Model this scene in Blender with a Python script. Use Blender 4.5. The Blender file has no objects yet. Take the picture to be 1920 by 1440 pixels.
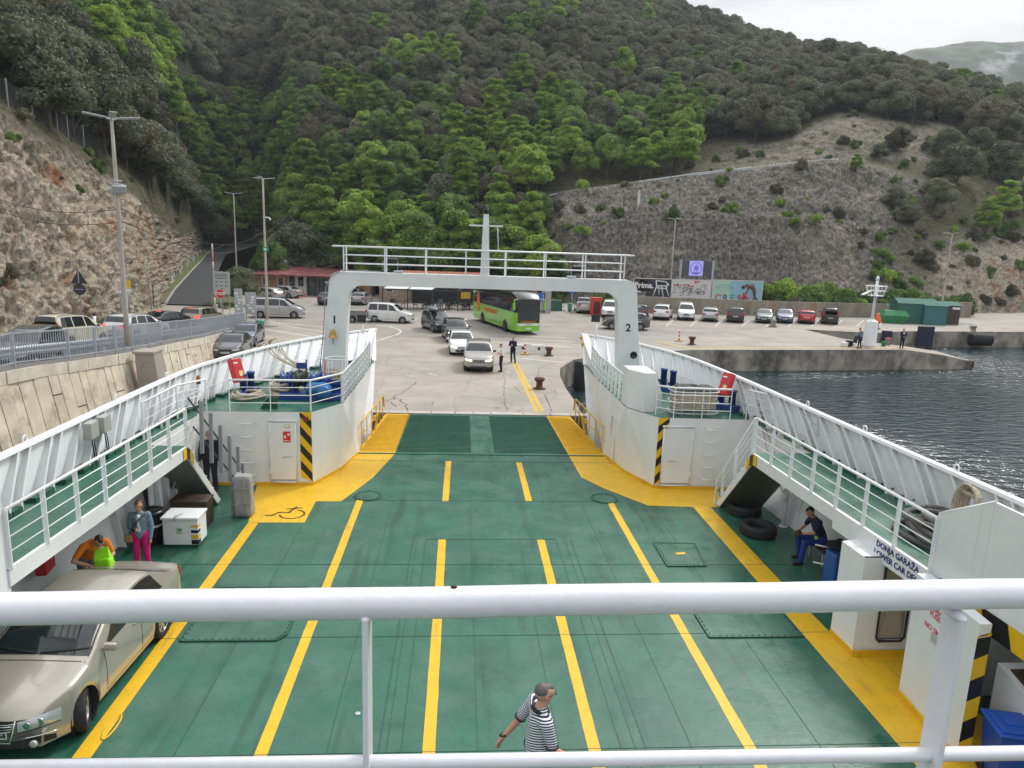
import bpy,bmesh,math,random
import numpy as np
from mathutils import Vector,Matrix
R=math.radians
random.seed(7);rng=np.random.default_rng(7)
SC=bpy.context.scene
COL=SC.collection
# camera
F=1340.0;H=7.9;CX=-0.95
def _setup(vp=(866.,448.),sl=.034):
 d=np.array([vp[0]-960.,vp[1]-720.,F]);d/=np.linalg.norm(d)
 n=np.cross(d,np.array([1,sl,0.]));n/=np.linalg.norm(n)
 if n[1]>0:n=-n
 x=np.cross(d,n)
 if x[0]<0:x=-x
 return np.array([x,d,n])
MC=_setup();C0=np.array([CX,0,H])
def P(px,py,z=None,Y=None,X=None):
 """point of the place seen at a pixel of the photograph, on the plane z=, Y= or X="""
 r=MC@np.array([px-960.,py-720.,F])
 if z is not None:s=(z-C0[2])/r[2]
 elif Y is not None:s=Y/r[1]
 else :s=(X-C0[0])/r[0]
 return Vector(C0+r*s)
def az(px):
 "X per metre of Y for the vertical plane through column px at the horizon"
 r=MC@np.array([px-960.,448+.034*(px-866)-720.,F]); return r[0]/r[1]
def proj(p):
 v=MC.T@(np.array(p)-C0)
 return 960+F*v[0]/v[2],720+F*v[1]/v[2],v[2]
cam=bpy.data.cameras.new('camera');co=bpy.data.objects.new('camera',cam);COL.objects.link(co)
cam.sensor_width=36;cam.lens=F/1920*36;cam.clip_start=.1;cam.clip_end=6000
rt,dn,fw=MC[:,0],MC[:,1],MC[:,2]
co.matrix_world=Matrix(((rt[0],-dn[0],-fw[0],C0[0]),(rt[1],-dn[1],-fw[1],C0[1]),(rt[2],-dn[2],-fw[2],C0[2]),(0,0,0,1)))
SC.camera=co
# sky and sun
W=bpy.data.worlds.new('World');SC.world=W;W.use_nodes=True
nt=W.node_tree;N=nt.nodes;L=nt.links;N.clear()
wo=N.new('ShaderNodeOutputWorld');sky=N.new('ShaderNodeTexSky');sky.sky_type='NISHITA';sky.sun_disc=False
SUN_EL,SUN_AZ=R(47),R(42)
sky.sun_elevation=SUN_EL;sky.sun_rotation=SUN_AZ;sky.air_density=1.3;sky.dust_density=3
b1=N.new('ShaderNodeBackground');b1.inputs[1].default_value=.09
L.new(sky.outputs[0],b1.inputs[0])
tc=N.new('ShaderNodeTexCoord');mp=N.new('ShaderNodeMapping');mp.inputs['Scale'].default_value=(1.2,1.2,5)
n1=N.new('ShaderNodeTexNoise');n1.inputs['Scale'].default_value=2.6;n1.inputs['Detail'].default_value=6;n1.inputs['Roughness'].default_value=.55
L.new(tc.outputs['Generated'],mp.inputs[0]);L.new(mp.outputs[0],n1.inputs[0])
cr=N.new('ShaderNodeValToRGB');e=cr.color_ramp.elements
e[0].position=.38;e[0].color=(.43,.45,.48,1);e[1].position=.62;e[1].color=(.66,.655,.645,1)
L.new(n1.outputs[0],cr.inputs[0])
sx=N.new('ShaderNodeSeparateXYZ');L.new(tc.outputs['Generated'],sx.inputs[0])
mr=N.new('ShaderNodeMapRange');mr.inputs[1].default_value=0;mr.inputs[2].default_value=.9;mr.inputs[3].default_value=.80;mr.inputs[4].default_value=1.9
L.new(sx.outputs[2],mr.inputs[0])
dt=N.new('ShaderNodeVectorMath');dt.operation='DOT_PRODUCT';dt.inputs[1].default_value=(math.sin(SUN_AZ)*math.cos(SUN_EL),math.cos(SUN_AZ)*math.cos(SUN_EL),math.sin(SUN_EL));L.new(tc.outputs['Generated'],dt.inputs[0])
gl=N.new('ShaderNodeMapRange');gl.interpolation_type='SMOOTHSTEP';gl.inputs[1].default_value=.88;gl.inputs[2].default_value=1.;gl.inputs[4].default_value=3.0;L.new(dt.outputs['Value'],gl.inputs[0])
sm2=N.new('ShaderNodeMath');sm2.operation='ADD';L.new(gl.outputs[0],sm2.inputs[0]);L.new(mr.outputs[0],sm2.inputs[1])
b2=N.new('ShaderNodeBackground');L.new(cr.outputs[0],b2.inputs[0]);L.new(sm2.outputs[0],b2.inputs[1])
mx=N.new('ShaderNodeMixShader');mx.inputs[0].default_value=.88
L.new(b1.outputs[0],mx.inputs[1]);L.new(b2.outputs[0],mx.inputs[2]);L.new(mx.outputs[0],wo.inputs[0])
sl_=bpy.data.lights.new('sun','SUN');sl_.energy=1.5;sl_.angle=R(10);sl_.color=(1,.96,.9)
so=bpy.data.objects.new('sun',sl_);COL.objects.link(so)
so.rotation_euler=(R(90)-SUN_EL,0,math.pi-SUN_AZ)
SC.view_settings.view_transform='Standard';SC.view_settings.look='None';SC.view_settings.exposure=0.54;SC.view_settings.gamma=1
# materials
MATS={}
def mat(name,col,rough=.5,metal=0.,var=0.,vs=3.,bump=0.,bs=20.,col2=None,c2s=2.,c2lo=.55,c2hi=.7,coat=0.,emit=0.,rvar=0.,stretch=None,spec=None,detail=6):
 if name in MATS: return MATS[name]
 m=bpy.data.materials.new(name);m.use_nodes=True;nt=m.node_tree;n=nt.nodes;l=nt.links
 b=n['Principled BSDF'];c=(*col,1)
 b.inputs['Base Color'].default_value=c;b.inputs['Roughness'].default_value=rough;b.inputs['Metallic'].default_value=metal
 if coat:b.inputs['Coat Weight'].default_value=coat;b.inputs['Coat Roughness'].default_value=.08
 if spec is not None:b.inputs['Specular IOR Level'].default_value=spec
 t=n.new('ShaderNodeTexCoord');src=t.outputs['Object']
 if stretch:
  mpn=n.new('ShaderNodeMapping');mpn.inputs['Scale'].default_value=stretch;l.new(src,mpn.inputs[0]);src=mpn.outputs[0]
 out=None
 def noise(s,d=detail,r=.6):
  x=n.new('ShaderNodeTexNoise');x.inputs['Scale'].default_value=s;x.inputs['Detail'].default_value=d;x.inputs['Roughness'].default_value=r
  l.new(src,x.inputs[0]); return x.outputs[0]
 if var:
  no=noise(vs);r_=n.new('ShaderNodeMapRange');r_.inputs[1].default_value=.3;r_.inputs[2].default_value=.7
  r_.inputs[3].default_value=1-var;r_.inputs[4].default_value=1+var;l.new(no,r_.inputs[0])
  v=n.new('ShaderNodeVectorMath');v.operation='SCALE';v.inputs[0].default_value=col;l.new(r_.outputs[0],v.inputs['Scale']);out=v.outputs[0]
 if col2:
  no=noise(c2s,8,.65);r_=n.new('ShaderNodeMapRange');r_.inputs[1].default_value=c2lo;r_.inputs[2].default_value=c2hi;l.new(no,r_.inputs[0])
  x=n.new('ShaderNodeMix');x.data_type='RGBA';x.inputs[6].default_value=c;x.inputs[7].default_value=(*col2,1)
  if out:l.new(out,x.inputs[6])
  l.new(r_.outputs[0],x.inputs[0]);out=x.outputs[2]
 if out:l.new(out,b.inputs['Base Color'])
 if rvar:
  no=noise(vs*1.7);r_=n.new('ShaderNodeMapRange');r_.inputs[1].default_value=.3;r_.inputs[2].default_value=.7
  r_.inputs[3].default_value=max(.02,rough-rvar);r_.inputs[4].default_value=rough+rvar;l.new(no,r_.inputs[0]);l.new(r_.outputs[0],b.inputs['Roughness'])
 if bump:
  no=noise(bs,5);q=n.new('ShaderNodeBump');q.inputs['Strength'].default_value=bump;q.inputs['Distance'].default_value=.02
  l.new(no,q.inputs['Height']);l.new(q.outputs[0],b.inputs['Normal'])
 if emit:b.inputs['Emission Color'].default_value=c;b.inputs['Emission Strength'].default_value=emit
 MATS[name]=m; return m
white=mat('white_ship_paint',(.74,.76,.76),.38,var=.05,vs=1.2,bump=.12,bs=9,col2=(.55,.50,.42),c2s=1.1,c2lo=.66,c2hi=.86,stretch=(1,1,.35))
whitec=mat('clean_white_paint',(.78,.80,.80),.35,bump=.05,bs=15)
greyp=mat('grey_paint',(.27,.29,.30),.45,var=.08)
galv=mat('galvanised_steel',(.42,.45,.49),.45,.4,var=.12,vs=6)
green=mat('green_deck_paint',(.021,.112,.068),.36,var=.25,vs=.7,bump=.3,bs=5,col2=(.058,.145,.102),c2s=1.1,c2lo=.42,c2hi=.72,rvar=.17)
greend=mat('dark_green_paint',(.010,.075,.045),.35,var=.15)
yellow=mat('yellow_deck_paint',(.70,.415,.012),.45,var=.09,vs=2.2,bump=.3,bs=9,col2=(.48,.30,.03),c2s=3.2,c2lo=.62,c2hi=.8)
def wear(m,specs):
 "extra layers over a material's colour: (noise scale xyz, threshold lo, hi, colour, strength)"
 nt=m.node_tree;n=nt.nodes;l=nt.links;b=n['Principled BSDF'];src=b.inputs['Base Color'].links[0].from_socket;t=n.new('ShaderNodeTexCoord')
 for k,(sc,lo,hi,c,st,vor) in enumerate(specs):
  mp_=n.new('ShaderNodeMapping');mp_.inputs['Scale'].default_value=sc;mp_.inputs['Location'].default_value=(k*3.7,k*1.3,0);l.new(t.outputs['Object'],mp_.inputs[0])
  if vor:
   wn_=n.new('ShaderNodeTexNoise');wn_.inputs['Scale'].default_value=1.2;wn_.inputs['Detail'].default_value=4;l.new(mp_.outputs[0],wn_.inputs[0]);vm=n.new('ShaderNodeVectorMath');vm.operation='MULTIPLY_ADD';vm.inputs[1].default_value=(.9,.9,.9);l.new(wn_.outputs['Color'],vm.inputs[0]);l.new(mp_.outputs[0],vm.inputs[2])
   x=n.new('ShaderNodeTexVoronoi');x.feature='DISTANCE_TO_EDGE';x.inputs['Scale'].default_value=1;l.new(vm.outputs[0],x.inputs[0]);o_=x.outputs['Distance']
  else :x=n.new('ShaderNodeTexNoise');x.inputs['Scale'].default_value=1;x.inputs['Detail'].default_value=6;x.inputs['Roughness'].default_value=.6;l.new(mp_.outputs[0],x.inputs[0]);o_=x.outputs[0]
  r_=n.new('ShaderNodeMapRange');r_.inputs[1].default_value=lo;r_.inputs[2].default_value=hi;r_.inputs[4].default_value=st;l.new(o_,r_.inputs[0])
  q=n.new('ShaderNodeMix');q.data_type='RGBA';q.inputs[7].default_value=(*c,1);l.new(r_.outputs[0],q.inputs[0]);l.new(src,q.inputs[6]);src=q.outputs[2]
 l.new(src,b.inputs['Base Color'])
wear(green,[((3.2,.22,1),.54,.66,(.010,.050,.034),.55,0),((2.3,2.3,1),.016,.0,(.008,.045,.032),.55,1),((9,9,1),.66,.74,(.12,.19,.15),.6,0),((.25,.25,1),.5,.75,(.035,.10,.085),.6,0),((14,3,1),.70,.76,(.012,.02,.016),.7,0)])
wear(mat('quay_concrete',(.345,.31,.265),.88,var=.14,vs=.35,bump=.3,bs=3,col2=(.22,.20,.178),c2s=.22,c2lo=.5,c2hi=.8),[((.28,.28,1),.010,.0,(.13,.115,.10),.55,1),((.12,.5,1),.55,.72,(.22,.195,.17),.5,0),((1.6,1.6,1),.64,.74,(.19,.17,.15),.5,0)])
wear(yellow,[((5,.5,1),.60,.72,(.20,.13,.03),.5,0),((4,4,1),.012,.0,(.25,.15,.02),.6,1)])
wear(white,[((2.5,2.5,.12),.63,.80,(.34,.22,.12),.35,0),((.45,.45,.8),.5,.8,(.58,.60,.60),.6,0)])
black=mat('black_paint',(.012,.012,.013),.4)
blackr=mat('black_rubber',(.018,.018,.019),.75,var=.3,vs=5,bump=.3)
red=mat('red_paint',(.55,.025,.03),.4,var=.1)
blue=mat('blue_paint',(.012,.05,.22),.35,var=.2,vs=4)
rope=mat('pale_rope',(.47,.41,.31),.9,var=.35,vs=18,bump=1,bs=50)
ropeg=mat('grey_rope',(.13,.125,.12),.9,var=.4,vs=18,bump=1,bs=50)
glass=mat('dark_glass',(.015,.02,.022),.06,spec=.8)
chrome=mat('chrome',(.75,.75,.76),.12,1.)
signw=mat('sign_white',(.78,.78,.76),.5)
signr=mat('sign_red',(.6,.02,.03),.5)
signb=mat('sign_blue',(.02,.12,.5),.5)
signg=mat('sign_green',(.02,.30,.16),.5)
skin=mat('skin',(.50,.27,.18),.55,var=.08,vs=10)
hairb=mat('brown_hair',(.10,.045,.02),.6,var=.3,vs=30)
hairk=mat('dark_hair',(.015,.012,.011),.55)
hairg=mat('grey_hair',(.10,.095,.09),.6,var=.3,vs=40)
rust=mat('rusty_iron',(.10,.035,.018),.8,var=.35,vs=6,bump=.6)
# mesh helpers
class MB:
 "collects shapes; build() links them as ONE mesh object"
 def __init__(s):s.v=[];s.f=[];s.m=[];s.sm=[];s.k=0
 def add(s,vs,fs,k=None,smooth=False):
  o=len(s.v);s.v+=[tuple(v) for v in vs]
  for f in fs:s.f.append(tuple(i+o for i in f));s.m.append(s.k if k is None else k);s.sm.append(smooth)
  return s
 def box(s,c,d,rz=0,k=None,rx=0,ry=0):
  h=[x/2 for x in d];M=Matrix.Translation(c)@Matrix.Rotation(rz,4,'Z')@Matrix.Rotation(ry,4,'Y')@Matrix.Rotation(rx,4,'X')
  vs=[M@Vector((x*h[0],y*h[1],z*h[2])) for x in (-1,1) for y in (-1,1) for z in (-1,1)]
  return s.add(vs,[(0,1,3,2),(4,6,7,5),(0,4,5,1),(2,3,7,6),(0,2,6,4),(1,5,7,3)],k)
 def bbox(s,a,b,k=None):
  return s.box([(a[i]+b[i])/2 for i in range(3)],[abs(a[i]-b[i]) for i in range(3)],k=k)
 def rbox(s,c,d,r=.03,rz=0,k=None,rx=0,ry=0):
  bm=bmesh.new();bmesh.ops.create_cube(bm,size=1);bmesh.ops.scale(bm,vec=d,verts=bm.verts)
  bmesh.ops.bevel(bm,geom=list(bm.edges),offset=min(r,min(d)*.45),segments=2,affect='EDGES',profile=.5)
  M=Matrix.Translation(c)@Matrix.Rotation(rz,4,'Z')@Matrix.Rotation(ry,4,'Y')@Matrix.Rotation(rx,4,'X')
  bm.verts.index_update();s.add([M@v.co for v in bm.verts],[[v.index for v in f.verts] for f in bm.faces],k);bm.free(); return s
 def tube(s,pts,r,n=10,k=None,closed=False,cap=True,rr=None):
  pts=[Vector(p) for p in pts];m=len(pts);vs=[];up=None
  for i,p in enumerate(pts):
   a=pts[(i-1)%m] if (i or closed) else p;b=pts[(i+1)%m] if (i<m-1 or closed) else p
   t=(b-a).normalized()
   if up is None:
    up=Vector((0,0,1)) if abs(t.z)<.9 else Vector((1,0,0))
   u=(up-t*up.dot(t))
   if u.length<1e-5:u=t.orthogonal()
   u.normalize();w=t.cross(u);up=u
   q=rr[i] if rr else r
   sc=1.
   if 0<i<m-1 or closed:
    d1=(p-a).normalized() if (p-a).length else t;c_=max(.5,d1.dot(t));sc=1/c_
   for j in range(n):
    A=2*math.pi*j/n;vs.append(p+(u*math.cos(A)+w*math.sin(A))*q*(sc if sc<1.6 else 1.6))
  fs=[]
  for i in range(m if closed else m-1):
   for j in range(n):
    a=i*n+j;b=i*n+(j+1)%n;c=((i+1)%m)*n+(j+1)%n;d=((i+1)%m)*n+j;fs.append((a,b,c,d))
  s.add(vs,fs,k,True)
  if cap and not closed:
   o=len(s.v)-len(vs);s.f.append(tuple(o+j for j in reversed(range(n))));s.m.append(s.k if k is None else k);s.sm.append(False)
   s.f.append(tuple(o+(m-1)*n+j for j in range(n)));s.m.append(s.k if k is None else k);s.sm.append(False)
  return s
 def bar(s,a,b,w,t,side=(0,0,1),k=None):
  "flat bar from a to b: w along side, t across"
  a=Vector(a);b=Vector(b);d=(b-a).normalized();u=Vector(side);u=(u-d*u.dot(d)).normalized();v=d.cross(u)
  vs=[p+u*(i*w/2)+v*(j*t/2) for p in (a,b) for i,j in ((-1,-1),(1,-1),(1,1),(-1,1))]
  return s.add(vs,[(3,2,1,0),(4,5,6,7),(0,1,5,4),(1,2,6,5),(2,3,7,6),(3,0,4,7)],k)
 def lathe(s,c,prof,n=20,axis='Z',k=None,rot=None,smooth=True,capends=True):
  vs=[];A={'Z':Matrix.Identity(3),'X':Matrix.Rotation(R(90),3,'Y'),'Y':Matrix.Rotation(R(-90),3,'X')}[axis]
  if rot:A=rot.to_3x3()@A
  for r_,z in prof:
   for j in range(n):
    t=2*math.pi*j/n;vs.append(Vector(c)+A@Vector((r_*math.cos(t),r_*math.sin(t),z)))
  fs=[(i*n+j,i*n+(j+1)%n,(i+1)*n+(j+1)%n,(i+1)*n+j) for i in range(len(prof)-1) for j in range(n)]
  s.add(vs,fs,k,smooth);o=len(s.v)-len(vs)
  if capends:
   if prof[0][0]>1e-4:s.f.append(tuple(o+j for j in reversed(range(n))));s.m.append(s.k if k is None else k);s.sm.append(False)
   if prof[-1][0]>1e-4:s.f.append(tuple(o+(len(prof)-1)*n+j for j in range(n)));s.m.append(s.k if k is None else k);s.sm.append(False)
  return s
 def prism(s,poly,z0,z1,k=None):
  "vertical prism of a plan polygon (counter-clockwise); z may be lists"
  n=len(poly);Z0=z0 if hasattr(z0,'__len__') else [z0]*n;Z1=z1 if hasattr(z1,'__len__') else [z1]*n
  vs=[(p[0],p[1],Z0[i]) for i,p in enumerate(poly)]+[(p[0],p[1],Z1[i]) for i,p in enumerate(poly)]
  return s.add(vs,[tuple(reversed(range(n))),tuple(range(n,2*n))]+[(i,(i+1)%n,n+(i+1)%n,n+i) for i in range(n)],k)
 def slab(s,pts,nrm,t,k=None):
  "polygon in space given thickness t along nrm"
  n=len(pts);q=Vector(nrm).normalized()*t;vs=[Vector(p) for p in pts]+[Vector(p)+q for p in pts]
  return s.add(vs,[tuple(reversed(range(n))),tuple(range(n,2*n))]+[(i,(i+1)%n,n+(i+1)%n,n+i) for i in range(n)],k)
 def poly(s,pts,k=None): return s.add(pts,[tuple(range(len(pts)))],k)
 def sphere(s,c,r,n=12,m=8,k=None,sc=(1,1,1)):
  prof=[(math.sin(math.pi*i/m),-math.cos(math.pi*i/m)) for i in range(m+1)];o=len(s.v)
  s.lathe((0,0,0),prof,n,k=k,capends=False)
  for i in range(o,len(s.v)):
   v=s.v[i];s.v[i]=(c[0]+v[0]*r*sc[0],c[1]+v[1]*r*sc[1],c[2]+v[2]*r*sc[2])
  return s
 def build(s,name,mats,parent=None,loc=None,auto=None):
  me=bpy.data.meshes.new(name);me.from_pydata(s.v,[],s.f)
  if not isinstance(mats,(list,tuple)):mats=[mats]
  for m in mats:me.materials.append(m)
  me.polygons.foreach_set('material_index',s.m);me.polygons.foreach_set('use_smooth',s.sm)
  bm=bmesh.new();bm.from_mesh(me);bmesh.ops.recalc_face_normals(bm,faces=bm.faces);bm.to_mesh(me);bm.free()
  if auto:
   me.polygons.foreach_set('use_smooth',[True]*len(me.polygons));me.set_sharp_from_angle(angle=R(auto))
  o=bpy.data.objects.new(name,me);COL.objects.link(o)
  if parent:o.parent=parent
  if loc is not None:o.location=loc
  return o
def thing(name,label,cat,loc=(0,0,0),rz=0,group=None,kind=None):
 o=bpy.data.objects.new(name,None);COL.objects.link(o);o.location=loc;o.rotation_euler=(0,0,rz);o.empty_display_size=.3
 return tag(o,label,cat,group,kind)
def tag(o,label=None,cat=None,group=None,kind=None):
 if label:o['label']=label
 if cat:o['category']=cat
 if group:o['group']=group
 if kind:o['kind']=kind
 return o
def text(s,size,m,name='lettering',parent=None,mw=None,bold=0.,ext=.002,align='CENTER',sx=1.):
 cu=bpy.data.curves.new(name,'FONT');cu.body=s;cu.size=size;cu.extrude=ext;cu.align_x=align;cu.align_y='CENTER';cu.offset=bold;cu.resolution_u=3
 t=bpy.data.objects.new(name,cu);COL.objects.link(t)
 me=bpy.data.meshes.new_from_object(t.evaluated_get(bpy.context.evaluated_depsgraph_get()));bpy.data.objects.remove(t);bpy.data.curves.remove(cu)
 me.materials.clear();me.materials.append(m)
 if sx!=1:me.transform(Matrix.Diagonal((sx,1,1,1)))
 o=bpy.data.objects.new(name,me);COL.objects.link(o)
 if parent:o.parent=parent
 if mw is not None:o.matrix_local=mw
 return o
def frame(o,x,y):
 "matrix with origin o, local x along x, local y along y"
 x=Vector(x).normalized();y=Vector(y);y=(y-x*y.dot(x)).normalized();z=x.cross(y)
 return Matrix(((x.x,y.x,z.x,o[0]),(x.y,y.y,z.y,o[1]),(x.z,y.z,z.z,o[2]),(0,0,0,1)))
def raw(name,vs,fs,mats,smooth=False,parent=None):
 me=bpy.data.meshes.new(name);vs=np.asarray(vs,dtype=np.float32);fs=np.asarray(fs,dtype=np.int32)
 me.vertices.add(len(vs));me.vertices.foreach_set('co',vs.ravel());k=fs.shape[1]
 me.loops.add(fs.size);me.loops.foreach_set('vertex_index',fs.ravel());me.polygons.add(len(fs))
 me.polygons.foreach_set('loop_start',np.arange(0,fs.size,k,dtype=np.int32))
 me.update(calc_edges=True);me.validate()
 if smooth:me.polygons.foreach_set('use_smooth',np.ones(len(fs),dtype=bool))
 for m in (mats if isinstance(mats,(list,tuple)) else [mats]):me.materials.append(m)
 o=bpy.data.objects.new(name,me);COL.objects.link(o)
 if parent:o.parent=parent
 return o
_tab=np.random.default_rng(3).random((64,64,64)).astype(np.float32)
def vnoise(p):
 p=np.asarray(p,dtype=np.float64);i=np.floor(p).astype(int);f=p-i;f=f*f*(3-2*f);r=0
 for a in (0,1):
  for b in (0,1):
   for c in (0,1):
    w=(f[...,0] if a else 1-f[...,0])*(f[...,1] if b else 1-f[...,1])*(f[...,2] if c else 1-f[...,2])
    r=r+w*_tab[(i[...,0]+a)&63,(i[...,1]+b)&63,(i[...,2]+c)&63]
 return r*2-1
def fbm(p,o=4,g=.5):
 s=0;a=1;t=0
 for k in range(o):s=s+a*vnoise(p*2**k+k*17.3);t+=a;a*=g
 return s/t
 # FERRY (what the camera stands on)
ferry=thing('car_ferry','white open-deck car ferry with green deck, yellow lane lines and arched gantry over its bow','ferry')
class FB(MB):
 "an MB whose mesh becomes a part of the ferry"
 def build(s,name,mats,parent=None,**k): return MB.build(s,name,mats,parent=parent or ferry,**k)
def side(s):
 if s<0:T=[(-9.7,1),(-9.75,9),(-9.72,16),(-9.72,20.5),(-9.62,23.6),(-9.15,26),(-8.55,28.2),(-7.75,30.2),(-6.75,32.1),(-5.85,33.6),(-5.0,34.65)]
 else :T=[(9.55,1),(9.5,9),(9.38,12),(9.2,15),(9.0,18.5),(8.85,22),(8.65,25),(8.4,27.6),(7.9,29.8),(7.05,31.9),(6.0,33.6),(5.05,34.6)]
 return T
def inset(s):
 "bottom of the bulwark at deck height: flares out only towards the bow"
 if s<0:B=[(-9.66,1),(-9.7,9),(-9.66,16),(-9.6,20.5),(-9.3,23.6),(-8.65,25.9),(-7.95,28),(-7.05,29.9),(-6.2,31.2),(-5.4,31.9),(-4.72,32.3)]
 else :B=[(9.6,1),(9.55,9),(9.45,12),(9.3,15),(9.1,18.5),(8.85,22),(8.4,24.8),(7.95,27.2),(7.3,29.2),(6.5,30.8),(5.6,31.8),(4.75,32.3)]
 return B
def resamp(pts,n):
 p=np.array(pts,float);d=np.r_[0,np.cumsum(np.linalg.norm(np.diff(p,axis=0),axis=1))];t=np.linspace(0,d[-1],n)
 q=np.stack([np.interp(t,d,p[:,i]) for i in range(p.shape[1])],1)
 for _ in range(3):q[1:-1]=(q[:-2]+2*q[1:-1]+q[2:])/4
 return q
ZW=2.4;ZB=3.5
# car deck plate
b=FB();pl=[(-9.5,-6),(9.4,-6),(9.4,22.1),(5.57,22.24),(4.95,23.8),(4.63,25.7),(-4.73,25.7),(-4.97,23.8),(-5.57,22.24),(-9.5,22.1)]
b.prism(pl,-.25,0);deck=b.build('car_deck',green)
# markings, each its own sheet 4 mm up
Z1,Z2=.004,.008
def strip(b,x0,x1,y0,y1,w,z=Z1):b.bbox((0,0,0),(0,0,0)) if False else b.poly([(x0-w/2,y0,z),(x0+w/2,y0,z),(x1+w/2,y1,z),(x1-w/2,y1,z)])
for nm,pts in [('lane_line',[(-3.89,-2,-3.89,21.15)]),('lane_line',[(-1.30,-2,-1.32,18.0)]),('lane_line',[(-1.30,20.85,-1.28,24.9)]),('lane_line',[(1.28,-2,1.33,18.0)]),('lane_line',[(1.28,20.9,1.27,24.8)]),('lane_line',[(3.87,-2,3.82,21.1)])]:
 b=FB()
 for x0,y0,x1,y1 in pts:
  n=60;rr=np.random.default_rng(int(abs(x0*100)+y0*3));vs=[]
  for i in range(n+1):
   t=i/n;x=x0+(x1-x0)*t;y=y0+(y1-y0)*t;vs+=[(x-.1+rr.normal(0,.003),y,Z1),(x+.1+rr.normal(0,.003),y,Z1)]
  b.add(vs,[(2*i,2*i+1,2*i+3,2*i+2) for i in range(n)])
 b.build(nm,yellow)
b=FB();b.poly([(-6.68,-2,Z1),(-6.40,-2,Z1),(-6.42,19.09,Z1),(-6.70,19.09,Z1)]);b.build('side_line',yellow)
b=FB();b.poly([(6.35,-2,Z1),(7.55,-2,Z1),(7.5,12.6,Z1),(7.0,12.4,Z1),(6.95,14.4,Z1),(6.9,20.5,Z1),(6.35,20.5,Z1)]);b.poly([(7.56,9.5,Z1),(8.3,9.5,Z1),(8.3,12.6,Z1),(7.5,12.6,Z1)]);b.build('side_band',yellow)
b=FB();b.poly([(-3.28,25.68,Z1),(-4.72,25.68,Z1),(-4.96,23.8,Z1),(-5.56,22.24,Z1),(-7.3,22.14,Z1),(-7.0,20.5,Z1),(-6.7,19.1,Z1),(-5.17,19.12,Z1),(-5.19,20.77,Z1),(-4.43,20.79,Z1),(-3.75,23.03,Z1)])
b.build('bow_marking',yellow)
b=FB();b.poly([(3.24,25.68,Z1),(3.3,23.24,Z1),(3.84,22.17,Z1),(4.95,20.6,Z1),(6.36,20.5,Z1),(7.3,20.5,Z1),(7.7,22.1,Z1),(5.57,22.24,Z1),(4.95,23.8,Z1),(4.63,25.68,Z1)])
b.build('bow_marking',yellow)
b=FB()
for A,B in [((-9,22.14),(-5.56,22.21)),((-5.56,22.21),(-4.93,23.78)),((-4.93,23.78),(-4.62,25.68)),((8.6,22.06),(5.56,22.21)),((5.56,22.21),(4.93,23.78)),((4.93,23.78),(4.6,25.68))]:
 FB().bar((A[0],A[1],.05),(B[0],B[1],.05),.1,.03).build('painted_plinth',yellow)
for A,B in [((6.93,13.2),(6.96,12.38)),((6.96,12.38),(8.1,12.38)),((7.13,11.15),(7.03,9.45))]:
 FB().bar((A[0],A[1],.07),(B[0],B[1],.07),.14,.03).build('painted_plinth',yellow)
ink=mat('worn_black_marking',(.09,.055,.01),.6)
b=FB();wc=P(541,962,z=Z2)
def wp(x,y): return (wc.x-x*1.0,wc.y-y*1.15,Z2)
pts=[wp(-.05+.38*math.cos(a),-.12+.38*math.sin(a)*.9) for a in np.linspace(R(-75),R(165),16)]
def rib2(b,pts,w,z=Z2):
 for p,q in zip(pts[:-1],pts[1:]):
  p=Vector(p);q=Vector(q);d=(q-p).normalized();n=Vector((-d.y,d.x,0))*w/2;e=d*w*.3;b.poly([p-n-e,p+n-e,q+n+e,q-n+e])
arc=[(wc.x+.05-.36*math.cos(a),wc.y+.03+.36*math.sin(a),Z2) for a in np.linspace(R(60),R(300),16)]
b2_=[Vector((wc.x+x,wc.y+y,Z2)) for x,y in [(-.6,-.18),(-.42,-.18),(-.28,.05),(.0,.05),(.12,.5)]]
rib2(b,[Vector((wc.x+.12+.34*math.cos(a),wc.y-.08+.33*math.sin(a),Z2)) for a in np.linspace(R(-170),R(75),16)],.055)
for p,q in zip(b2_[:-1],b2_[1:]):rib2(b,[p,q],.075)
rib2(b,[Vector((wc.x-.1,wc.y+.32,Z2)),Vector((wc.x+.28,wc.y+.42,Z2))],.07)
b.build('wheelchair_mark',ink)
seam=mat('deck_seam_paint',(.016,.078,.052),.5)
b=FB()
def sline(*pts,w=.012,h=.007):
 for p,q in zip(pts[:-1],pts[1:]):b.bar((p[0],p[1],h/2),(q[0],q[1],h/2),h,w)
sline((-1.75,0),(-1.75,18.0),(1.75,18.03),(1.75,0),w=.022)
sline((-1.98,0),(-1.98,18.3));sline((1.98,0),(1.98,18.3));sline((-2.1,0),(-2.1,18.3),w=.03);sline((2.15,0),(2.15,18.0),w=.03)
sline((-8.5,13.2),(8,13.3),w=.012);sline((-4.6,20.9),(4.2,20.9),w=.014);sline((-5,24.9),(4.8,24.9),w=.03);sline((-.55,0),(-.55,24.9),w=.01);sline((.75,0),(.75,18),w=.01)
sline((-5.2,0),(-5.2,19),w=.012);sline((-2.9,0),(-2.9,20.9),w=.012);sline((2.9,0),(2.9,20.9),w=.012);sline((5.0,0),(5.05,20.4),w=.012);sline((-8,16.5),(8,16.5),w=.01);sline((-8,9.9),(7,9.9),w=.01)
b.build('weld_seam',seam)
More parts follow.
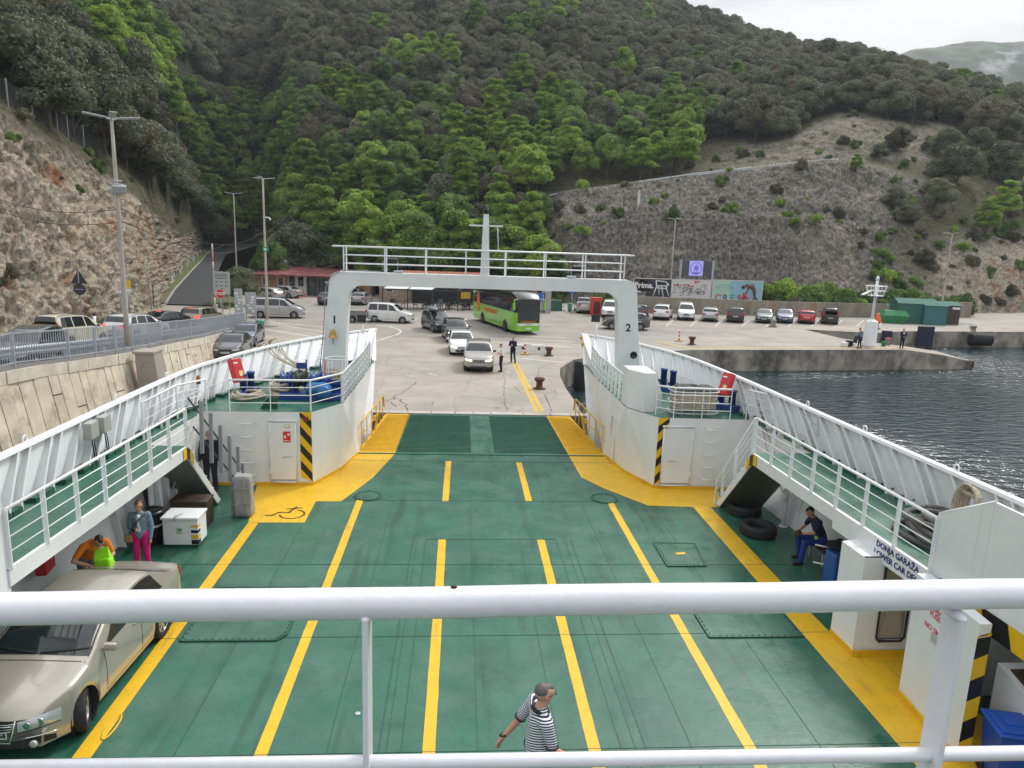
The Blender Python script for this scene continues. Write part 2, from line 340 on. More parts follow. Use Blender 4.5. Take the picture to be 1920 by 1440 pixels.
def hatch(p,bolts=9,tab=True):
 b=FB();c=sum((Vector(q) for q in p),Vector())/len(p)
 b.prism([(q[0],q[1]) for q in p],.002,.022)
 b2=FB();n=len(p)
 for i in range(n):
  A=Vector(p[i]);B=Vector(p[(i+1)%n]);b2.bar((A.x,A.y,.018),(B.x,B.y,.018),.03,.035)
  for j in range(bolts):
   q=A.lerp(B,(j+.5)/bolts);q=q+(c-q).normalized()*.05;b2.lathe((q.x,q.y,.02),[(.016,0),(.016,.018),(.0,.022)],6)
 o=b.build('deck_hatch',green);MB.build(b2,'bolt_rim',seam,parent=o)
 if tab:b3=MB().box((c.x,c.y,.03),(.26,.12,.016),.2);b3.build('hatch_plate',yellow,parent=o)
hatch([(4.38,17.8,0),(5.52,17.75,0),(5.36,16.4,0),(4.36,16.38,0)][::-1])
hatch([(-6.3,13.1,0),(-4.45,13.1,0),(-4.3,13.3,0),(-4.3,15.3,0),(-6.3,15.3,0)],14)
hatch([(4.3,13.1,0),(6.3,13.1,0),(6.3,15.4,0),(4.3,15.4,0)],14)
for x,y in ((-3.7,21.26),(3.7,21.18)):
 b=FB();b.lathe((x,y,0),[(.42,0),(.42,.015),(.40,.022),(0,.022)],28)
 o=b.build('manhole_cover',green);b2=MB();seam=mat('manhole_rim',(.014,.10,.066),.5)
 for j in range(20):a=2*math.pi*j/20;b2.lathe((x+.36*math.cos(a),y+.36*math.sin(a),.02),[(.02,0),(.02,.02),(0,.024)],6)
 b2.tube([(x+.42*math.cos(a),y+.42*math.sin(a),.02) for a in np.linspace(0,2*math.pi,29)[:-1]],.012,5,closed=True);b2.build('bolt_ring',seam,parent=o)
for y in (9.2,10.6):
 b=FB()
 for k in range(2):b.tube([(-6.42+.07*math.cos(a)*1,y+.3*math.sin(a),.012) for a in np.linspace(0,2*math.pi,20)[:-1]],.016-.004*k,6,closed=True)
 b.build('lashing_ring',yellow)
b=FB();b.lathe((-2.55,10.85,0),[(.05,0),(.05,.012),(.03,.016),(0,.016)],12);b.build('deck_plug',galv)
# bow ramp
YR0,YR1=25.7,31.9
b=FB();b.prism([(-4.72,YR0+.03),(4.66,YR0+.03),(4.2,YR1),(-4.26,YR1)],-.22,-.0)
ramp=b.build('bow_ramp',green)
b=MB()
for s,xi0,xo0,xi1,xo1 in ((-1,-3.28,-4.72,-3.22,-4.26),(1,3.24,4.66,3.08,4.2)):
 q=[(xi0,YR0+.04,Z1),(xo0,YR0+.04,Z1),(xo1,YR1-.01,Z1),(xi1,YR1-.01,Z1)];MB().poly(q if s>0 else q[::-1]).build('ramp_marking',yellow,parent=ramp)
bg,by,bg_l=MB(),MB(),MB();n=34
for i in range(n):
 t=(i+.5)/n;y=YR0+.25+(YR1-YR0-.45)*t;xi=3.26-.13*t;xo=4.6-.45*t
 for a,c in ((-xi,-.42),(.42,xi)):bg.box(((a+c)/2,y,.016),(abs(c-a)-.04,.025,.024))
 for s in (-1,1):(bg_l if s<0 else by).box((s*(xi+xo)/2,y,.016),(xo-xi-.04,.025,.022))
bg.build('grip_bars',mat('worn_green_bar',(.045,.135,.10),.5),parent=ramp)
[q_.build('yellow_grip_bars',yellow,parent=ramp) for q_ in (by,bg_l)]
b=MB();b.box((0,YR0+.02,.012),(9.3,.09,.03));b.build('hinge_strip',seam,parent=ramp)
MB().box((-.0,28.7,.0045),(.7,5.8,.007)).build('plain_tread_strip',green,parent=ramp)
for s in (-1,1):
 x0,x1=s*4.6,s*4.22;ys=[26.2,27.3,28.3,29.3,30.2,30.9]
 X= lambda y:x0+(x1-x0)*(y-YR0)/(YR1-YR0)
 b=MB();top=[]
 for i,y in enumerate(ys):b.bar((X(y),y,0),(X(y),y,1.02),.07,.03,(0,1,0));top.append((X(y),y,1.04))
 b.tube(top+[(X(31.1),31.15,.95),(X(31.2),31.35,.45)],.028,8);b.tube([(X(y),y,.55) for y in (26.2,30.9)],.022,8)
 b.build('ramp_rail',yellow,parent=ramp)
 b=MB();b.lathe((X(28.9),28.9,.55),[(.13,-.04),(.13,.04)],12,'X');b.bar((X(28.9),28.9,0),(X(28.9)-s*.1,29.3,.6),.08,.06);b.build('ramp_lock',yellow,parent=ramp)
 # forecastle blocks and bow sides
for s in (-1,1):
 q= lambda x:s*x
 body=FB()
 corner,bend,hinge,stemt=(5.57,22.24),(4.95,23.8),(4.63,25.7),(4.72,28.6)
 out=[tuple(p) for p in resamp(inset(s),40)];ox=[p for p in out if p[1]>22.0]
 xw=8.85 if s<0 else 8.7
 inner=[(s*corner[0],corner[1]),(s*4.8,23.35),(s*4.74,25.7),(s*4.74,28.6)]
 def wallp(A,B,z0=0,z1=ZW,za=None):
  A=Vector((*A,0));B=Vector((*B,0));body.add([(A.x,A.y,z0),(B.x,B.y,z0),(B.x,B.y,z1 if za is None else za),(A.x,A.y,z1)],[(0,1,2,3)])
 wallp((s*9.0,22.14),(s*5.57,22.24))
 b0=(s*5.57,22.24);b1=(s*4.95,23.8);t1=(s*4.8,23.6)
 body.add([(*b0,0),(*b1,0),(*t1,ZW),(*b0,ZW)],[(0,1,2,3)])
 h0=(s*4.63,25.7);h1=(s*4.74,28.6)
 body.add([(*b1,0),(*h0,0),(s*4.74,28.6,1.35),(s*4.74,28.6,ZW),(*t1,ZW)],[(0,1,2,3,4)])
 body.add([(s*4.63,25.7,0),(s*4.74,28.6,1.35),(s*4.74,28.6,ZW),(s*5.02,34.6,3.45),(s*5.02,34.7,2.9)],[(0,1,4),(1,2,3,4)])
 T=resamp(side(s),40);B=resamp(inset(s),40)
 n=40;vs=[(T[i][0]+s*.02,T[i][1],ZB) for i in range(n)]+[(B[i][0]+s*.05,B[i][1]+.0,ZW-.1) for i in range(n)]+[(B[i][0]*.93,min(B[i][1],27),-1.9) for i in range(n)]
 body.add(vs,[(k*n+i,k*n+i+1,(k+1)*n+i+1,(k+1)*n+i) for k in (0,1) for i in range(n-1)])
 house=body.build('bow_deckhouse',white)
 b=FB();pts=[(s*9.02,22.14)]+[(s*5.57,22.24),(s*4.8,23.6),(s*4.74,28.6),(s*4.8,32.2)]+[(p[0],p[1]) for p in reversed(ox)]
 b.add([(p[0],p[1],ZW+.003) for p in pts],[tuple(range(len(pts)))])
 b.build('forecastle_deck',green)
 b=FB();n=90;T=resamp(side(s),n);B=resamp(inset(s),n)
 inn= lambda P_,Q,z:None
 vs=[(B[i][0],B[i][1],ZW-.02) for i in range(n)]+[(T[i][0],T[i][1],ZB) for i in range(n)]
 b.add(vs,[(i,i+1,n+i+1,n+i) for i in range(n-1)],smooth=True)
 bw=b.build('bulwark',white)
 b=MB();nrm=[]
 for i in range(n):
  d=Vector((*(T[min(i+1,n-1)]-T[max(i-1,0)]),0)).normalized();nrm.append(Vector((-d.y,d.x,0))*(-1 if s>0 else 1)*-1)
 vs=[]
 for i in range(n):
  t=Vector((*T[i],ZB));m=nrm[i]
  if (m.x*s)>0:m=-m
  nrm[i]=m
  vs+=[t-m*.05+Vector((0,0,-.02)),t-m*.05+Vector((0,0,.05)),t+m*.10+Vector((0,0,.05)),t+m*.12+Vector((0,0,-.02))]
 b.add(vs,[(4*i+j,4*i+(j+1)%4,4*i+4+(j+1)%4,4*i+4+j) for i in range(n-1) for j in range(4)]+[(0,1,2,3),(4*n-4,4*n-3,4*n-2,4*n-1)])
 b.build('cap_rail',whitec,parent=bw)
 b=MB();bk=MB()
 dist=np.r_[0,np.cumsum(np.linalg.norm(np.diff(T,axis=0),axis=1))];k=0;dpos=8.0
 while dpos<dist[-1]-.3:
  i=int(np.searchsorted(dist,dpos));i=min(i,n-1)
  t=Vector((*T[i],ZB-.02));o=Vector((*B[i],ZW));m=nrm[i];al=Vector((m.y,-m.x,0))
  w0,w1=.10,.24 if t.y<24 else .2
  b.slab([t,t+m*w0,o+m*w1+Vector((0,0,.16)),o+m*w1,o],al,.014)
  b.bar(t+m*w0+al*.007,o+m*w1+Vector((0,0,.16))+al*.007,.012,.06,m)
  b.bar(o+m*w1+Vector((0,0,.16))+al*.007,o+m*w1+al*.007,.012,.06,m)
  q=o+Vector((0,0,.004))+m*.0
  dpos+=.62 if t.y<25 else .78
  MB().box(o+m*.14+al*.2+Vector((0,0,.05)),(.3,.28,.11),math.atan2(al.y,al.x)).build('green_scupper_block',greend,parent=bw)
 b.build('stiffeners',white,parent=bw)
 for yy in ((19.3,16.6,13.5) if s>0 else (21.6,18.4,14.5)):
  i=int(np.argmin(abs(T[:,1]-yy)));b=MB();c=Vector((*T[i],ZB+.12));b.tube([c+Vector((0,.075*math.cos(a),.075*math.sin(a))) for a in np.linspace(0,2*math.pi,13)[:-1]],.018,6,closed=True);b.build('lifting_eye',whitec,parent=bw)
 A=Vector((s*4.62,25.7,.02));Bp=Vector((s*5.0,34.7,3.5));b=FB()
 b.slab([A+Vector((0,-.02,0)),A+Vector((0,.35,-.05)),Bp+Vector((0,.35,0)),Bp+Vector((0,-.45,.03))],(s,0,0),.32)
 st=b.build('stem_plate',white)
 for t in (.965,.90):
  c=A.lerp(Bp,t)+Vector((-s*.0,-.1,0));b=MB();b.lathe(c,[(.0,-.10),(.085,-.10),(.085,0),(.0,0)],14,'X') if s<0 else b.lathe(c,[(.0,-.1),(.085,-.1),(.085,0),(0,0)],14,'X')
  b.build('yellow_lug',yellow,parent=st)
 b=FB();W_=.26;nst=9;hz=ZW/nst*1.0
 cx,cy=s*5.57,22.24
 u1=Vector((s*1,-.03,0)).normalized()
 u2=(Vector((*b1,0))-Vector((*b0,0))).normalized()
 for uu,off,flip,w in ((u1,Vector((0,-.006,0)),1,.10),(u2,Vector((-s*.006,-.002,0)),-1,.28)):
  pass
 def stripes(orig,uu,w,off,up0=0.,sl=.35,z0=0,z1=ZW,n=7):
  bb=FB();hh=(z1-z0)/n
  for i in range(-1,n+1):
   za,zb=z0+i*hh,z0+(i+1)*hh;lo= lambda z,sh:min(max(z+sh,z0),z1)
   p=orig+off;q=orig+uu*w+off
   pts=[(p.x,p.y,lo(za,0)),(q.x,q.y,lo(za,sl*w)),(q.x,q.y,lo(zb,sl*w)),(p.x,p.y,lo(zb,0))]
   if max(pts[3][2]-pts[0][2],pts[2][2]-pts[1][2])>.01:
    bb.poly(pts,k=i%2)
  return bb
 bb=stripes(Vector((cx,cy,0)),u1,.36,Vector((0,-.008,0)),sl=(1.2 if s>0 else 1.2),z0=.11,n=8)
 bb.build('hazard_stripes',[black,mat('hazard_yellow',(.75,.47,.01),.4)])
 dx0,dx1=(6.05,6.85) if s<0 else (5.75,6.72)
 yw=22.18;b=FB();b.rbox((s*(dx0+dx1)/2,yw-.02,1.13),(dx1-dx0,.05,1.86),.02);dr=b.build('steel_door',white)
 b=MB();fr=[(s*dx0,yw-.03,.12),(s*dx0,yw-.03,2.1),(s*dx1,yw-.03,2.1),(s*dx1,yw-.03,.12)]
 b.tube([fr[0],fr[1]],.025,6);b.tube([fr[3],fr[2]],.025,6);b.tube([fr[0],fr[3]],.025,6);b.tube([(s*(dx0-.06),yw-.05,2.14),(s*(dx1+.06),yw-.05,2.14)],.03,6);b.build('door_frame',white,parent=dr)
 b=MB();hx=s*(dx0+.14) if s<0 else s*(dx0+.2)
 b.tube([(hx,yw-.09,.98),(hx+s*.12,yw-.09,.99),(hx+s*.28,yw-.09,.95)],.012,6);b.tube([(hx,yw-.09,.98),(hx,yw-.02,.98)],.014,6);b.build('door_handle',galv,parent=dr)
 b=MB()
 for z in (.5,1.7):b.box((s*(dx1 if s>0 else dx1),yw-.06,z),(.06,.06,.16))
 b.build('hinge',white,parent=dr)
 for z in (.35,.78,1.2,1.62,2.05):
  b=FB();xr=s*(7.55 if s<0 else 7.35);w=.22
  b.tube([(xr-w,yw,z+.05),(xr-w+.04,yw-.13,z),(xr+w-.04,yw-.13,z),(xr+w,yw,z+.05)],.013,6);b.build('ladder_rung',whitec)
b=FB();b.box((-6.32,22.12,1.62),(.22,.01,.34));o=b.build('fire_sign',signr)
b=MB();b.lathe((-6.26,22.105,1.70),[(.04,0),(.04,.004)],10,'Y');b.box((-6.37,22.11,1.62),(.06,.012,.08));b.box((-6.32,22.11,1.5),(.16,.012,.02));b.build('sign_symbol',signw,parent=o)
b=FB();b.box((-6.30,22.12,1.98),(.15,.01,.12));o=b.build('door_sign',mat('lime_sign',(.5,.6,.2),.5));MB().box((-6.3,22.11,1.98),(.09,.012,.06)).build('sign_symbol',signw,parent=o)
b=FB();b.box((-5.72,22.12,2.2),(.16,.03,.14));b.build('alarm_box',mat('dark_red',(.2,.02,.02),.5))
wn=Vector((.93,-.37,0)).normalized()
def onwall(t,z,s=-1):a=Vector((s*5.57,22.24,0));c=Vector((s*4.95,23.8,0));p=a.lerp(c,t);tt=z/ZW*.12; return Vector((p.x-s*(-0.0),p.y,z))
pm=frame(onwall(.3,1.3)+wn*.02,(.37,.93,0),(0,0,1))
ud=Vector((.37,.93,0)).normalized()
def wsign(t,z,w,h,m,name):
 b=FB();c=onwall(t,z)+wn*.03;b.box(c,(w,.012,h),math.atan2(ud.y,ud.x)); return b.build(name,m),c
o,c=wsign(.22,1.35,.2,.34,signw,'ear_protection_sign');b=MB();b.lathe(c+wn*.008+Vector((0,0,.06)),[(.075,0),(.075,.004)],14,'Y',rot=Matrix.Rotation(math.atan2(ud.y,ud.x),4,'Z'));b.build('sign_symbol',signb,parent=o)
o,c=wsign(.47,1.15,.24,.42,signw,'no_smoking_sign');b=MB();cc=c+wn*.01+Vector((0,0,.06))
b.tube([cc+ud*.09*math.cos(a)+Vector((0,0,.09*math.sin(a))) for a in np.linspace(0,2*math.pi,17)[:-1]],.013,5,closed=True);b.bar(cc-ud*.06+Vector((0,0,.06)),cc+ud*.06-Vector((0,0,.06)),.008,.024,wn);b.box(c+wn*.008+Vector((0,0,-.15)),(.22,.008,.1),math.atan2(ud.y,ud.x));b.build('sign_symbol',signr,parent=o)
o,c=wsign(.86,1.3,.25,.5,galv,'wall_recess_box');MB().box(c+wn*.008,(.15,.012,.38),math.atan2(ud.y,ud.x)).build('recess',black,parent=o)
b=FB();udr=Vector((-.37,.93,0)).normalized();wr=Vector((-.93,-.37,0)).normalized();c=onwall(.45,1.55,1)+wr*.05;b.box(c,(.10,.09,.62),math.atan2(udr.y,udr.x));b.build('red_hose_box',red)
b=FB();c=onwall(.22,1.5,1)+wr*.02;b.box(c,(.14,.01,.25),math.atan2(udr.y,udr.x));b.build('wall_label',signw)
b=FB();b.box((4.74,25.0,.95),(.05,.55,1.5));o=b.build('side_door',white);MB().tube([(4.70,24.7,.2),(4.70,24.7,1.72),(4.70,25.3,1.72),(4.70,25.3,.3)],.015,6).build('door_frame',whitec,parent=o)
# guard rails
def guard(name,pts,h=1.0,mids=(.27,.52,.77),post=.09,pt=.02,n_per=1.25,top=.032,posts=None,m=whitec,parent=None,vert=False):
 "posts standing on pts (x,y,z); top tube and mid rails"
 b=FB();P_=[Vector(p) for p in pts];up=Vector((0,0,1))
 b.tube([p+up*h for p in P_],top,10)
 for q in mids:b.tube([p+up*h*q for p in P_],.013,6)
 for A,B in zip(P_[:-1],P_[1:]):
  L_=(B-A).length;n=max(1,round(L_/n_per));d=(B-A).normalized();sd=Vector((-d.y,d.x,0))
  for i in range(n+1):
   p=A.lerp(B,i/n);b.bar(p+Vector((0,0,-.02)),p+up*h,post,pt,sd)
 return b.build(name,m,parent=parent)
guard('walkway_rail',[(-8.18,11.35,ZW),(-7.93,18.3,ZW)],n_per=1.02)
guard('walkway_rail',[(7.42,11.2,ZW),(7.12,18.3,ZW)],n_per=1.02)
guard('forecastle_rail',[(-8.05,22.2,ZW),(-5.6,22.32,ZW),(-4.82,23.65,ZW)],n_per=1.25,post=.05)
guard('forecastle_rail',[(-4.82,23.65,ZW),(-4.78,28.6,ZW),(-4.82,30.6,ZW+.1)],n_per=.62,post=.1)
guard('forecastle_rail',[(7.9,22.15,ZW),(6.05,22.25,ZW),(5.55,22.6,ZW)],n_per=1.0,post=.05)
guard('forecastle_rail',[(4.84,24.4,ZW),(4.78,28.6,ZW),(4.84,30.6,ZW+.1)],n_per=.62,post=.1)
guard('stair_head_rail',[(-8.75,22.18,ZW),(-9.25,21.2,ZW),(-9.25,18.9,ZW)],n_per=1.3,post=.05)
guard('stair_head_rail',[(8.42,22.1,ZW),(9.0,21.2,ZW),(9.0,18.6,ZW)][:3],n_per=1.2,post=.05)
# walkways with fascia, stairs
for s in (-1,1):
 xi0,xi1,xo=(-8.18,-7.93,-9.68) if s<0 else (7.43,7.12,9.55)
 y0,y1=-2 if s<0 else 11.2,18.4
 if s>0:y0=-2;
 b=FB();pl=[(xi0,y0),(xo,y0),(xo,22.12),(s*8.88,22.12),(s*9.0,y1),(xi1,y1)]
 if s>0:pl=[(7.9,y0),(xo,y0),(xo,22.12),(8.88,22.12),(9.0,y1),(xi1,y1),(7.43,11.2),(7.9,11.2)];y0=11.2
 else :pl=[(-8.3,y0),(xo,y0),(xo,22.12),(-8.88,22.12),(-9.0,y1),(xi1,y1),(xi0,11.3),(-8.3,11.3)];y0=11.3
 if s<0: pass
 b.prism(pl if s<0 else pl[::-1],ZW-.03,ZW);wk=b.build('side_walkway',green)
 b=MB();b.bbox((xi1-s*.02 if 0 else xi1,0,0),(xi1,0,0)) if 0 else None
 fz=.30
 b.add([(xi0-s*.012,y0,ZW-fz),(xi1-s*.012,y1,ZW-fz),(xi1-s*.012,y1,ZW+.01),(xi0-s*.012,y0,ZW+.01),(xi0+s*.05,y0,ZW-fz),(xi1+s*.05,y1,ZW-fz),(xi1+s*.05,y1,ZW+.01),(xi0+s*.05,y0,ZW+.01)],[(0,1,2,3),(4,7,6,5),(0,4,5,1),(3,2,6,7),(0,3,7,4),(1,5,6,2)])
 b.build('fascia',white,parent=wk)
 b=MB()
 for y in np.arange(6,18.3,1.4):b.bbox((s*(8.35 if s<0 else 7.62),y,ZW-.2),(xo,y+.05,ZW-.04))
 b.build('deck_beam',white,parent=wk)
 hs=FB();hx=s*9.5
 hs.poly([(hx,-2,0),(hx,22.1,0),(hx,22.1,ZW-.03),(hx,-2,ZW-.03)])
 hs.build('hull_side',white)
 b=FB()
 for y in np.arange(17.2,22,.72):b.slab([(hx,y,0),(hx-s*.42,y,.0),(hx-s*.10,y,1.6),(hx,y,ZW-.03)],(0,1,0),.03)
 b.build('side_frame',white)
 b=FB();b.box((hx-s*.2,14,.06),(.5,16,.12));b.build('side_gutter',greend)
 sx0=xi1+s*.0;sx1=xi1+s*1.35;ya,yb=18.35,20.7
 stp=thing if False else None
 b=FB();top=Vector((0,ya,ZW));bot=Vector((0,yb,.05));hgt=.30
 for x in (sx0+s*.02,sx1):b.slab([(x,ya,ZW),(x,ya,ZW-hgt),(x,yb-.28,.05),(x,yb,.05)],(s,0,0),.03)
 st=b.build('deck_stair',white)
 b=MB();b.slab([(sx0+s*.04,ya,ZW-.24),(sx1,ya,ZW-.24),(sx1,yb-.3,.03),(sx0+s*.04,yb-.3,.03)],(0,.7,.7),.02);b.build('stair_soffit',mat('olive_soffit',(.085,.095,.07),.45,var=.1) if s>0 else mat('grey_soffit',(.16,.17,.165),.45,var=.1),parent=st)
 b=MB()
 for i in range(9):t=(i+.7)/9;b.box(((sx0+sx1)/2,ya+(yb-ya)*t,ZW*(1-t)),(abs(sx1-sx0)-.06,.24,.03))
 b.build('stair_tread',galv,parent=st)
 b=MB();xx=xi1-s*.016
 seg=[(18.02,18.24),(18.24,18.46),(18.46,18.68)]
 for k,(a,c) in enumerate(seg):
  def zt(y): return ZW+.008 if y<=ya else ZW+.008-(y-ya)
  def zb(y): return ZW-.295 if y<=ya else ZW-.295-(y-ya)*1.02
  b.add([(xx,a,zb(a)),(xx,c,zb(c)),(xx,c,zt(c)),(xx,a,zt(a))],[(0,1,2,3)],k=k%2)
 b.build('hazard_panel',[mat('hazard_yellow',(.75,.47,.01),.4),black],parent=st)
 b=FB();xa,xb=s*8.86,s*8.98
 b.slab([(xa,22.12,ZW-.42),(xb,18.42,ZW-.42),(xb,18.42,ZW-.04),(xa,22.12,ZW-.04)],(s,0,0),.03);b.slab([(xa+s*.03,22.12,0),(xb+s*.03,18.42,0),(xb+s*.03,18.42,ZW-.42),(xa+s*.03,22.12,ZW-.42)],(s,0,0),.03)
 for k in range(7):y=18.7+k*.5;b.slab([(xb,y,.2),(xb,y,ZW-.42),(xb-s*.09,y+.16,ZW-.42),(xb-s*.2,y,.2)],(0,1,0),.02)
 o=b.build('stairwell_wall',white);b=MB();b.tube([(xb-s*.2,22.1,ZW+.55),(xb-s*.25,20.9,ZW-.3),(xb-s*.25,19.2,ZW-1.5)],.024,8);b.tube([(xb-s*.2,21.6,ZW-.1),(xb-s*.25,20.9,ZW-.75),(xb-s*.25,19.6,ZW-1.6)],.014,6);b.build('handrail',mat('worn_handrail',(.36,.33,.29),.5),parent=o)
 b=MB();b.box((s*8.90,21.2 if s>0 else 20.9,ZW-.22),(.012,.26,.13));b.build('exit_sign',signg if s<0 else galv,parent=o)
b=FB()
for x in (7.10,):
 up=Vector((0,0,1));A=Vector((x,18.35,ZW));B=Vector((x,20.65,.0))
 b.tube([A+up,B+up*.85,B+up*.0],.022,8)
 for q in (.3,.55,.78):b.tube([A+up*q,B+up*q*.85],.012,6)
 for t in (0,.45,.8,1):p=A.lerp(B,t);b.bar(p,p+up*(1-.15*t),.08,.02,(1,0,0))
b.build('stair_rail',whitec)
for i,(px,pt,pb_) in enumerate(((379,752,850),(397,774,868),(415,797,886),(432,817,902),(448,837,915),(457,868,920))):
 yy=18.75+.3*i;q0,q1=P(px,pb_,Y=yy),P(px-2,pt,Y=yy);FB().bar(q0,q1,.09,.07,(1,0,0)).build('rack_post',mat('grey_steel_post',(.24,.25,.27),.5))
b=FB()
for (p0,p1) in (((352,746),(452,880)),((362,800),(455,915))):b.bar(P(*p0,Y=18.65),P(*p1,Y=20.25),.035,.035)
b.build('rack_rail',mat('dark_steel',(.06,.06,.055),.5))
# gantry
gy=28.3;b=FB();dp=.34
def leg(s):
 pr=[(ZW,6.36,5.50),(5.2,6.08,5.36)]
 arcn=6;zt=6.53;outer=[(6.36,ZW),(6.12,5.0),(5.98,6.0)];inner=[(5.50,ZW),(5.38,4.9),(5.26,5.65)]
 return outer,inner
o1=[(6.36,ZW),(6.0,5.95)]+[(5.6+.385*math.cos(a),6.12+.40*math.sin(a)) for a in np.linspace(R(10),R(85),6)]
i1=[(5.46,ZW),(5.27,5.45)]+[(4.72+.55*math.cos(a),5.50+.52*math.sin(a)) for a in np.linspace(R(10),R(85),6)]
ov=[(x,z) for x,z in o1]+[(-x,z) for x,z in reversed(o1)];iv=[(x,z) for x,z in i1]+[(-x,z) for x,z in reversed(i1)]
n=len(ov);vs=[]
for y in (gy-dp,gy+dp):
 vs+=[(x,y,z) for x,z in ov]+[(x,y,z) for x,z in iv]
fs=[]
for i in range(n-1):
 fs+=[(i,i+1,n+i+1,n+i),(2*n+i,3*n+i,3*n+i+1,2*n+i+1),(i,2*n+i,2*n+i+1,i+1),(n+i,n+i+1,3*n+i+1,3*n+i)]
b.add(vs,fs);gan=b.build('gantry',white,auto=40)
for s,num in ((-1,'1'),(1,'2')):
 px,py=(627,600) if s<0 else (1178,615)
 q=P(px,py,Y=gy-dp-.004);text(num,.42,black,'leg_number',gan,frame(q,(1,0,0),(0,0,1)),bold=.012)
b=MB()
for i,z in enumerate((3.1,3.7,4.3,4.9,5.5,6.1)):
 for s in (-1,1):x=6.36-(z-ZW)*.1;b.box((s*(x+.07),gy-dp+.05,z),(.16,.03,.03))
b.build('climbing_step',whitec,parent=gan)
b=MB();b.tube([(-6.45,gy-.38,ZW),(-6.3,gy-.38,3.4),(-6.22,gy-.38,4.2),(-6.1,gy-.38,5.9),(-5.9,gy-.38,6.35),(-5.5,gy-.38,6.58),(-4,gy-.38,6.57)],.018,6);b.build('cable',mat('cable_grey',(.3,.3,.3),.6),parent=gan)
for yy in (gy-.33,gy+.33):
 b=MB();zb=6.52
 b.tube([(-5.85,yy,7.48),(5.8,yy,7.48)],.03,8)
 for z in (7.16,6.84):b.tube([(-5.45,yy,z),(5.45,yy,z)],.017,6)
 for x in np.linspace(-5.42,5.42,8):b.bar((x,yy,zb),(x,yy,7.48),.05,.03,(1,0,0))
 b.build('gantry_rail',whitec,parent=gan)
b=MB();b.add([(-.21,gy-.18,6.5),(.15,gy-.18,6.5),(.15,gy+.18,6.5),(-.21,gy+.18,6.5),(-.13,gy-.09,8.86),(.07,gy-.09,8.86),(.07,gy+.09,8.86),(-.13,gy+.09,8.86)],[(0,1,2,3),(4,5,6,7),(0,1,5,4),(1,2,6,5),(2,3,7,6),(3,0,4,7)])
b.box((-.03,gy-.21,7.4),(.06,.03,1.9));ms=b.build('mast',white,parent=gan)
b=MB();b.box((-.03,gy,8.43),(1.3,.07,.06));b.tube([(.42,gy,8.4),(.48,gy,7.5)],.015,6);b.box((.48,gy,7.5),(.1,.06,.06));b.build('mast_crossarm',whitec,parent=gan)
b=MB();b.lathe((-.04,gy,8.88),[(.07,0),(.07,.05),(.11,.06),(.11,.16),(.08,.18),(.08,.26),(.05,.3),(0,.3)],14);b.build('mast_lamp',black,parent=gan)
for px,py in ((732,492),(1085,506)):
 q=P(px,py,Y=gy+.45);b=FB();b.rbox((q.x,gy+.5,q.z),(.52,.2,.34),.03,rx=.35);o=b.build('floodlight',black)
 b=MB();b.tube([(q.x-.29,gy+.4,q.z-.35),(q.x-.29,gy+.45,q.z),(q.x+.29,gy+.45,q.z),(q.x+.29,gy+.4,q.z-.35)],.015,6);b.build('lamp_bracket',galv,parent=o)
 b=FB();b.rbox((q.x-.35 if px>900 else q.x+.35,gy,6.57),(.35,.3,.09),.03);b.build('lamp_base',galv)
for px,py,s in ((678,597,-1),(1117,597,1)):
 q=P(px,py,Y=33.4);b=FB();b.rbox(q,(.40,.12,.34),.02,rx=-.1);o=b.build('bow_floodlight',black)
 b=MB();b.tube([(q.x-.22,q.y,q.z-.3),(q.x-.22,q.y+.02,q.z+.05)],.01,5);b.tube([(q.x+.22,q.y,q.z-.3),(q.x+.22,q.y+.02,q.z+.05)],.01,5);b.tube([(q.x-.22,q.y,q.z-.3),(q.x+.22,q.y,q.z-.3)],.012,5)
 b.tube([(q.x+.05,q.y,q.z-.3),(q.x+.05,q.y,ZB-.1)],.05,8);b.build('lamp_post',whitec,parent=o)
b=FB();b.prism([(5.24,22.99),(5.62,23.05),(5.62,24.5),(4.83,24.5),(4.83,23.7)],ZW-.02,3.72);b.prism([(5.63,23.1),(6.0,23.5),(6.0,24.4),(5.63,24.5)],ZW-.01,[3.66,2.9,2.9,3.66]);b.build('vent_casing',white)
b=FB();b.lathe(P(1188,666,Y=27.6),[(.03,.2),(.05,.1),(.14,.0),(.15,-.01),(.12,0),(.0,.05)],16,'Y');b.build('ship_horn',black)
for s in (-1,1):
 T=resamp(side(s),40);B=resamp(inset(s),40);pts=[]
 for i in range(24,39):t=.42;v=Vector((T[i][0]*t+B[i][0]*(1-t),T[i][1]*t+B[i][1]*(1-t),ZW+(ZB-ZW)*t));pts.append((v.x-s*.2,v.y-.08,v.z))
 b=FB();b.tube(pts,.012,5);b.build('grab_wire',whitec)
 # starboard casings aft: lower-deck door house
wi=white
b=FB();b.poly([(6.93,13.2,0),(6.97,12.41,0),(6.97,12.41,ZW-.3),(6.93,13.2,ZW-.3)]);b.poly([(6.93,13.2,0),(7.6,13.4,0),(7.6,13.4,ZW-.3),(6.93,13.2,ZW-.3)])
dxa,dxb=7.42,8.0;yq=12.42
for (xa,xb,za,zb_) in ((6.97,dxa,0,2.1),(dxb,8.6,0,2.1),(dxa,dxb,0,.32),(dxa,dxb,1.98,2.1)):b.bbox((xa,yq,za),(xb,yq+.06,zb_))
b.bbox((8.5,11.0,0),(8.56,yq,2.1));b.poly([(7.4,13.0,0),(8.5,13.0,0),(8.5,13.0,2.1),(7.4,13.0,2.1)])
b.poly([(6.93,13.2,2.1),(6.97,12.42,2.1),(8.56,12.42,2.1),(8.5,13.4,2.1),(7.6,13.4,2.1)]);b.build('door_house',white)
b=FB()
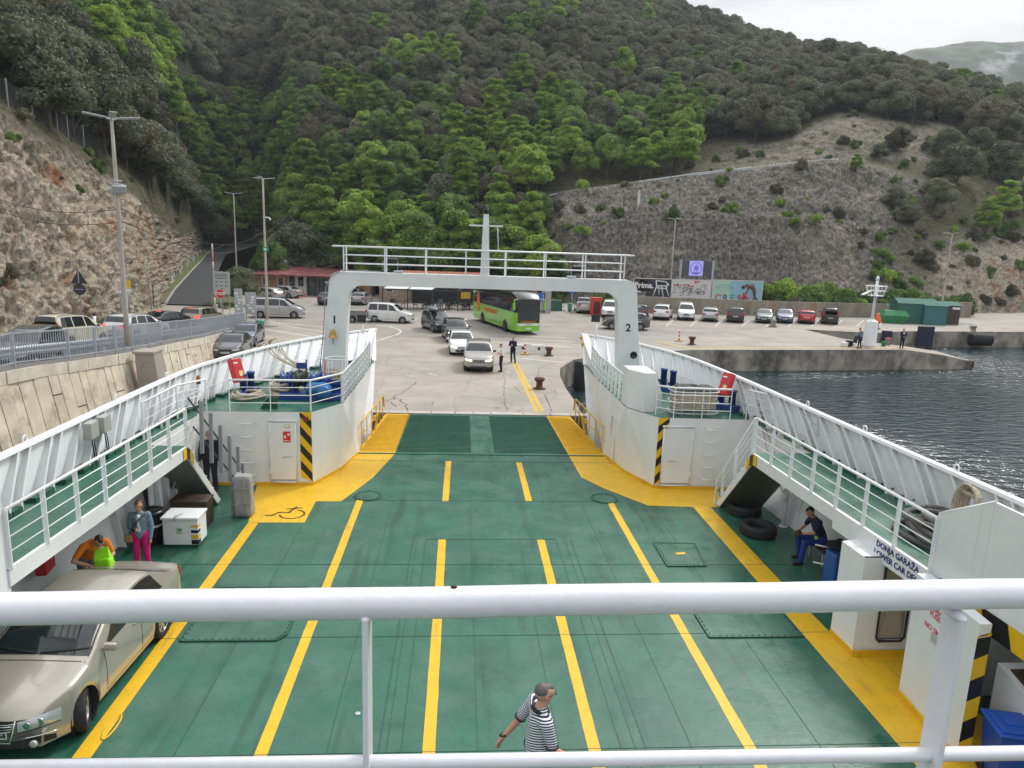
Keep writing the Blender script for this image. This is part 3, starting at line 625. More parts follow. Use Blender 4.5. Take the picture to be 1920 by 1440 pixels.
rim=[(dxa+.06,.32),(dxb-.06,.32),(dxb,.4),(dxb,1.9),(dxb-.06,1.98),(dxa+.06,1.98),(dxa,1.9),(dxa,.4)]
b.tube([(x,yq-.01,z) for x,z in rim],.022,6,closed=True);dr=b.build('lower_deck_door',blackr)
b=MB();b.rbox(((dxa+dxb)/2,yq+.07,1.15),(dxb-dxa-.03,.03,1.62),.01);b.bar((dxa+.1,yq+.04,.4),(dxb-.2,yq+.04,1.8),.05,.03);b.bar((dxb-.06,yq+.04,.5),(dxb-.3,yq+.04,1.8),.05,.03);b.build('door_leaf',mat('cream_door',(.42,.38,.30),.45,var=.1),parent=dr)
b=MB();b.tube([(dxa+.12,yq+.02,.9),(dxa+.12,yq-.06,.95),(dxa+.12,yq-.06,1.25)],.014,6);b.build('door_handle',galv,parent=dr)
b=FB();wz=3.2
b.add([(7.15,11.15,0),(7.05,9.45,0),(7.25,9.45,0),(7.4,11.15,0),(7.15,11.15,ZW),(7.05,9.45,ZW),(7.25,9.45,ZW),(7.4,11.15,ZW)],[(0,1,5,4),(1,2,6,5),(2,3,7,6),(3,0,4,7),(4,5,6,7)])
cw=b.build('casing_wall',white)
fx=Vector((7.05-7.15,9.45-11.15,0)).normalized()
pinkr=mat('faded_red_letter',(.62,.12,.17),.5)
def cwp(px,py):
 r=Vector(MC@np.array([px-960.,py-720.,F]));n_=Vector((fx.y,-fx.x,0));o_=Vector((7.15,11.15,0));c_=Vector(C0);s_=(o_-c_).dot(n_)/r.dot(n_); return c_+r*s_
nn=Vector((fx.y,-fx.x,0));nn=nn if nn.x<0 else -nn
for tx,px,py,sz in (('ZABRANJENO',1740,1131,.135),('PUŠENJE',1744,1148,.135),('NO SMOKING',1734,1167,.135)):
 q=cwp(px,py)+nn*.004
 text(tx,sz,pinkr,'lettering',cw,frame(q,fx,(0,0,1)),bold=.003,align='LEFT')
q=cwp(1752,1199)+nn*.003;b=MB();b.slab([q+fx*.12*i+Vector((0,0,.11*j)) for i,j in ((-1,-1),(1,-1),(1,1),(-1,1))],nn,.002);b.build('notice',mat('paper',(.66,.66,.62),.6),parent=cw)
b=MB()
for k in range(5):b.slab([q+nn*.003+fx*.09*i+Vector((0,0,.07-.03*k+.008*j)) for i,j in ((-1,-1),(1,-1),(1,1),(-1,1))],nn,.001)
b.build('notice_text',mat('grey_text',(.3,.3,.3),.6),parent=cw)
bb=FB();
for i in range(7):
 za=.0+i*.36;bb.poly([(7.04,9.44,za),(7.26,9.44,za+.1),(7.26,9.44,min(2.2,za+.46)),(7.04,9.44,min(2.2,za+.36))],k=i%2)
bb.build('hazard_stripes',[mat('hazard_yellow',(.75,.47,.01),.4),black])
b=FB();X_=7.45
b.slab([(X_,11.25,2.1),(X_,11.25,3.5),(X_,10.05,4.14),(X_,10.05,2.1)],(1,0,0),.05)
b.slab([(X_,10.045,2.1),(X_,10.045,4.14),(X_+.12,6,4.14),(X_+.12,6,2.1)],(1,.03,0),.05)
b.slab([(X_+.06,11.2,3.49),(9.3,11.2,3.49),(9.3,11.2,2.41),(X_+.06,11.2,2.41)],(0,1,0),.04)
sc_=b.build('stair_casing',white)
b=FB();b.slab([(-8.2,11.34,1.95),(-8.2,11.34,3.62),(-8.35,5,3.62),(-8.35,5,1.95)],(-1,0,0),.05);b.slab([(-8.22,11.33,3.6),(-9.6,11.33,3.6),(-9.6,11.33,2.41),(-8.22,11.33,2.41)],(0,1,0),.04);b.build('stair_casing',white)
b=MB();X2=X_-.006
b.add([(X2,11.2,3.5),(X2+.05,11.2,3.54),(X2+.05,10.05,4.18),(X2,10.05,4.15)],[(0,1,2,3)]);b.build('casing_edge',whitec,parent=sc_)
bb=MB();ys=[10.95,10.55,9.95,9.4,8.9,8.3,7.6]
for i,(ya,yb) in enumerate(zip(ys[:-1],ys[1:])):
 xf= lambda y:X_-.012+max(0,(10.05-y))*.03
 bb.poly([(xf(ya),ya,2.42-.0),(xf(yb),yb,2.42),(xf(yb-.14),yb-.14,2.05),(xf(ya-.14),ya-.14,2.05)],k=(i+1)%2)
bb.build('hazard_stripes',[mat('hazard_yellow',(.75,.47,.01),.4),black],parent=sc_)
bb=FB();bb.slab([(7.395,11.25,1.97),(7.25,14.2,1.97),(7.25,14.2,2.42),(7.395,11.25,2.42)],(1,0,0),.03);bb.build('name_board',white)
nav=mat('navy_letter',(.01,.02,.16),.5)
for tx,z_,y_ in (('DONJA GARAŽA',2.30,12.05),('LOWER CAR DECK',2.11,12.0)):text(tx,.165,nav,'lettering',ferry,frame((7.395-(y_-11.25)*.0492-.006,y_,z_),(.0492,-1,0),(0,0,1)),bold=.004)
b=FB();b.poly([(9.4,12.3,0),(9.4,5,0),(9.4,5,2.35),(9.4,12.3,2.35)]);b.poly([(7.4,11.1,0),(9.4,11.1,0),(9.4,11.1,2.35),(7.4,11.1,2.35)]);b.build('recess_wall',white)
b=FB();b.add([(7.85,9.9,0),(9.0,9.9,0),(9.0,8.4,0),(7.85,8.4,0),(7.85,9.9,1.45),(9.0,9.9,1.45),(9.0,8.4,1.05),(7.85,8.4,1.05)],[(3,2,1,0),(4,5,6,7),(0,1,5,4),(1,2,6,5),(2,3,7,6),(3,0,4,7)])
lk=b.build('deck_locker',whitec);b=MB();b.slab([(7.95,9.75,1.42),(8.9,9.75,1.42),(8.9,8.55,1.10),(7.95,8.55,1.10)],(0,-.26,.96),.015);b.build('locker_grating',mat('brown_grating',(.07,.045,.02),.7,var=.3,vs=30,bump=1,bs=60),parent=lk)
# railing in front of the camera
b=FB();RY=1.25
l0=Vector(P(0,1141,Y=RY));l1=Vector(P(1920,1113,Y=RY));d=(l1-l0).normalized()
npt=14;pts=[l0-d*.6+(l1-l0+d*1.2)*(i/npt)+Vector((0,0,.0012*math.sin(i*1.9))) for i in range(npt+1)]
nearw=mat('near_rail_paint',(.76,.76,.80),.32,var=.03,vs=14,bump=.10,bs=22,col2=(.60,.59,.60),c2s=9,c2lo=.66,c2hi=.8,coat=.25)
b.tube(pts,.0295,28);rail=b.build('bridge_rail',nearw)
b=MB();m0=Vector(P(690,1430,Y=RY));m1=Vector(P(1900,1412,Y=RY));d2=(m1-m0).normalized();b.tube([m0-d2*1.2,m1+d2*.8],.0145,20);b.build('mid_rail',nearw,parent=rail)
for px,tx in ((688,.012),(1790,.012)):
 q=P(px,1150,Y=RY);q2=P(px-(4 if px<900 else 25),1430,Y=RY);ax=(q2-q);
 b=MB();b.rbox((q.x,RY,q.z-.33),(tx,.062,.66),.004);o=b.build('rail_stanchion',nearw,parent=rail)
 b=MB();b.sphere((q.x,RY,q.z+.0),.017,10,8,sc=(.8,2.0,.7));b.build('weld_bead',nearw,parent=o)
b=MB();q=P(851,1101,Y=RY-.02);
b.sphere((q.x,RY-.018,q.z-.001),.006,8,6,sc=(1.1,.3,.6));b.build('paint_chip',rust,parent=rail)
# VEHICLES
tyrem=mat('tyre_rubber',(.016,.016,.017),.85,bump=.3,bs=30)
rimm=mat('alloy_rim',(.45,.46,.47),.3,.8)
darkpl=mat('black_plastic',(.022,.022,.024),.55)
lampg=mat('lamp_glass',(.62,.64,.66),.08,.35,spec=.9)
tailm=mat('tail_lamp_red',(.45,.01,.012),.15)
headon=mat('lit_headlight',(1,.93,.72),.3,emit=1.3)
tailon=mat('lit_tail_lamp',(1,.06,.03),.3,emit=1.2)
plate=mat('number_plate',(.75,.76,.74),.5)
platek=mat('plate_character',(.03,.03,.04),.5)
def paint(name,c,metal=.35,rough=.32): return mat('car_paint_'+name,c,rough,metal,coat=1.,var=.03,vs=3)
TOP={'sedan':dict(L=4.55,W=1.78,top=[(0,.73),(.04,.785),(.16,.85),(.45,.915),(.8,.97),(1.02,1.0),(1.14,1.025),(1.55,1.22),(1.95,1.385),(2.35,1.45),(2.9,1.46),(3.25,1.42),(3.55,1.30),(3.95,1.10),(4.1,1.06),(4.45,1.04),(4.53,.98),(4.55,.85)],cowl=1.14,rf=1.98,rr=3.28,tg=3.95,belt=.93,ax=(.86,3.45),r=.315,wins=[(1.46,2.55,2.02,2.53),(2.63,3.50,2.61,3.30)]),'hatch':dict(L=4.2,W=1.77,top=[(0,.60),(.05,.70),(.2,.80),(.6,.92),(1.0,1.0),(1.12,1.03),(1.5,1.25),(1.86,1.42),(2.2,1.49),(2.8,1.5),(3.4,1.45),(3.72,1.38),(3.95,1.12),(4.1,1.02),(4.18,.9),(4.2,.75)],cowl=1.12,rf=1.88,rr=3.68,tg=4.0,belt=.95,ax=(.82,3.40),r=.31,wins=[(1.38,2.35,1.9,2.36),(2.43,3.22,2.44,3.10),(3.3,3.62,3.2,3.4)]),'suv':dict(L=4.5,W=1.84,top=[(0,.74),(.05,.86),(.2,.96),(.7,1.06),(1.12,1.12),(1.25,1.15),(1.6,1.38),(1.95,1.57),(2.3,1.65),(3.0,1.67),(3.7,1.63),(4.05,1.55),(4.28,1.2),(4.4,1.05),(4.48,.92),(4.5,.75)],cowl=1.26,rf=1.97,rr=4.0,tg=4.3,belt=1.06,ax=(.88,3.56),r=.345,wins=[(1.55,2.48,2.0,2.48),(2.56,3.35,2.56,3.3),(3.43,4.0,3.4,3.75)]),'mpv':dict(L=4.4,W=1.79,top=[(0,.70),(.05,.82),(.2,.95),(.6,1.06),(.9,1.14),(1.0,1.17),(1.4,1.45),(1.75,1.68),(2.1,1.79),(2.8,1.83),(3.8,1.82),(4.2,1.77),(4.32,1.5),(4.38,1.1),(4.40,.9),(4.4,.7)],cowl=1.0,rf=1.78,rr=4.17,tg=4.35,belt=1.08,ax=(.83,3.5),r=.32,wins=[(1.32,2.15,1.78,2.18),(2.25,3.15,2.27,3.15),(3.23,4.1,3.23,3.98)]),'van':dict(L=4.4,W=1.82,top=[(0,.70),(.05,.82),(.2,.95),(.6,1.06),(.9,1.14),(1.0,1.17),(1.4,1.45),(1.75,1.68),(2.1,1.79),(2.8,1.83),(3.8,1.82),(4.2,1.77),(4.34,1.5),(4.38,1.1),(4.40,.9),(4.4,.7)],cowl=1.0,rf=1.78,rr=4.17,tg=4.35,belt=1.08,ax=(.83,3.5),r=.32,wins=[(1.32,2.15,1.78,2.18)]),'minibus':dict(L=5.0,W=1.9,top=[(0,.72),(.05,.88),(.2,1.0),(.55,1.12),(.8,1.2),(.9,1.24),(1.3,1.5),(1.7,1.74),(2.1,1.86),(2.8,1.9),(4.2,1.89),(4.75,1.83),(4.9,1.5),(4.98,1.1),(5.0,.9),(5.0,.7)],cowl=.92,rf=1.75,rr=4.72,tg=4.93,belt=1.12,ax=(.9,3.95),r=.34,wins=[(1.25,2.15,1.75,2.18),(2.22,3.45,2.24,3.45),(3.5,4.7,3.5,4.6)]),'pickup':dict(L=5.2,W=1.82,top=[(0,.80),(.05,.92),(.2,1.04),(.8,1.12),(1.2,1.17),(1.32,1.2),(1.65,1.45),(1.95,1.66),(2.3,1.74),(3.2,1.75),(3.45,1.7),(3.6,1.4),(3.68,1.14),(4.4,1.12),(5.12,1.12),(5.18,1.08),(5.2,.8)],cowl=1.32,rf=1.97,rr=3.42,tg=3.64,belt=1.1,ax=(.92,4.0),r=.37,wins=[(1.6,2.45,2.0,2.46),(2.53,3.3,2.53,3.2)]),}
def smooth_interp(xs,ys,x):
 xs=np.array(xs);ys=np.array(ys);i=int(np.clip(np.searchsorted(xs,x)-1,0,len(xs)-2));h=xs[i+1]-xs[i];t=(x-xs[i])/h
 def sl(k):
  if k<=0 or k>=len(xs)-1:kk=min(max(k,0),len(xs)-2) if k<=0 else len(xs)-2; return (ys[kk+1]-ys[kk])/(xs[kk+1]-xs[kk])
  a=(ys[k]-ys[k-1])/(xs[k]-xs[k-1]);b=(ys[k+1]-ys[k])/(xs[k+1]-xs[k]); return 0 if a*b<=0 else 2*a*b/(a+b)
 m0,m1=sl(i)*h,sl(i+1)*h
 return ys[i]*(2*t**3-3*t*t+1)+m0*(t**3-2*t*t+t)+ys[i+1]*(-2*t**3+3*t*t)+m1*(t**3-t*t)
class Shape:
 def __init__(s,st):
  s.d=d=TOP[st];s.L,s.W=d['L'],d['W'];s.xs=[p[0] for p in d['top']];s.zs=[p[1] for p in d['top']];s.zb=.20 if st in ('sedan','hatch') else .26;s.st=st
 def zt(s,x): return smooth_interp(s.xs,s.zs,min(max(x,0),s.L))
 def hw(s,x):
  u=x/s.L;w=s.W/2;f=min(1,.74+.26*math.sin(min(1,x/.75)*math.pi/2));r=min(1,.84+.16*math.sin(min(1,(s.L-x)/.6)*math.pi/2)); return w*f*r
 def low(s,x):
  z=s.zb+.06*max(0,1-x/.4)+.08*max(0,1-(s.L-x)/.5);R_=s.d['r']*1.17
  for a in s.d['ax']:
   dx=abs(x-a)
   if dx<R_:z=max(z,s.d['r']-.02+math.sqrt(R_*R_-dx*dx))
  return z
 def ring(s,x):
  "right-hand half section from sill to centre line: 9 points (y, z)"
  w=s.hw(x);t=s.zt(x);b=min(s.d['belt']+.03*(x/s.L),t-.05);lo=min(s.low(x),b-.12);ex=max(0,t-b-.05)
  yr=w*.965-.30*ex-.02;e=min(.06,.03+ex*.1)
  m=lo+(b-lo)*.5
  return [(w*.955,lo),(w*.99,lo+(b-lo)*.18),(w*1.0,m),(w*.992,lo+(b-lo)*.78),(w*.965,b),(yr,t-e),(yr-.07 if ex>.05 else yr*.9,t-e*.35),(yr*.5,t-.008),(0,t)]
 def S(s,x,v,off=0.):
  "surface point: x along, v in 0..8 on the ring, mirrored for v<0"
  def q(x,v):
   r=s.ring(x);a=min(abs(v),8);i=min(int(a),7);f=a-i;y=r[i][0]*(1-f)+r[i+1][0]*f;z=r[i][1]*(1-f)+r[i+1][1]*f
   return Vector((y if v>=0 else -y,s.L/2-x,z))
  p=q(x,v)
  if off:
   e=.02;a=q(min(x+e,s.L),v)-q(max(x-e,0),v);v2=min(abs(v)+.08,8);v1=abs(v)-.08 if abs(v)>.08 else 0;sg=1 if v>=0 else -1
   b=q(x,sg*v2)-q(x,sg*v1) if abs(v)<7.9 else Vector((-1,0,0))
   n=a.cross(b);
   if n.length>1e-9:
    n.normalize();c=Vector((0,p.y,.6));
    if n.dot(p-c)<0:n=-n
    p=p+n*off
  return p
def patch(mb,sh,fx,v0,v1,nu,nv,off,k=None):
 "fx(v01)->(xa,xb): curved panel following the body"
 vs=[]
 for j in range(nv+1):
  t=j/nv;v=v0+(v1-v0)*t;xa,xb=fx(t)
  for i in range(nu+1):vs.append(sh.S(xa+(xb-xa)*i/nu,v,off))
 mb.add(vs,[(j*(nu+1)+i,j*(nu+1)+i+1,(j+1)*(nu+1)+i+1,(j+1)*(nu+1)+i) for j in range(nv) for i in range(nu)],k,True)
def endx(sh,y,z,front):
 "x of the nose or tail surface at lateral y, height z"
 w=sh.W/2;c=(.30 if sh.st=='sedan' and front else .16)*(abs(y)/w)**2.6
 if front: return c+(-.0 if z<.62 else (z-.62)*.10)
 return sh.L-(.09*(abs(y)/w)**2.6)-(max(0,z-.75)*.08)
def wheel(parent,x,y,r,w,near=False,rim=None,side=1):
 n=28 if near else 18;b=MB();hw=w/2
 b.lathe((0,0,0),[(r*.66,-hw*.9),(r*.80,-hw),(r*.96,-hw*.92),(r,-hw*.6),(r,hw*.6),(r*.96,hw*.92),(r*.80,hw),(r*.66,hw*.9),(r*.62,0)],n,'X',capends=False)
 g=bpy.data.objects.new('wheel',None) if False else None
 o=b.build('wheel',tyrem,parent);o.location=(x,y,r)
 b=MB();q=side*hw*.80
 b.lathe((0,0,0),[(r*.67,q),(r*.60,q-side*.02),(r*.58,q-side*.07),(0,q-side*.075)],n,'X',k=1,capends=False)
 for i in range(7 if near else 5):
  a=2*math.pi*i/(7 if near else 5);c,s_=math.cos(a),math.sin(a)
  b.bar((q-side*.02,c*r*.08,s_*r*.08),(q-side*.025,c*r*.62,s_*r*.62),r*.20,.02,(0,-s_,c),k=0)
 b.tube([(q-side*.01,math.cos(a)*r*.62,math.sin(a)*r*.62) for a in np.linspace(0,2*math.pi,n+1)[:-1]],r*.055,5,closed=True,k=0)
 b.lathe((0,0,0),[(r*.16,q-side*.02),(r*.14,q),(0,q+side*.005)],12,'X',k=0,capends=False)
 b.build('rim',[rim or rimm,darkpl],o)
 return o
def car(st,pm,label,cat,front=None,rear=None,ctr=None,hd=0.,z=0.,group='vehicles on the quay',name=None,near=False,lit_h=False,lit_t=False,rails=False,lower=None,rim=None,sx=1.,plates='',z_tilt=0.,brake=False):
 """hd: heading in degrees, 0 = towards +Y (bow direction), positive turns left. front/rear/ctr: ground point (x, y)"""
 sh=Shape(st);L_=sh.L;h=R(hd);d=Vector((-math.sin(h),math.cos(h),0))
 if front is not None:c=Vector((front[0],front[1],0))-d*L_/2
 elif rear is not None:c=Vector((rear[0],rear[1],0))+d*L_/2
 else :c=Vector((ctr[0],ctr[1],0))
 t=thing(name or {'sedan':'parked_car','hatch':'parked_car','suv':'parked_suv','mpv':'parked_van','van':'parked_van','minibus':'parked_minibus','pickup':'parked_pickup'}[st],label,cat,(c.x,c.y,z),h,group)
 if z_tilt:t.rotation_mode='XYZ';t.rotation_euler=(R(z_tilt),0,h)
 ns=80 if near else 52
 xs=sorted(set([round(x,3) for x in np.linspace(0.0,L_,ns)]+[a+dx*sh.d['r']*1.17 for a in sh.d['ax'] for dx in (-1,1,-.97,.97,-.9,.9)]))
 b=MB();rings=[]
 for x in xs:
  r_=sh.ring(x);yoff=L_/2-x
  full=[(y,z_) for y,z_ in r_]+[(-y,z_) for y,z_ in reversed(r_[:-1])]
  row=[]
  for y,z_ in full:
   xx=x
   if x<.6:e=endx(sh,y,z_,True);xx=e+(x/.6)*(.6-e)
   if L_-x<.30:e=endx(sh,y,z_,False);xx=L_-.30+((x-(L_-.30))/.30)*(e-(L_-.30))
   row.append((y,L_/2-xx,z_))
  rings.append(row)
 m=len(rings[0]);vs=[p for r_ in rings for p in r_];n=len(rings)
 for i in range(n-1):
  for j in range(m-1): pass
 lowk=1 if lower else 0
 b.add(vs,[],0)
 for i in range(n-1):
  for j in range(m-1):
   b.f.append((i*m+j,(i+1)*m+j,(i+1)*m+j+1,i*m+j+1));b.m.append(lowk if j in (0,m-2) else 0);b.sm.append(True)
  b.f.append((i*m,i*m+m-1,(i+1)*m+m-1,(i+1)*m));b.m.append(2);b.sm.append(False)
 for i in (0,n-1):
  h_=m//2
  for j in range(h_):
   a,c_,d_,e_=i*m+j,i*m+j+1,i*m+m-2-j,i*m+m-1-j
   b.f.append((a,c_,d_,e_) if c_!=d_ else (a,c_,e_));b.m.append(lowk if j==0 else 0);b.sm.append(True)
 body=b.build('body',[pm,lower or pm,darkpl],t,auto=38)
 d_=sh.d;G=12 if near else 6
 b=MB()
 for a in d_['ax']:
  for s in (-1,1):
   b.lathe((s*(sh.W/2-.24),L_/2-a,d_['r']),[(d_['r']*1.14,-.2),(d_['r']*1.14,.17)],18,'X',capends=False)
 b.build('wheel_arch',darkpl,t)
 b=MB();patch(b,sh, lambda t_:(d_['cowl']+.03,d_['rf']-.04),5.55,8,G,4,.006);patch(b,sh, lambda t_:(d_['cowl']+.03,d_['rf']-.04),-5.55,-8,G,4,.006);b.build('windshield',glass,t)
 if st!='van':
  b=MB()
  for s in (1,-1):patch(b,sh, lambda t_:(d_['rr']+.05,d_['tg']-.03),s*5.6,s*8,G,4,.006)
  b.build('rear_window',glass,t)
 for s in (1,-1):
  for xa,xb,xc,xd in d_['wins']:
   b=MB();patch(b,sh, lambda t_:(xa+(xc-xa)*t_,xb+(xd-xb)*t_),s*4.10,s*4.92,G,4,.006);b.build('side_window',glass,t)
 b=MB();sm_=[d_['wins'][0][0]-.02,d_['wins'][0][1]+.04]+([d_['wins'][1][1]+.03] if len(d_['wins'])>1 else [])
 for s in (1,-1):
  for x in sm_:patch(b,sh, lambda t_:(x-.007,x+.007),s*.6,s*3.95,1,6,.003)
  patch(b,sh, lambda t_:(sm_[0],sm_[-1]),s*.55,s*.62,12,1,.003)
 for x in (d_['cowl']-.08,):patch(b,sh, lambda t_:(x-.008,x+.008),-5.5,-8,1,4,.003);patch(b,sh, lambda t_:(x-.008,x+.008),5.5,8,1,4,.003)
 b.build('shut_line',darkpl,t)
 hz=sh.zt(.12)-.13
 fr= lambda y,z_,o=.0:Vector((y,L_/2-endx(sh,y,z_,True)+.006+o,z_))
 rr_= lambda y,z_,o=.0:Vector((y,L_/2-endx(sh,y,z_,False)-.006-o,z_))
 def facep(fn,y0,y1,z0,z1,name,mm,zz=None,par=t,inset=0.,bul=0.):
  b=MB();n_=6;vs=[]
  for j in range(4):
   for i in range(n_+1):
    y=y0+(y1-y0)*i/n_;f=i/n_;zz0,zz1=(z0,z1) if not zz else (z0+zz[0]*f,z1+zz[1]*f);z_=zz0+(zz1-zz0)*j/3;bb_=bul*math.sin(math.pi*f)*math.sin(math.pi*j/3)
    vs.append(fn(y,z_,bb_))
  b.add(vs,[(j*(n_+1)+i,j*(n_+1)+i+1,(j+1)*(n_+1)+i+1,(j+1)*(n_+1)+i) for j in range(3) for i in range(n_)],smooth=True)
  return b.build(name,mm,par)
 W2=sh.W/2*.76;W2r=sh.W/2*.84
 for s in (1,-1):
  if near:
   hl=facep(fr,s*.39,s*.86,.545,.70,'headlight',lampg,zz=(.06,.085),bul=.035)
   for yy_,rr2 in ((.52,.045),(.66,.05)):q=fr(s*yy_,.645+.14*(yy_-.5),.036);MB().lathe(q,[(rr2*1.15,-.01),(rr2*1.15,.006),(rr2*.8,-.004),(0,.008)],16,'Y').build('reflector',chrome,hl)
   facep(fr,s*.38,s*.85,.53,.545,'lamp_rim',darkpl,zz=(.045,.045),par=hl,bul=.02)
  else :
   b=MB();patch(b,sh, lambda t_:(.12,.34-.10*t_),s*2.9,s*3.8,6,3,.008)
   hl=b.build('headlight',headon if lit_h else lampg,t)
   facep(fr,s*W2*.60,s*W2*1.08,hz-.08,hz+.02,'headlight_lens',headon if lit_h else lampg,zz=(.02,.03),par=hl,bul=.01)
  tl_z=d_['belt']-.16 if st not in ('mpv','van','minibus') else 1.0
  th=.16 if st not in ('mpv','van','minibus') else .42
  b=MB();patch(b,sh, lambda t_:(L_-.20,L_-.0),s*3.1,s*4.05,4,3,.006)
  tl=b.build('tail_light',tailon if lit_t else tailm,t)
  facep(rr_,s*W2r*(.66 if th<.3 else .84),s*W2r*1.0,tl_z-.02,tl_z-.02+th,'tail_light_lens',tailon if lit_t else tailm,par=tl,bul=.008)
 if brake:
  q=sh.S(d_['rr']+.03,8,.02);MB().box((0,q.y,q.z),(.4,.05,.03)).build('brake_light',tailon,t)
 g0=hz-.10;facep(fr,-W2*.46,W2*.46,g0-.02,g0+.11,'grille',darkpl);facep(fr,-W2*.72,W2*.72,.30,.42,'lower_grille',darkpl)
 if near or st in ('suv','hatch','minibus'):
  b=MB();q0=[fr(y,g0+.045,.006) for y in np.linspace(-W2*.46,W2*.46,7)];b.tube(q0,.009,5);b.build('grille_bar',chrome,t)
 for fn,nm in ((fr,1),(rr_,-1)):
  pz=.52 if nm>0 else (.72 if st in ('hatch','mpv','suv','sedan','pickup') else .9)
  p_=facep(fn,-.26,.26,pz-.055,pz+.055,'license_plate',plate)
  p_.location=(0,.012*nm,0)
  b=MB()
  for k_ in range(6):
   b.box((-.19+.075*k_+(0.02 if k_>1 else 0),fn(0,pz).y+.022*nm,pz),(.035,.004,.07))
  if not near:b.build('plate_text',platek,p_).location=(0,-.0*nm,0)
 facep(rr_,-W2r*.9,W2r*.9,.28,.44,'rear_bumper_trim',darkpl)
 for s in (1,-1):
  q=sh.S(d_['wins'][0][0]+.02,s*4.1);b=MB();b.rbox((q.x+s*.12,q.y+.02,q.z+.05),(.20,.10,.13),.035);b.bar((q.x,q.y,q.z),(q.x+s*.1,q.y,q.z+.02),.04,.04);mm_=b.build('wing_mirror',pm if not lower else darkpl,t,auto=40)
  MB().box((q.x+s*.12,q.y-.034,q.z+.05),(.16,.006,.10)).build('mirror_glass',glass,mm_)
 b=MB()
 for s in (1,-1):
  for x in sm_[1:]:
   q=sh.S(x-.16,s*3.55,.012);b.rbox(q,(.03,.15,.028),.01)
 b.build('door_handles',pm,t)
 if rails:
  for s in (1,-1):
   b=MB();pts=[sh.S(x,s*5.25,.045) for x in np.linspace(d_['rf']+.2,d_['rr']-.1,8)];b.tube([sh.S(d_['rf']+.12,s*5.25,0)]+pts+[sh.S(d_['rr']-.03,s*5.25,0)],.018,6);b.build('roof_rail',chrome if rails==1 else darkpl,t)
 if st=='pickup':
  MB().box((0,L_/2-4.4,1.125),(1.45,1.35,.03)).build('bed_cover',darkpl,t)
 for a in d_['ax']:
  for s in (-1,1):
   wheel(t,s*(sh.W/2-.115),L_/2-a,d_['r'],.20,near,rim,s)
 return t
G_= lambda px,py,z=0.:tuple(P(px,py,z=z)[:2])
white_c=paint('white',(.72,.73,.73),0,.3);silver=paint('silver',(.42,.43,.44));lgrey=paint('light_grey',(.30,.31,.32));dgrey=paint('dark_grey',(.075,.08,.09))
blackc=paint('black',(.012,.013,.016));navy=paint('navy',(.012,.022,.05));bluec=paint('blue',(.02,.04,.12));redc=paint('red',(.42,.015,.02));brownc=paint('brown_black',(.022,.016,.018));creamc=paint('cream',(.62,.58,.45),0,.35)
beige=paint('beige',(.42,.39,.33),.45,.30);goldc=paint('gold_grey',(.28,.26,.20));teal=paint('dark_teal',(.012,.035,.045));tiguan=paint('warm_silver',(.36,.34,.31))
Q='cars queuing to board the ferry'
car('suv',tiguan,'warm silver SUV with lit headlights at the head of the boarding queue','car',front=G_(897,700),hd=179,group=Q,name='queuing_suv',lit_h=True,rails=2,lower=darkpl)
car('hatch',white_c,'white hatchback second in the boarding queue, right behind the warm silver SUV','car',front=(-.75,48.6),hd=183,group=Q,name='queuing_car',lit_h=True)
car('suv',blackc,'black SUV third in the boarding queue, with lit headlights above a white bonnet line','car',front=(-1.0,54.6),hd=188,group=Q,name='queuing_suv',lit_h=True,rails=1)
dk=car('suv',teal,'dark blue estate car carrying a roof box and a bicycle, last in the boarding queue','car',front=(-2.2,60.4),hd=200,group=Q,name='queuing_suv',rails=1)
K='cars parked in the row by the concrete wall'
car('pickup',silver,'silver pickup truck parked next to the red kiosk','pickup truck',rear=G_(1097,589),hd=-4,group=K)
car('van',white_c,'white delivery van parked just behind the gantry leg marked 2','van',front=G_(1143,597),hd=168,group=K,lower=darkpl)
car('suv',brownc,'dark SUV parked between the gantry leg and the white off-roader','car',rear=G_(1197,600),hd=-18,group=K)
car('suv',white_c,'white off-roader with black roof trim parked below the dark furniture poster','car',rear=G_(1238,601),hd=-22,group=K,lower=darkpl)
car('van',white_c,'white delivery van parked in front of the screen post, between white off-roader and silver hatchback','van',front=G_(1286,602),hd=164,group=K,lower=darkpl)
car('hatch',silver,'silver hatchback parked right of the white delivery van','car',rear=G_(1330,604),hd=-20,group=K)
car('suv',brownc,'dark brown SUV parked below the pale blue poster','car',rear=G_(1378,606),hd=-20,group=K)
car('hatch',teal,'dark grey-blue hatchback parked nose out behind the stone bollard','car',front=G_(1432,607),hd=158,group=K)
car('hatch',bluec,'small blue hatchback parked left of the red car','car',front=G_(1471,607),hd=158,group=K)
car('hatch',redc,'red hatchback parked in the row by the wall','car',rear=G_(1512,608),hd=-24,group=K)
car('mpv',blackc,'black high-roofed van at the right end of the parked row','van',rear=G_(1556,609),hd=-24,group=K)
car('suv',dgrey,'dark grey SUV seen side-on driving behind the gantry leg marked 2','car',ctr=G_(1172,617),hd=84,group='cars moving on the quay',name='driving_suv')
car('minibus',silver,'long silver passenger van with dark windows seen side-on by the lamp post','van',ctr=(P(528,592,z=0).x,69.3),hd=-84,group='vehicles on the quay')
car('mpv',white_c,'white family van towing a small trailer across the quay','van',ctr=(P(732,604,z=0).x,67.8),hd=-100,group='cars moving on the quay',name='driving_van',lower=None)
car('hatch',lgrey,'beige-grey hatchback parked with its tail to the camera, seen through the gantry beside leg 1','car',rear=G_(669,573),hd=-8,group='cars parked by the terminal')
car('hatch',dgrey,'dark grey hatchback parked before the glazed terminal front','car',rear=G_(606,573),hd=-14,group='cars parked by the terminal')
car('sedan',silver,'silver saloon parked before the orange-tan wall of the terminal','car',ctr=(P(527,560,z=0).x,91.5),hd=66,group='cars parked by the terminal')
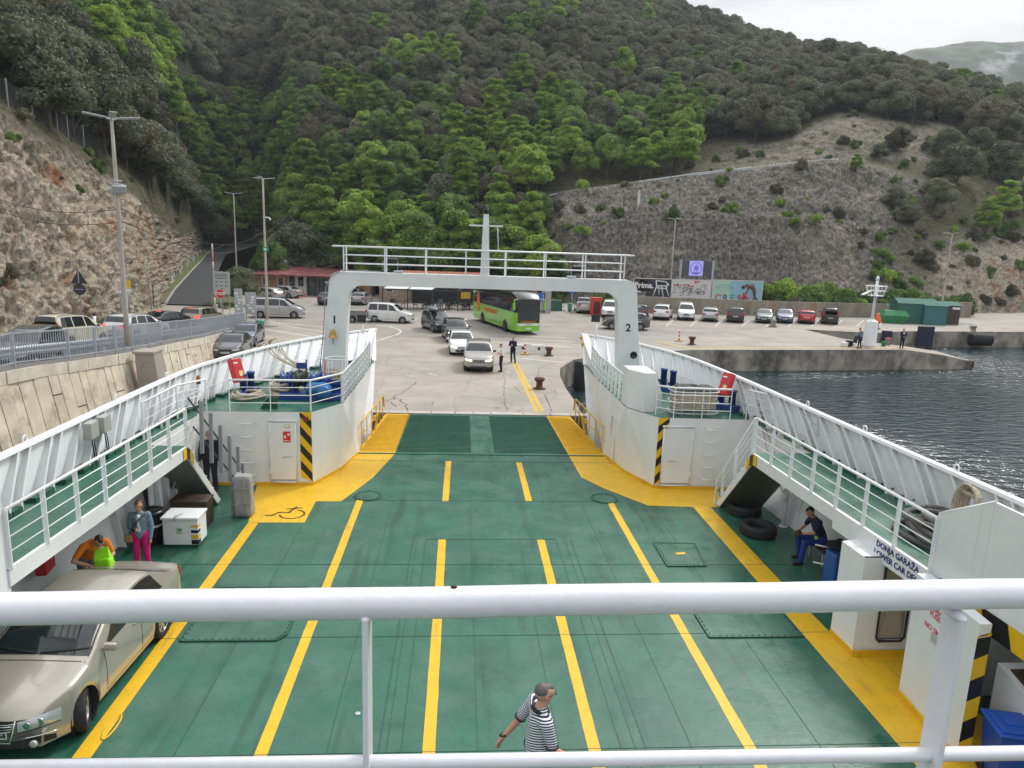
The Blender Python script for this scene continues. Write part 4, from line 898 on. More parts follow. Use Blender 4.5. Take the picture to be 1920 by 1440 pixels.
car('hatch',silver,'silver estate parked behind the long silver van','car',ctr=(P(492,564,z=0).x,88.0),hd=62,group='cars parked by the terminal')
car('hatch',blackc,'black car in the gloom of the terminal carport','car',ctr=(P(652,562,z=0).x,91.5),hd=70,group='cars parked by the terminal')
car('sedan',dgrey,'dark grey saloon parked under the stone wall, nearer of the two','car',ctr=(-15.6,47.0),hd=185,group='cars parked under the stone wall')
car('sedan',paint('steel_blue',(.10,.13,.17)),'steel blue saloon parked under the stone wall, farther of the two','car',ctr=(-16.2,52.3),hd=184,group='cars parked under the stone wall')
# coach
lime=paint('lime',(.20,.55,.02),0,.3);orange_=mat('orange_lettering',(.75,.13,.02),.4)
bc=G_(990,628)
hdg=180+17;bus=thing('coach','bright green and black touring coach with orange lettering parked before the cafe','bus',(0,0,0),R(hdg))
Lb,Wb,Hb=12.0,2.5,3.6
dv=Vector((-math.sin(R(hdg)),math.cos(R(hdg)),0));cbus=Vector((*bc,0))-dv*Lb/2;bus.location=cbus
def secb(y):
 "cross section rings along the coach: nose at +Lb/2"
 u=(Lb/2-y)
 f=min(1,.86+.14*math.sin(min(1,u/.9)*math.pi/2));g=min(1,.9+.1*math.sin(min(1,(Lb-u)/.5)*math.pi/2));w=Wb/2*f*g
 h=Hb-.55*max(0,1-u/1.1)**1.6-.1*max(0,1-(Lb-u)/.4)
 return w,h
ys=[Lb/2-x for x in (0,.08,.2,.4,.7,1.1,1.6,2.2,3,4,5,6,7,8,9,10,11,11.5,11.8,12)]
b=MB();rows=[]
for y in ys:
 w,h=secb(y);rows.append([(w*.97,y,.32),(w,y,.5),(w,y,1.25),(w,y,1.9),(w*.985,y,2.6),(w*.96,y,h-.35),(w*.90,y,h-.12),(w*.72,y,h-.01),(0,y,h+.02)])
rows=[r_+[(-x,y,z) for x,y,z in reversed(r_[:-1])] for r_ in rows]
rows[0]=[(x*.97,y+.0,z) for x,y,z in rows[0]]
m=len(rows[0]);b.add([p for r_ in rows for p in r_],[])
for i in range(len(rows)-1):
 for j in range(m-1):
  z=(rows[i][j][2]+rows[i][j+1][2]+rows[i+1][j][2])/3;yy=rows[i][j][1];u=Lb/2-yy
  dark=z>1.75 and not (u>11.3)
  if j in (7,8):dark=True
  b.f.append((i*m+j,(i+1)*m+j,(i+1)*m+j+1,i*m+j+1));b.m.append(1 if dark else 0);b.sm.append(True)
 b.f.append((i*m,i*m+m-1,(i+1)*m+m-1,(i+1)*m));b.m.append(1);b.sm.append(False)
for i in (0,len(rows)-1):
 for j in range(m//2):a,c_,d_,e_=i*m+j,i*m+j+1,i*m+m-2-j,i*m+m-1-j;b.f.append((a,c_,d_,e_) if c_!=d_ else (a,c_,e_));b.m.append(0 if j<3 else 1);b.sm.append(False)
b.build('body',[lime,paint('coach_black',(.012,.012,.014),0,.2)],bus,auto=35)
yf=Lb/2+.012
b=MB();b.slab([(-1.02,yf,1.28),(1.02,yf,1.28),(.98,yf-.08,2.95),(-.98,yf-.08,2.95)],(0,1,0),.02);b.build('windshield',glass,bus)
b=MB();b.box((0,yf,1.15),(2.0,.03,.22));b.build('name_band',mat('band_dark',(.03,.01,.01),.4),bus)
text('autotransport',.24,orange_,'lettering',bus,frame((0,yf+.02,1.15),(-1,0,0),(0,0,1)),bold=.006)
b=MB();b.slab([(-1.0,yf+.0,.98),(1.0,yf+.0,.98),(.8,yf+.0,.80),(-.8,yf+.0,.80)],(0,1,0),.03);b.build('front_trim',white_c,bus)
text('S E T R A',.13,darkpl,'lettering',bus,frame((0,yf+.035,.89),(-1,0,0),(0,0,1)),bold=.004)
for s in (-1,1):
 b=MB();b.slab([(s*.55,yf,.84),(s*1.04,yf-.0,.98),(s*1.04,yf,.80),(s*.75,yf,.72)],(0,1,0),.025);b.build('headlight',lampg,bus)
 b=MB();b.rbox((s*1.42,Lb/2+.12,2.45),(.2,.16,.62),.05);b.tube([(s*1.05,Lb/2-.1,3.05),(s*1.38,Lb/2+.12,3.0),(s*1.42,Lb/2+.12,2.7)],.04,6);b.build('wing_mirror',lime,bus)
 for x0,x1 in ((1.2,2.6),(2.66,4.3),(4.36,6.0),(6.06,7.7),(7.76,9.4),(9.46,11.2)):
  w=Wb/2+.006;b=MB();b.slab([(s*w,Lb/2-x0,1.95),(s*w,Lb/2-x1,1.95),(s*(w-.035),Lb/2-x1,2.95),(s*(w-.035),Lb/2-x0,2.95)],(s,0,0),.006);b.build('side_window',glass,bus)
 b=MB();w=Wb/2+.008
 for x0,x1 in ((.9,11.2),):
  b.slab([(s*w,Lb/2-x0,.62),(s*w,Lb/2-x1,.62),(s*w,Lb/2-x1,.635),(s*w,Lb/2-x0,.635)],(s,0,0),.004)
 for x in (3.6,4.9,6.2,7.5):b.slab([(s*w,Lb/2-x,.5),(s*w,Lb/2-x-.012,.5),(s*w,Lb/2-x-.012,1.3),(s*w,Lb/2-x,1.3)],(s,0,0),.004)
 b.build('shut_line',darkpl,bus)
 for x in (2.4,8.6):wheel(bus,s*(Wb/2-.16),Lb/2-x,.5,.29,rim=lime if x>5 else rimm,side=s)
 for x in (2.4,8.6):MB().lathe((s*(Wb/2-.10),Lb/2-x,.5),[(.60,-.1),(.60,.105),(.0,.105)],20,'X').build('wheel_arch',black,bus)
 t_=text('autotransport',.62,orange_,'lettering',bus,frame((s*(Wb/2+.02),Lb/2-6.3,1.52),(0,s*1.0 if s>0 else -1.0,0),(0,0,1)),bold=.02)
 b=MB();w=Wb/2+.014
 vs=[Vector((s*w,Lb/2-9.9+.42*math.cos(a),1.95+.95*math.sin(a))) for a in np.linspace(0,2*math.pi,20)[:-1]];b.slab(vs,(s,0,0),.004);b.build('orange_emblem',orange_,bus)
b=MB();b.rbox((0,1.2,Hb+.08),(1.7,2.4,.18),.06);b.rbox((0,-2.6,Hb+.06),(1.6,1.5,.12),.05);b.build('roof_unit',mat('roof_grey',(.1,.1,.11),.5),bus)
MB().box((0,yf+.03,.55),(.52,.01,.11)).build('license_plate',plate,bus)
# trailer, roof load
c=P(664,601,z=0);tr=thing('car_trailer','small grey box trailer hitched behind the white family van','trailer',(c.x+.3,67.2,0),R(-98))
b=MB();b.bbox((-.65,-1.1,.45),(.65,1.1,.5));
for a,d_ in (((-.65,0,.72),(.03,2.2,.5)),((.65,0,.72),(.03,2.2,.5)),((0,-1.1,.72),(1.3,.03,.5)),((0,1.1,.72),(1.3,.03,.5))):b.box(a,d_)
b.build('trailer_box',mat('trailer_grey',(.2,.2,.19),.6,var=.2),tr);b=MB();b.bar((0,1.1,.45),(0,2.2,.42),.06,.06);b.build('draw_bar',galv,tr)
for s in (-1,1):
 wheel(tr,s*.75,-.1,.28,.16,side=s);b=MB();b.tube([(s*.75,-.1+.36*math.cos(a),.28+.36*math.sin(a)) for a in np.linspace(R(10),R(170),9)],.04,5);b.build('mudguard',darkpl,tr)
b=MB();b.tube([(-.6,-1,.9),(-.6,-1,1.3),(-.6,1,1.3),(-.6,1,.9)],.015,5);b.tube([(.6,-1,.9),(.6,-1,1.3),(.6,1,1.3),(.6,1,.9)],.015,5);b.build('load_frame',galv,tr)
roof_z=1.66;M4=dk.matrix_basis
rb=thing('roof_box','grey roof box strapped on the dark blue estate car','roof box',M4@Vector((.35,-.25,roof_z+.06)),R(200))
b=MB();pr=[(0.02,-1.0),(.28,-.95),(.38,-.5),(.38,.3),(.28,.8),(.05,1.02)]
b.lathe((0,0,.16),pr,12,'Y');
for i in range(len(b.v)):x,y,z=b.v[i];b.v[i]=(x,y,.16+(z-.16)*.5)
b.build('box_shell',mat('roofbox_grey',(.16,.18,.2),.3,coat=.5),rb);MB().box((0,0,-.01),(.9,.05,.03)).build('cross_bar',galv,rb)
def bicycle(name,label,loc,rz,m):
 t=thing(name,label,'bicycle',loc,rz)
 for y in (-.5,.5):
  b=MB();b.tube([(0,y+.33*math.cos(a),.34+.33*math.sin(a)) for a in np.linspace(0,2*math.pi,19)[:-1]],.018,5,closed=True);w=b.build('bicycle_wheel',tyrem,t)
  b=MB()
  for a in np.linspace(0,math.pi,6)[:-1]:b.tube([(0,y+.32*math.cos(a),.34+.32*math.sin(a)),(0,y-.32*math.cos(a),.34-.32*math.sin(a))],.004,4)
  b.build('spokes',galv,w)
 b=MB()
 for p,q in (((0,-.5,.34),(0,-.15,.34)),((0,-.5,.34),(0,-.2,.85)),((0,-.15,.34),(0,-.22,.92)),((0,-.15,.34),(0,.38,.82)),((0,-.2,.82),(0,.36,.88)),((0,.36,.95),(0,.5,.34))):b.tube([p,q],.02,6)
 b.build('frame',m,t);MB().rbox((0,-.24,.95),(.13,.26,.05),.02).build('saddle',darkpl,t)
 b=MB();b.tube([(-.28,.3,1.02),(0,.36,1.0),(.28,.3,1.02)],.014,6);b.build('handlebar',darkpl,t)
 return t
bicycle('bicycle','bicycle standing upright on the roof of the dark blue estate car',M4@Vector((-.35,-.3,roof_z+.05)),R(200),mat('bike_grey',(.3,.3,.32),.4,.5))
# beige saloon on the deck
fw_,rw_=P(150,1392,z=0),P(300,1216,z=0)
ang=math.degrees(math.atan2(-(fw_.x-rw_.x),(fw_.y-rw_.y)))
sed=car('sedan',beige,'beige saloon parked on the ferry deck beside the left yellow line','car',ctr=(-7.62,12.12),hd=177.4,group=None,name='parked_car',near=True)
text('68',.10,platek,'plate_text',sed,frame((.20-.4,Shape('sedan').L/2+.018,.52),(-1,0,0),(0,0,1)),bold=.003)
text('RI 351',.10,platek,'plate_text',sed,frame((.06,Shape('sedan').L/2+.018,.52),(-1,0,0),(0,0,1)),bold=.003)
b=MB()
for z in (.60,.635,.67,.705):b.tube([(y,Shape('sedan').L/2-endx(Shape('sedan'),y,z,True)+.022,z-.02) for y in np.linspace(-.36+.12*(.67-z)*5,.36-.12*(.67-z)*5,9)],.005,5)
b.tube([(y,Shape('sedan').L/2-endx(Shape('sedan'),y,.5,True)+.02,z) for y,z in ((-.38,.735),(-.30,.40),(.30,.40),(.38,.735))],.012,6)
b.build('grille_slats',chrome,sed)
b=MB();q=(0,Shape('sedan').L/2+.02,.625);b.tube([(q[0]+.06*math.cos(a),q[1],q[2]+.06*math.sin(a)) for a in np.linspace(0,2*math.pi,19)[:-1]],.006,5,closed=True)
b.tube([(-.035,q[1],.66),(-.012,q[1],.61),(0,q[1],.63),(.012,q[1],.61),(.035,q[1],.66)],.005,5);b.build('badge',chrome,sed)
for s in (-1,1):
 b=MB();b.lathe((s*.58,Shape('sedan').L/2-.06,.36),[(.055,0),(.055,.03),(.03,.035),(0,.035)],14,'Y');b.build('fog_light',lampg,sed)
b=MB()
for s in (-1,1):b.tube([Shape('sedan').S(1.19+.02*k,s*(7.9-.35*k),.02) for k in range(7)],.008,5)
b.build('wiper',darkpl,sed)
sed.scale=(1.05,1.05,1.05)
for ch in sed.children:
 if ch.name.startswith('wheel') and not ch.name.startswith('wheel_arch') and ch.location.y>0:ch.rotation_euler=(0,0,R(24))
b=MB()
for s in (-1,1):b.tube([(s*y,Shape('sedan').L/2-endx(Shape('sedan'),y,.44,True)+.012,.445+.02*(y-.4)) for y in np.linspace(.42,.82,7)],.010,5)
b.build('bumper_trim',chrome,sed)
b=MB()
for s in (-1,1):b.slab([(s*y,Shape('sedan').L/2-endx(Shape('sedan'),y,.3,True)+.008,z) for y,z in ((.42,.28),(.80,.33),(.80,.41),(.42,.42))],(0,1,0),.004)
b.build('side_intake',darkpl,sed)
# THINGS ON THE FERRY
t=thing('deck_chest','white deck chest with a striped corner standing under the left walkway','chest',(-7.88,17.75,0))
MB().rbox((0,0,.42),(.86,.62,.68),.015).build('chest_body',whitec,t);MB().box((0,0,.04),(.84,.6,.08)).build('chest_plinth',greend,t)
MB().rbox((0,-.01,.79),(.92,.70,.06),.012).build('lid',whitec,t);b=MB();b.tube([(-.12,-.36,.74),(-.1,-.38,.86),(.02,-.1,.86)],.012,5);b.build('lid_handle',galv,t)
b=MB()
for i in range(5):b.poly([(.26,-.316,.10+i*.15),(.431,-.316,.10+i*.15-.05*0),(.431,-.316,.22+i*.13),(.26,-.316,.22+i*.13)],k=i%2) if i<4 else None
for i in range(4):b.poly([(.436,-.316,.10+i*.15),(.436,-.16,.10+i*.15),(.436,-.16,.22+i*.13),(.436,-.316,.22+i*.13)],k=i%2)
b.build('hazard_stripes',[black,mat('hazard_yellow',(.75,.47,.01),.4)],t)
o=MB().box((-.02,-.318,.46),(.15,.006,.17)).build('sticker',mat('pale_green_sign',(.45,.55,.35),.6),t);MB().box((-.02,-.323,.49),(.08,.004,.05)).build('sticker_mark',signg,o)
t=thing('storage_box','dark brown storage box behind the white chest','box',(-8.15,19.0,0))
MB().rbox((0,0,.36),(.95,.55,.7),.02).build('box_body',mat('dark_brown_wood',(.05,.03,.022),.55,var=.25),t);MB().rbox((0,0,.73),(1.0,.6,.05),.015).build('lid',mat('dark_brown_lid',(.075,.045,.03),.5,var=.2),t)
t=thing('waste_drum','black lidded waste drum with a white band under the left walkway','drum',(-8.72,17.75,0))
b=MB();b.lathe((0,0,0),[(.25,0),(.27,.03),(.29,.4),(.31,.8),(.31,.84),(.30,.85)],28);b.build('drum_body',mat('black_plastic_gloss',(.01,.01,.011),.3),t)
b=MB();b.lathe((0,0,.85),[(.33,-.03),(.335,0),(.32,.04),(.2,.07),(.18,.055),(0,.06)],28);b.build('lid',mat('black_plastic_gloss',(.01,.01,.011),.3),t)
b=MB();b.lathe((0,0,0),[(.305,.50),(.31,.56)],28,capends=False);b.build('band',signw,t);b=MB();b.rbox((.0,-.315,.72),(.2,.01,.12),.004);b.build('label',signw,t)
b=MB()
for s in (-1,1):b.tube([(s*.31,-.05,.82),(s*.38,0,.80),(s*.31,.05,.82)],.02,6)
b.build('drum_handles',black,t)
t=thing('covered_lifebuoy_rack','grey tarpaulin bundle lashed with cord at the foot of the left stair','covered rack',(-6.95,19.62,0))
b=MB();bm=bmesh.new();bmesh.ops.create_cube(bm,size=1);bmesh.ops.scale(bm,vec=(.48,.34,1.18),verts=bm.verts);bmesh.ops.subdivide_edges(bm,edges=bm.edges[:],cuts=9,use_grid_fill=True)
for v in bm.verts:
 p=v.co;k=fbm(np.array([[p.x*5,p.y*5+3,p.z*4]]),3)[0];p.x*=1-.12*abs(p.z);v.co+=v.normal*(k*.05)*1.0;v.co.z+=.62
bm.normal_update()
me=bpy.data.meshes.new('tarpaulin');bm.to_mesh(me);bm.free();me.materials.append(mat('grey_tarpaulin',(.30,.295,.285),.5,var=.15,vs=5,bump=.4,bs=8));o=bpy.data.objects.new('tarpaulin',me);COL.objects.link(o);o.parent=t;me.polygons.foreach_set('use_smooth',[True]*len(me.polygons))
b=MB()
for z in (.42,.86):b.tube([(x*1.06,y*1.06,z+.12*x) for x,y in ((-.25,-.18),(.25,-.18),(.25,.18),(-.25,.18))],.007,5,closed=True)
b.tube([(.12,-.2,.0),(.06,-.21,.6),(.1,-.2,1.2)],.008,5);b.build('cord',rope,t)
MB().box((-.3,0,.5),(.09,.07,1.0)).build('rack_leg',mat('grey_steel_post',(.17,.18,.20),.5),t)
def tyre(x,y,label,r=.46,tz=0.):
 b=MB();h=.32
 b.lathe((0,0,0),[(r*.60,.06),(r*.72,.01),(r*.93,.02),(r,.08),(r,h-.08),(r*.93,h-.02),(r*.72,h-.01),(r*.60,h-.06),(r*.58,h*.5),(r*.60,.06)],40,capends=False)
 t=thing('truck_tyre',label,'tyre',(x,y,0),tz,'truck tyres laid flat on the deck');b.build('tyre_body',blackr,t)
 b=MB()
 for i in range(44):
  a=2*math.pi*i/44
  for z in (.11,.21):b.box((r*math.cos(a+(z>.15)*.07),r*math.sin(a+(z>.15)*.07),z),(.02,.035,.07),a)
 b.build('tread',blackr,t)
tyre(7.55,18.45,'large black tyre lying flat on the deck nearer the seated man',.50);tyre(7.75,20.0,'large black tyre lying flat on the deck, tucked under the right stair',.50)
def lean_box(name,label,cat,c,rz,lean,dims,m,extra=None,group=None):
 t=thing(name,label,cat,c,rz,group)
 b=MB();b.rbox((0,0,dims[2]/2),dims,.02,rx=0);o=b.build('cabinet_shell',m,t);o.rotation_euler=(lean,0,0)
 b=MB();b.rbox((0,-dims[1]/2-.008,dims[2]*.5),(dims[0]*.86,.012,dims[2]*.92),.006);d=b.build('cabinet_door',m,t);d.rotation_euler=(lean,0,0)
 b=MB();b.box((.05,-dims[1]/2-.018,dims[2]*.33),(dims[0]*.36,.006,dims[2]*.24));d2=b.build('sticker',mat('yellow_label',(.8,.6,.25),.5),t);d2.rotation_euler=(lean,0,0)
 b=MB();b.box((-.05,-dims[1]/2-.018,dims[2]*.8),(dims[0]*.4,.006,.05));d3=b.build('door_text',signw,t);d3.rotation_euler=(lean,0,0)
 return t
q=P(450,716,Y=24.2);lean_box('fire_cabinet','red fire cabinet fixed to the left bulwark','fire cabinet',q,R(52),R(-22),(.40,.22,.8),red,group='red fire cabinets on the bulwarks')
q=P(1355,742,Y=23.2);lean_box('fire_cabinet','red fire cabinet fixed to the right bulwark','fire cabinet',q,R(-56),R(-22),(.38,.22,.8),red,group='red fire cabinets on the bulwarks')
for px,py,lab in ((171,806,'grey electrical box on the left bulwark, nearer and lower of the two'),(195,794,'grey electrical box on the left bulwark, farther and higher of the two')):
 q=P(px,py,X=-9.42);t=thing('electrical_box',lab,'electrical box',(q.x,q.y,q.z),R(-85),'electrical boxes on the left bulwark')
 MB().rbox((0,0,0),(.42,.18,.40),.02).build('box_shell',mat('box_grey',(.36,.36,.33),.5),t);MB().rbox((0,-.1,0),(.36,.02,.34),.01).build('lid',mat('box_grey',(.36,.36,.33),.5),t)
 MB().box((.1,-.115,.1),(.1,.008,.09)).build('label',signw,t)
 b=MB();b.tube([(0,0,-.2),(.02,.02,-.45),(0,.05,-.9)],.015,6);b.tube([(-.08,0,-.2),(-.08,.03,-.5),(-.07,.05,-.95)],.012,6);b.build('cable',black,t)
def bitts(x,y,label,h=.55,rz=0.,z=ZW):
 t=thing('mooring_bitts',label,'mooring bitts',(x,y,z),rz,'blue mooring bitts on the forecastle')
 MB().rbox((0,0,.1),(.95,.38,.2),.02).build('base_plate',blue,t)
 for s in (-.24,.24):
  b=MB();b.lathe((s,0,.15),[(.12,0),(.12,h),(.14,h),(.14,h+.07),(0,h+.08)],16);b.build('post',blue,t)
bitts(-8.2,24.6,'blue mooring bitts wound with pale rope on the left forecastle',rz=R(75))
bitts(7.1,26.6,'blue mooring bitts behind the rope reel on the right forecastle, farther pair',.62,rz=R(-60))
bitts(8.3,23.6,'blue mooring bitts under the red cabinet on the right forecastle',.5,rz=R(-60))
def heap(name,label,c,r,n,m,seed,thick=.035,h=.25,group=None,sy=1.):
 g=np.random.default_rng(seed);t=thing(name,label,'rope',c,0,group)
 for j in range(n):
  pts=[];a0=g.random()*6.28;rr=r*(.45+.55*g.random());ox,oy=g.normal(0,r*.16,2);z=thick+h*j/max(1,n)*(.6+.4*g.random())
  for a in np.linspace(0,2*math.pi,25)[:-1]:pts.append((ox+rr*math.cos(a+a0)*(1+.12*math.sin(3*a+j)),sy*(oy+rr*math.sin(a+a0)*(1+.1*math.cos(2*a+j))),z+.03*math.sin(2*a+j*2)))
  MB().tube(pts,thick,8,closed=True).build('rope_turn',m,t)
 return t
heap('rope_heap','heap of pale mooring rope beside the blue winch',(-7.0,24.5,ZW),.42,14,rope,3,.045,.5)
heap('rope_heap','flat coil of pale rope lying around the left mooring bitts',(-8.0,24.1,ZW+.05),.62,6,rope,5,.04,.2)
heap('rope_heap','small coil of pale rope under the white hoop at the left gantry leg',(-5.75,27.2,ZW),.35,9,rope,6,.035,.45)
heap('rope_heap','dark grey rope heaped on the right walkway by the stair casing',(8.6,12.6,ZW),.62,16,ropeg,8,.055,.42,sy=1.35)
q=P(1848,925,X=9.15);t=thing('hanging_rope','pale rope coil hanging on the right bulwark','rope',(9.05,q.y,3.45));
for j in range(8):MB().tube([(-.1-.02*j+.03*math.sin(j*7.),(.16+.025*j)*math.sin(a),-.32+(.36+.02*j)*math.cos(a)) for a in np.linspace(0,2*math.pi,21)[:-1]],.028,6,closed=True).build('rope_turn',rope,t)
b=MB();b.lathe((-.2,.0,-.02),[(.05,-.28),(.05,.28)],8,'Y');b.build('lashing',rope,t)
t=thing('mooring_line','pale mooring lines led over the left bulwark cap down to the winch','rope',(-8.2,29.3,ZB))
o0=Vector((-8.2,29.3,ZB))
for j,(px,py) in enumerate(((492,646),(497,643),(512,637),(517,635))):
 q=P(px,py,z=ZB+.08)
 pts=[q+Vector((-.5,.2,-.5)),q+Vector((-.15,.05,-.02)),q+Vector((.05,0,.03)),q.lerp(Vector((-6.75+.05*j,25.9,ZW+.85)),.3)+Vector((0,0,-.22)),q.lerp(Vector((-6.75,25.9,ZW+.85)),.65)+Vector((0,0,-.2)),Vector((-6.75+.08*j,25.9,ZW+.72)),Vector((-6.2,25.3,ZW+.62))]
 sp=[]
 for a_,b_ in zip(pts[:-1],pts[1:]):sp+=[a_.lerp(b_,k/5) for k in range(5)]
 for _ in range(3):sp=[sp[0]]+[(sp[i-1]+sp[i]*2+sp[i+1])/4 for i in range(1,len(sp)-1)]+[sp[-1]]
 b=MB();b.tube([p-o0 for p in sp],.032,7);b.build('rope_strand',rope,t)
t=thing('anchor_winch','blue mooring and anchor winch behind the rail of the left forecastle','winch',(-5.85,24.2,ZW));X='X'
b=MB();b.rbox((-.1,.0,.12),(2.0,.75,.24),.02);b.build('winch_bed',blue,t)
for x,r1 in ((-.95,.30),(-.45,.34),(.05,.34),(.42,.26)):
 b=MB();b.lathe((x,.1,.62),[(r1,-.16),(r1,-.12),(r1*.62,-.1),(r1*.62,.1),(r1,.12),(r1,.16)],20,X);b.build('winch_drum',blue if x!=-.45 else mat('dark_chain',(.02,.02,.022),.6),t)
b=MB();b.lathe((0,.1,.62),[(.05,-1.2),(.05,.8)],10,X);b.build('shaft',mat('dark_steel',(.06,.06,.055),.5),t)
for x in (-.7,-.2,.25):MB().rbox((x,.1,.42),(.08,.5,.6),.02).build('bearing_stand',blue,t)
blue2=mat('bright_blue_paint',(.02,.13,.33),.35,var=.15)
b=MB();b.lathe((.2,-.25,.38),[(.0,-.42),(.20,-.40),(.24,-.3),(.24,.2),(.2,.3),(0,.32)],20,'X');b.build('motor',blue2,t)
b=MB();b.lathe((.42,-.45,.36),[(.0,-.30),(.2,-.28),(.22,-.2),(.22,.22),(.17,.3),(0,.32)],20,'Y');b.build('gear_housing',blue2,t)
b=MB();b.bar((-.35,.4,.6),(-.35,.45,1.25),.05,.04);b.bar((.15,.4,.6),(.12,.45,1.2),.04,.04);b.box((-.5,.42,1.05),(.35,.08,.2));b.build('brake_lever',blue,t)
b=MB();b.bar((.28,.4,.5),(.28,.45,1.25),.035,.035);b.build('red_lever',red,t)
t=thing('winch_drum_stand','blue warping head right of the left winch by the gantry leg','winch',(-4.95+.15,24.0,ZW))
b=MB();b.lathe((-.35,.4,.5),[(.2,-.2),(.13,-.1),(.13,.1),(.2,.2)],16,X);b.build('warping_head',blue,t);MB().rbox((-.35,.4,.2),(.3,.3,.4),.02).build('stand',blue,t)
t=thing('hoop_stand','white octagonal hoop stand at the foot of the left gantry leg','stand',(-5.5,26.6,ZW))
b=MB();b.tube([(.42*math.cos(a),.42*math.sin(a),1.0) for a in np.linspace(0,2*math.pi,9)[:-1]],.022,8,closed=True)
b.build('hoop',whitec,t);b=MB()
for a in (.4,2.2,4.0,5.4):b.tube([(.4*math.cos(a),.4*math.sin(a),1.0),(.4*math.cos(a),.4*math.sin(a),0)],.014,6)
b.build('stand_legs',whitec,t)
for i,(x,y) in enumerate(((-6.9,22.6),)):
 t=MB().add([(x-.35,y,ZW),(x+.2,y,ZW),(x+.2,y,ZW+.35),(x-.1,y,ZW+.35),(x-.35,y+.06,ZW),(x+.2,y+.06,ZW),(x+.2,y+.06,ZW+.35),(x-.1,y+.06,ZW+.35)],[(0,1,2,3),(4,7,6,5),(0,4,5,1),(1,5,6,2),(2,6,7,3),(3,7,4,0)]).build('steel_bracket',greend,ferry)
t=thing('rope_rack','white wire rack filled with coiled mooring rope behind the right forecastle rail','rope rack',(6.9,22.95,ZW))
for j in range(11):
 z=.18+.068*j;w=.72+.03*math.sin(j*3);d_=.36;pts=[(w*math.copysign(abs(math.cos(a))**.5,math.cos(a)),d_*math.copysign(abs(math.sin(a))**.6,math.sin(a)),z+.012*math.sin(5*a+j)) for a in np.linspace(0,2*math.pi,33)[:-1]]
 MB().tube(pts,.045,8,closed=True).build('rope_turn',ropeg if j in (0,9,10) else rope,t)
for j in range(5):
 g=np.random.default_rng(j);MB().tube([(.55*(1-.15*j)*math.cos(a),.26*math.sin(a)*(1-.1*j),.9+.035*math.sin(3*a+j)) for a in np.linspace(0,2*math.pi,21)[:-1]],.045,7,closed=True).build('rope_turn',ropeg,t)
b=MB()
for z in (.08,.45,.8):b.tube([(.82*math.copysign(abs(math.cos(a))**.5,math.cos(a)),.45*math.copysign(abs(math.sin(a))**.6,math.sin(a)),z) for a in np.linspace(0,2*math.pi,29)[:-1]],.014,6,closed=True)
for x in (-.5,-.1,.4):b.tube([(x,-.44,.0),(x,-.44,.85)],.012,6);b.tube([(x,.44,.0),(x,.44,.85)],.012,6)
b.build('wire_frame',whitec,t);b=MB()
for x in (-.7,.7,-.2,.3):b.bar((x,-.38,-.0),(x,-.38,.12),.03,.03)
b.build('rack_feet',black,t)
q=P(624,622,Y=27.75);t=thing('ship_bell','brass ship bell hanging on the gantry leg marked 1','bell',q)
b=MB();b.lathe((0,0,-.12),[(.17,-.1),(.155,-.09),(.115,-.02),(.10,.10),(.085,.17),(.04,.2),(0,.2)],20);b.build('bell_cup',mat('brass',(.45,.26,.08),.25,1.),t)
b=MB();b.tube([(0,.2,.16),(0,0,.18),(0,0,.08)],.018,6);b.build('bell_bracket',whitec,t);b=MB();b.tube([(0,0,-.2),(.01,0,-.5)],.014,6);b.build('bell_rope',ropeg,t)
q=P(112,1040,X=-8.9);t=lean_box('fire_cabinet','red fire hose box on the wall under the left walkway','fire cabinet',(-9.2,q.y,1.05),R(-80),0,(.5,.2,.5),red)
q=P(372,712,X=-9.2);t=thing('hose_reel','small brown and yellow hose reel on the left bulwark','hose reel',(q.x,q.y,q.z),R(-70))
b=MB();b.lathe((0,0,0),[(.14,-.06),(.14,.06)],18,'Y');b.build('reel',mat('brown_reel',(.16,.05,.02),.5),t);b=MB();b.lathe((0,-.065,0),[(.15,-.01),(.15,.01),(.08,.012)],18,'Y',capends=False);b.build('reel_rim',yellow,t)
def gooseneck(name,label,c,rz,h=.8,r=.05,m=whitec,group='white gooseneck vent pipes'):
 t=thing(name,label,'vent pipe',c,rz,group);b=MB();b.tube([(0,0,0),(0,0,h)]+[(.12-.12*math.cos(a),0,h+.12*math.sin(a)) for a in np.linspace(.4,3.14,6)]+[(.24,0,h-.12)],r,10);b.build('pipe',m,t);MB().lathe((0,0,0),[(r*1.8,0),(r*1.8,.03),(0,.03)],12).build('flange',m,t); return t
q=P(380,745,z=ZW);gooseneck('vent_pipe','white gooseneck vent pipe at the left bulwark by the stair-head rail',q,R(120),.72)
q=P(1395,762,z=ZW);gooseneck('vent_pipe','white gooseneck vent pipe at the right bulwark by the stair-head rail',q,R(60),.72)
gooseneck('vent_pipe','white gooseneck vent pipe by the hull under the right walkway',(8.55,19.0,0),R(-130),1.0,.07)
gooseneck('vent_pipe','thick white vent pipe under the left walkway near the red hose box',(-8.6,13.6,0),R(0),.95,.1)
t=thing('stanchion_gate','short white rail gate with a green-tipped post near the seated man','rail',(7.7,15.6,0),R(-15))
b=MB();b.bar((0,0,0),(0,0,1.1),.05,.05);b.bar((.45,0,0),(.45,0,.95),.05,.05);b.tube([(0,0,.95),(.45,0,.9)],.02,6);b.tube([(0,0,.5),(.45,0,.45)],.02,6);b.build('gate_frame',whitec,t);MB().rbox((0,0,1.13),(.07,.07,.09),.02).build('tip',lime,t)
t=thing('water_canister','blue plastic canister behind the short white rail gate','canister',(8.15,15.35,0),.2);MB().rbox((0,0,.45),(.42,.42,.9),.06).build('canister_body',mat('blue_plastic',(.02,.10,.33),.4),t);MB().lathe((0,0,.9),[(.06,0),(.06,.05),(0,.05)],10).build('cap',black,t)
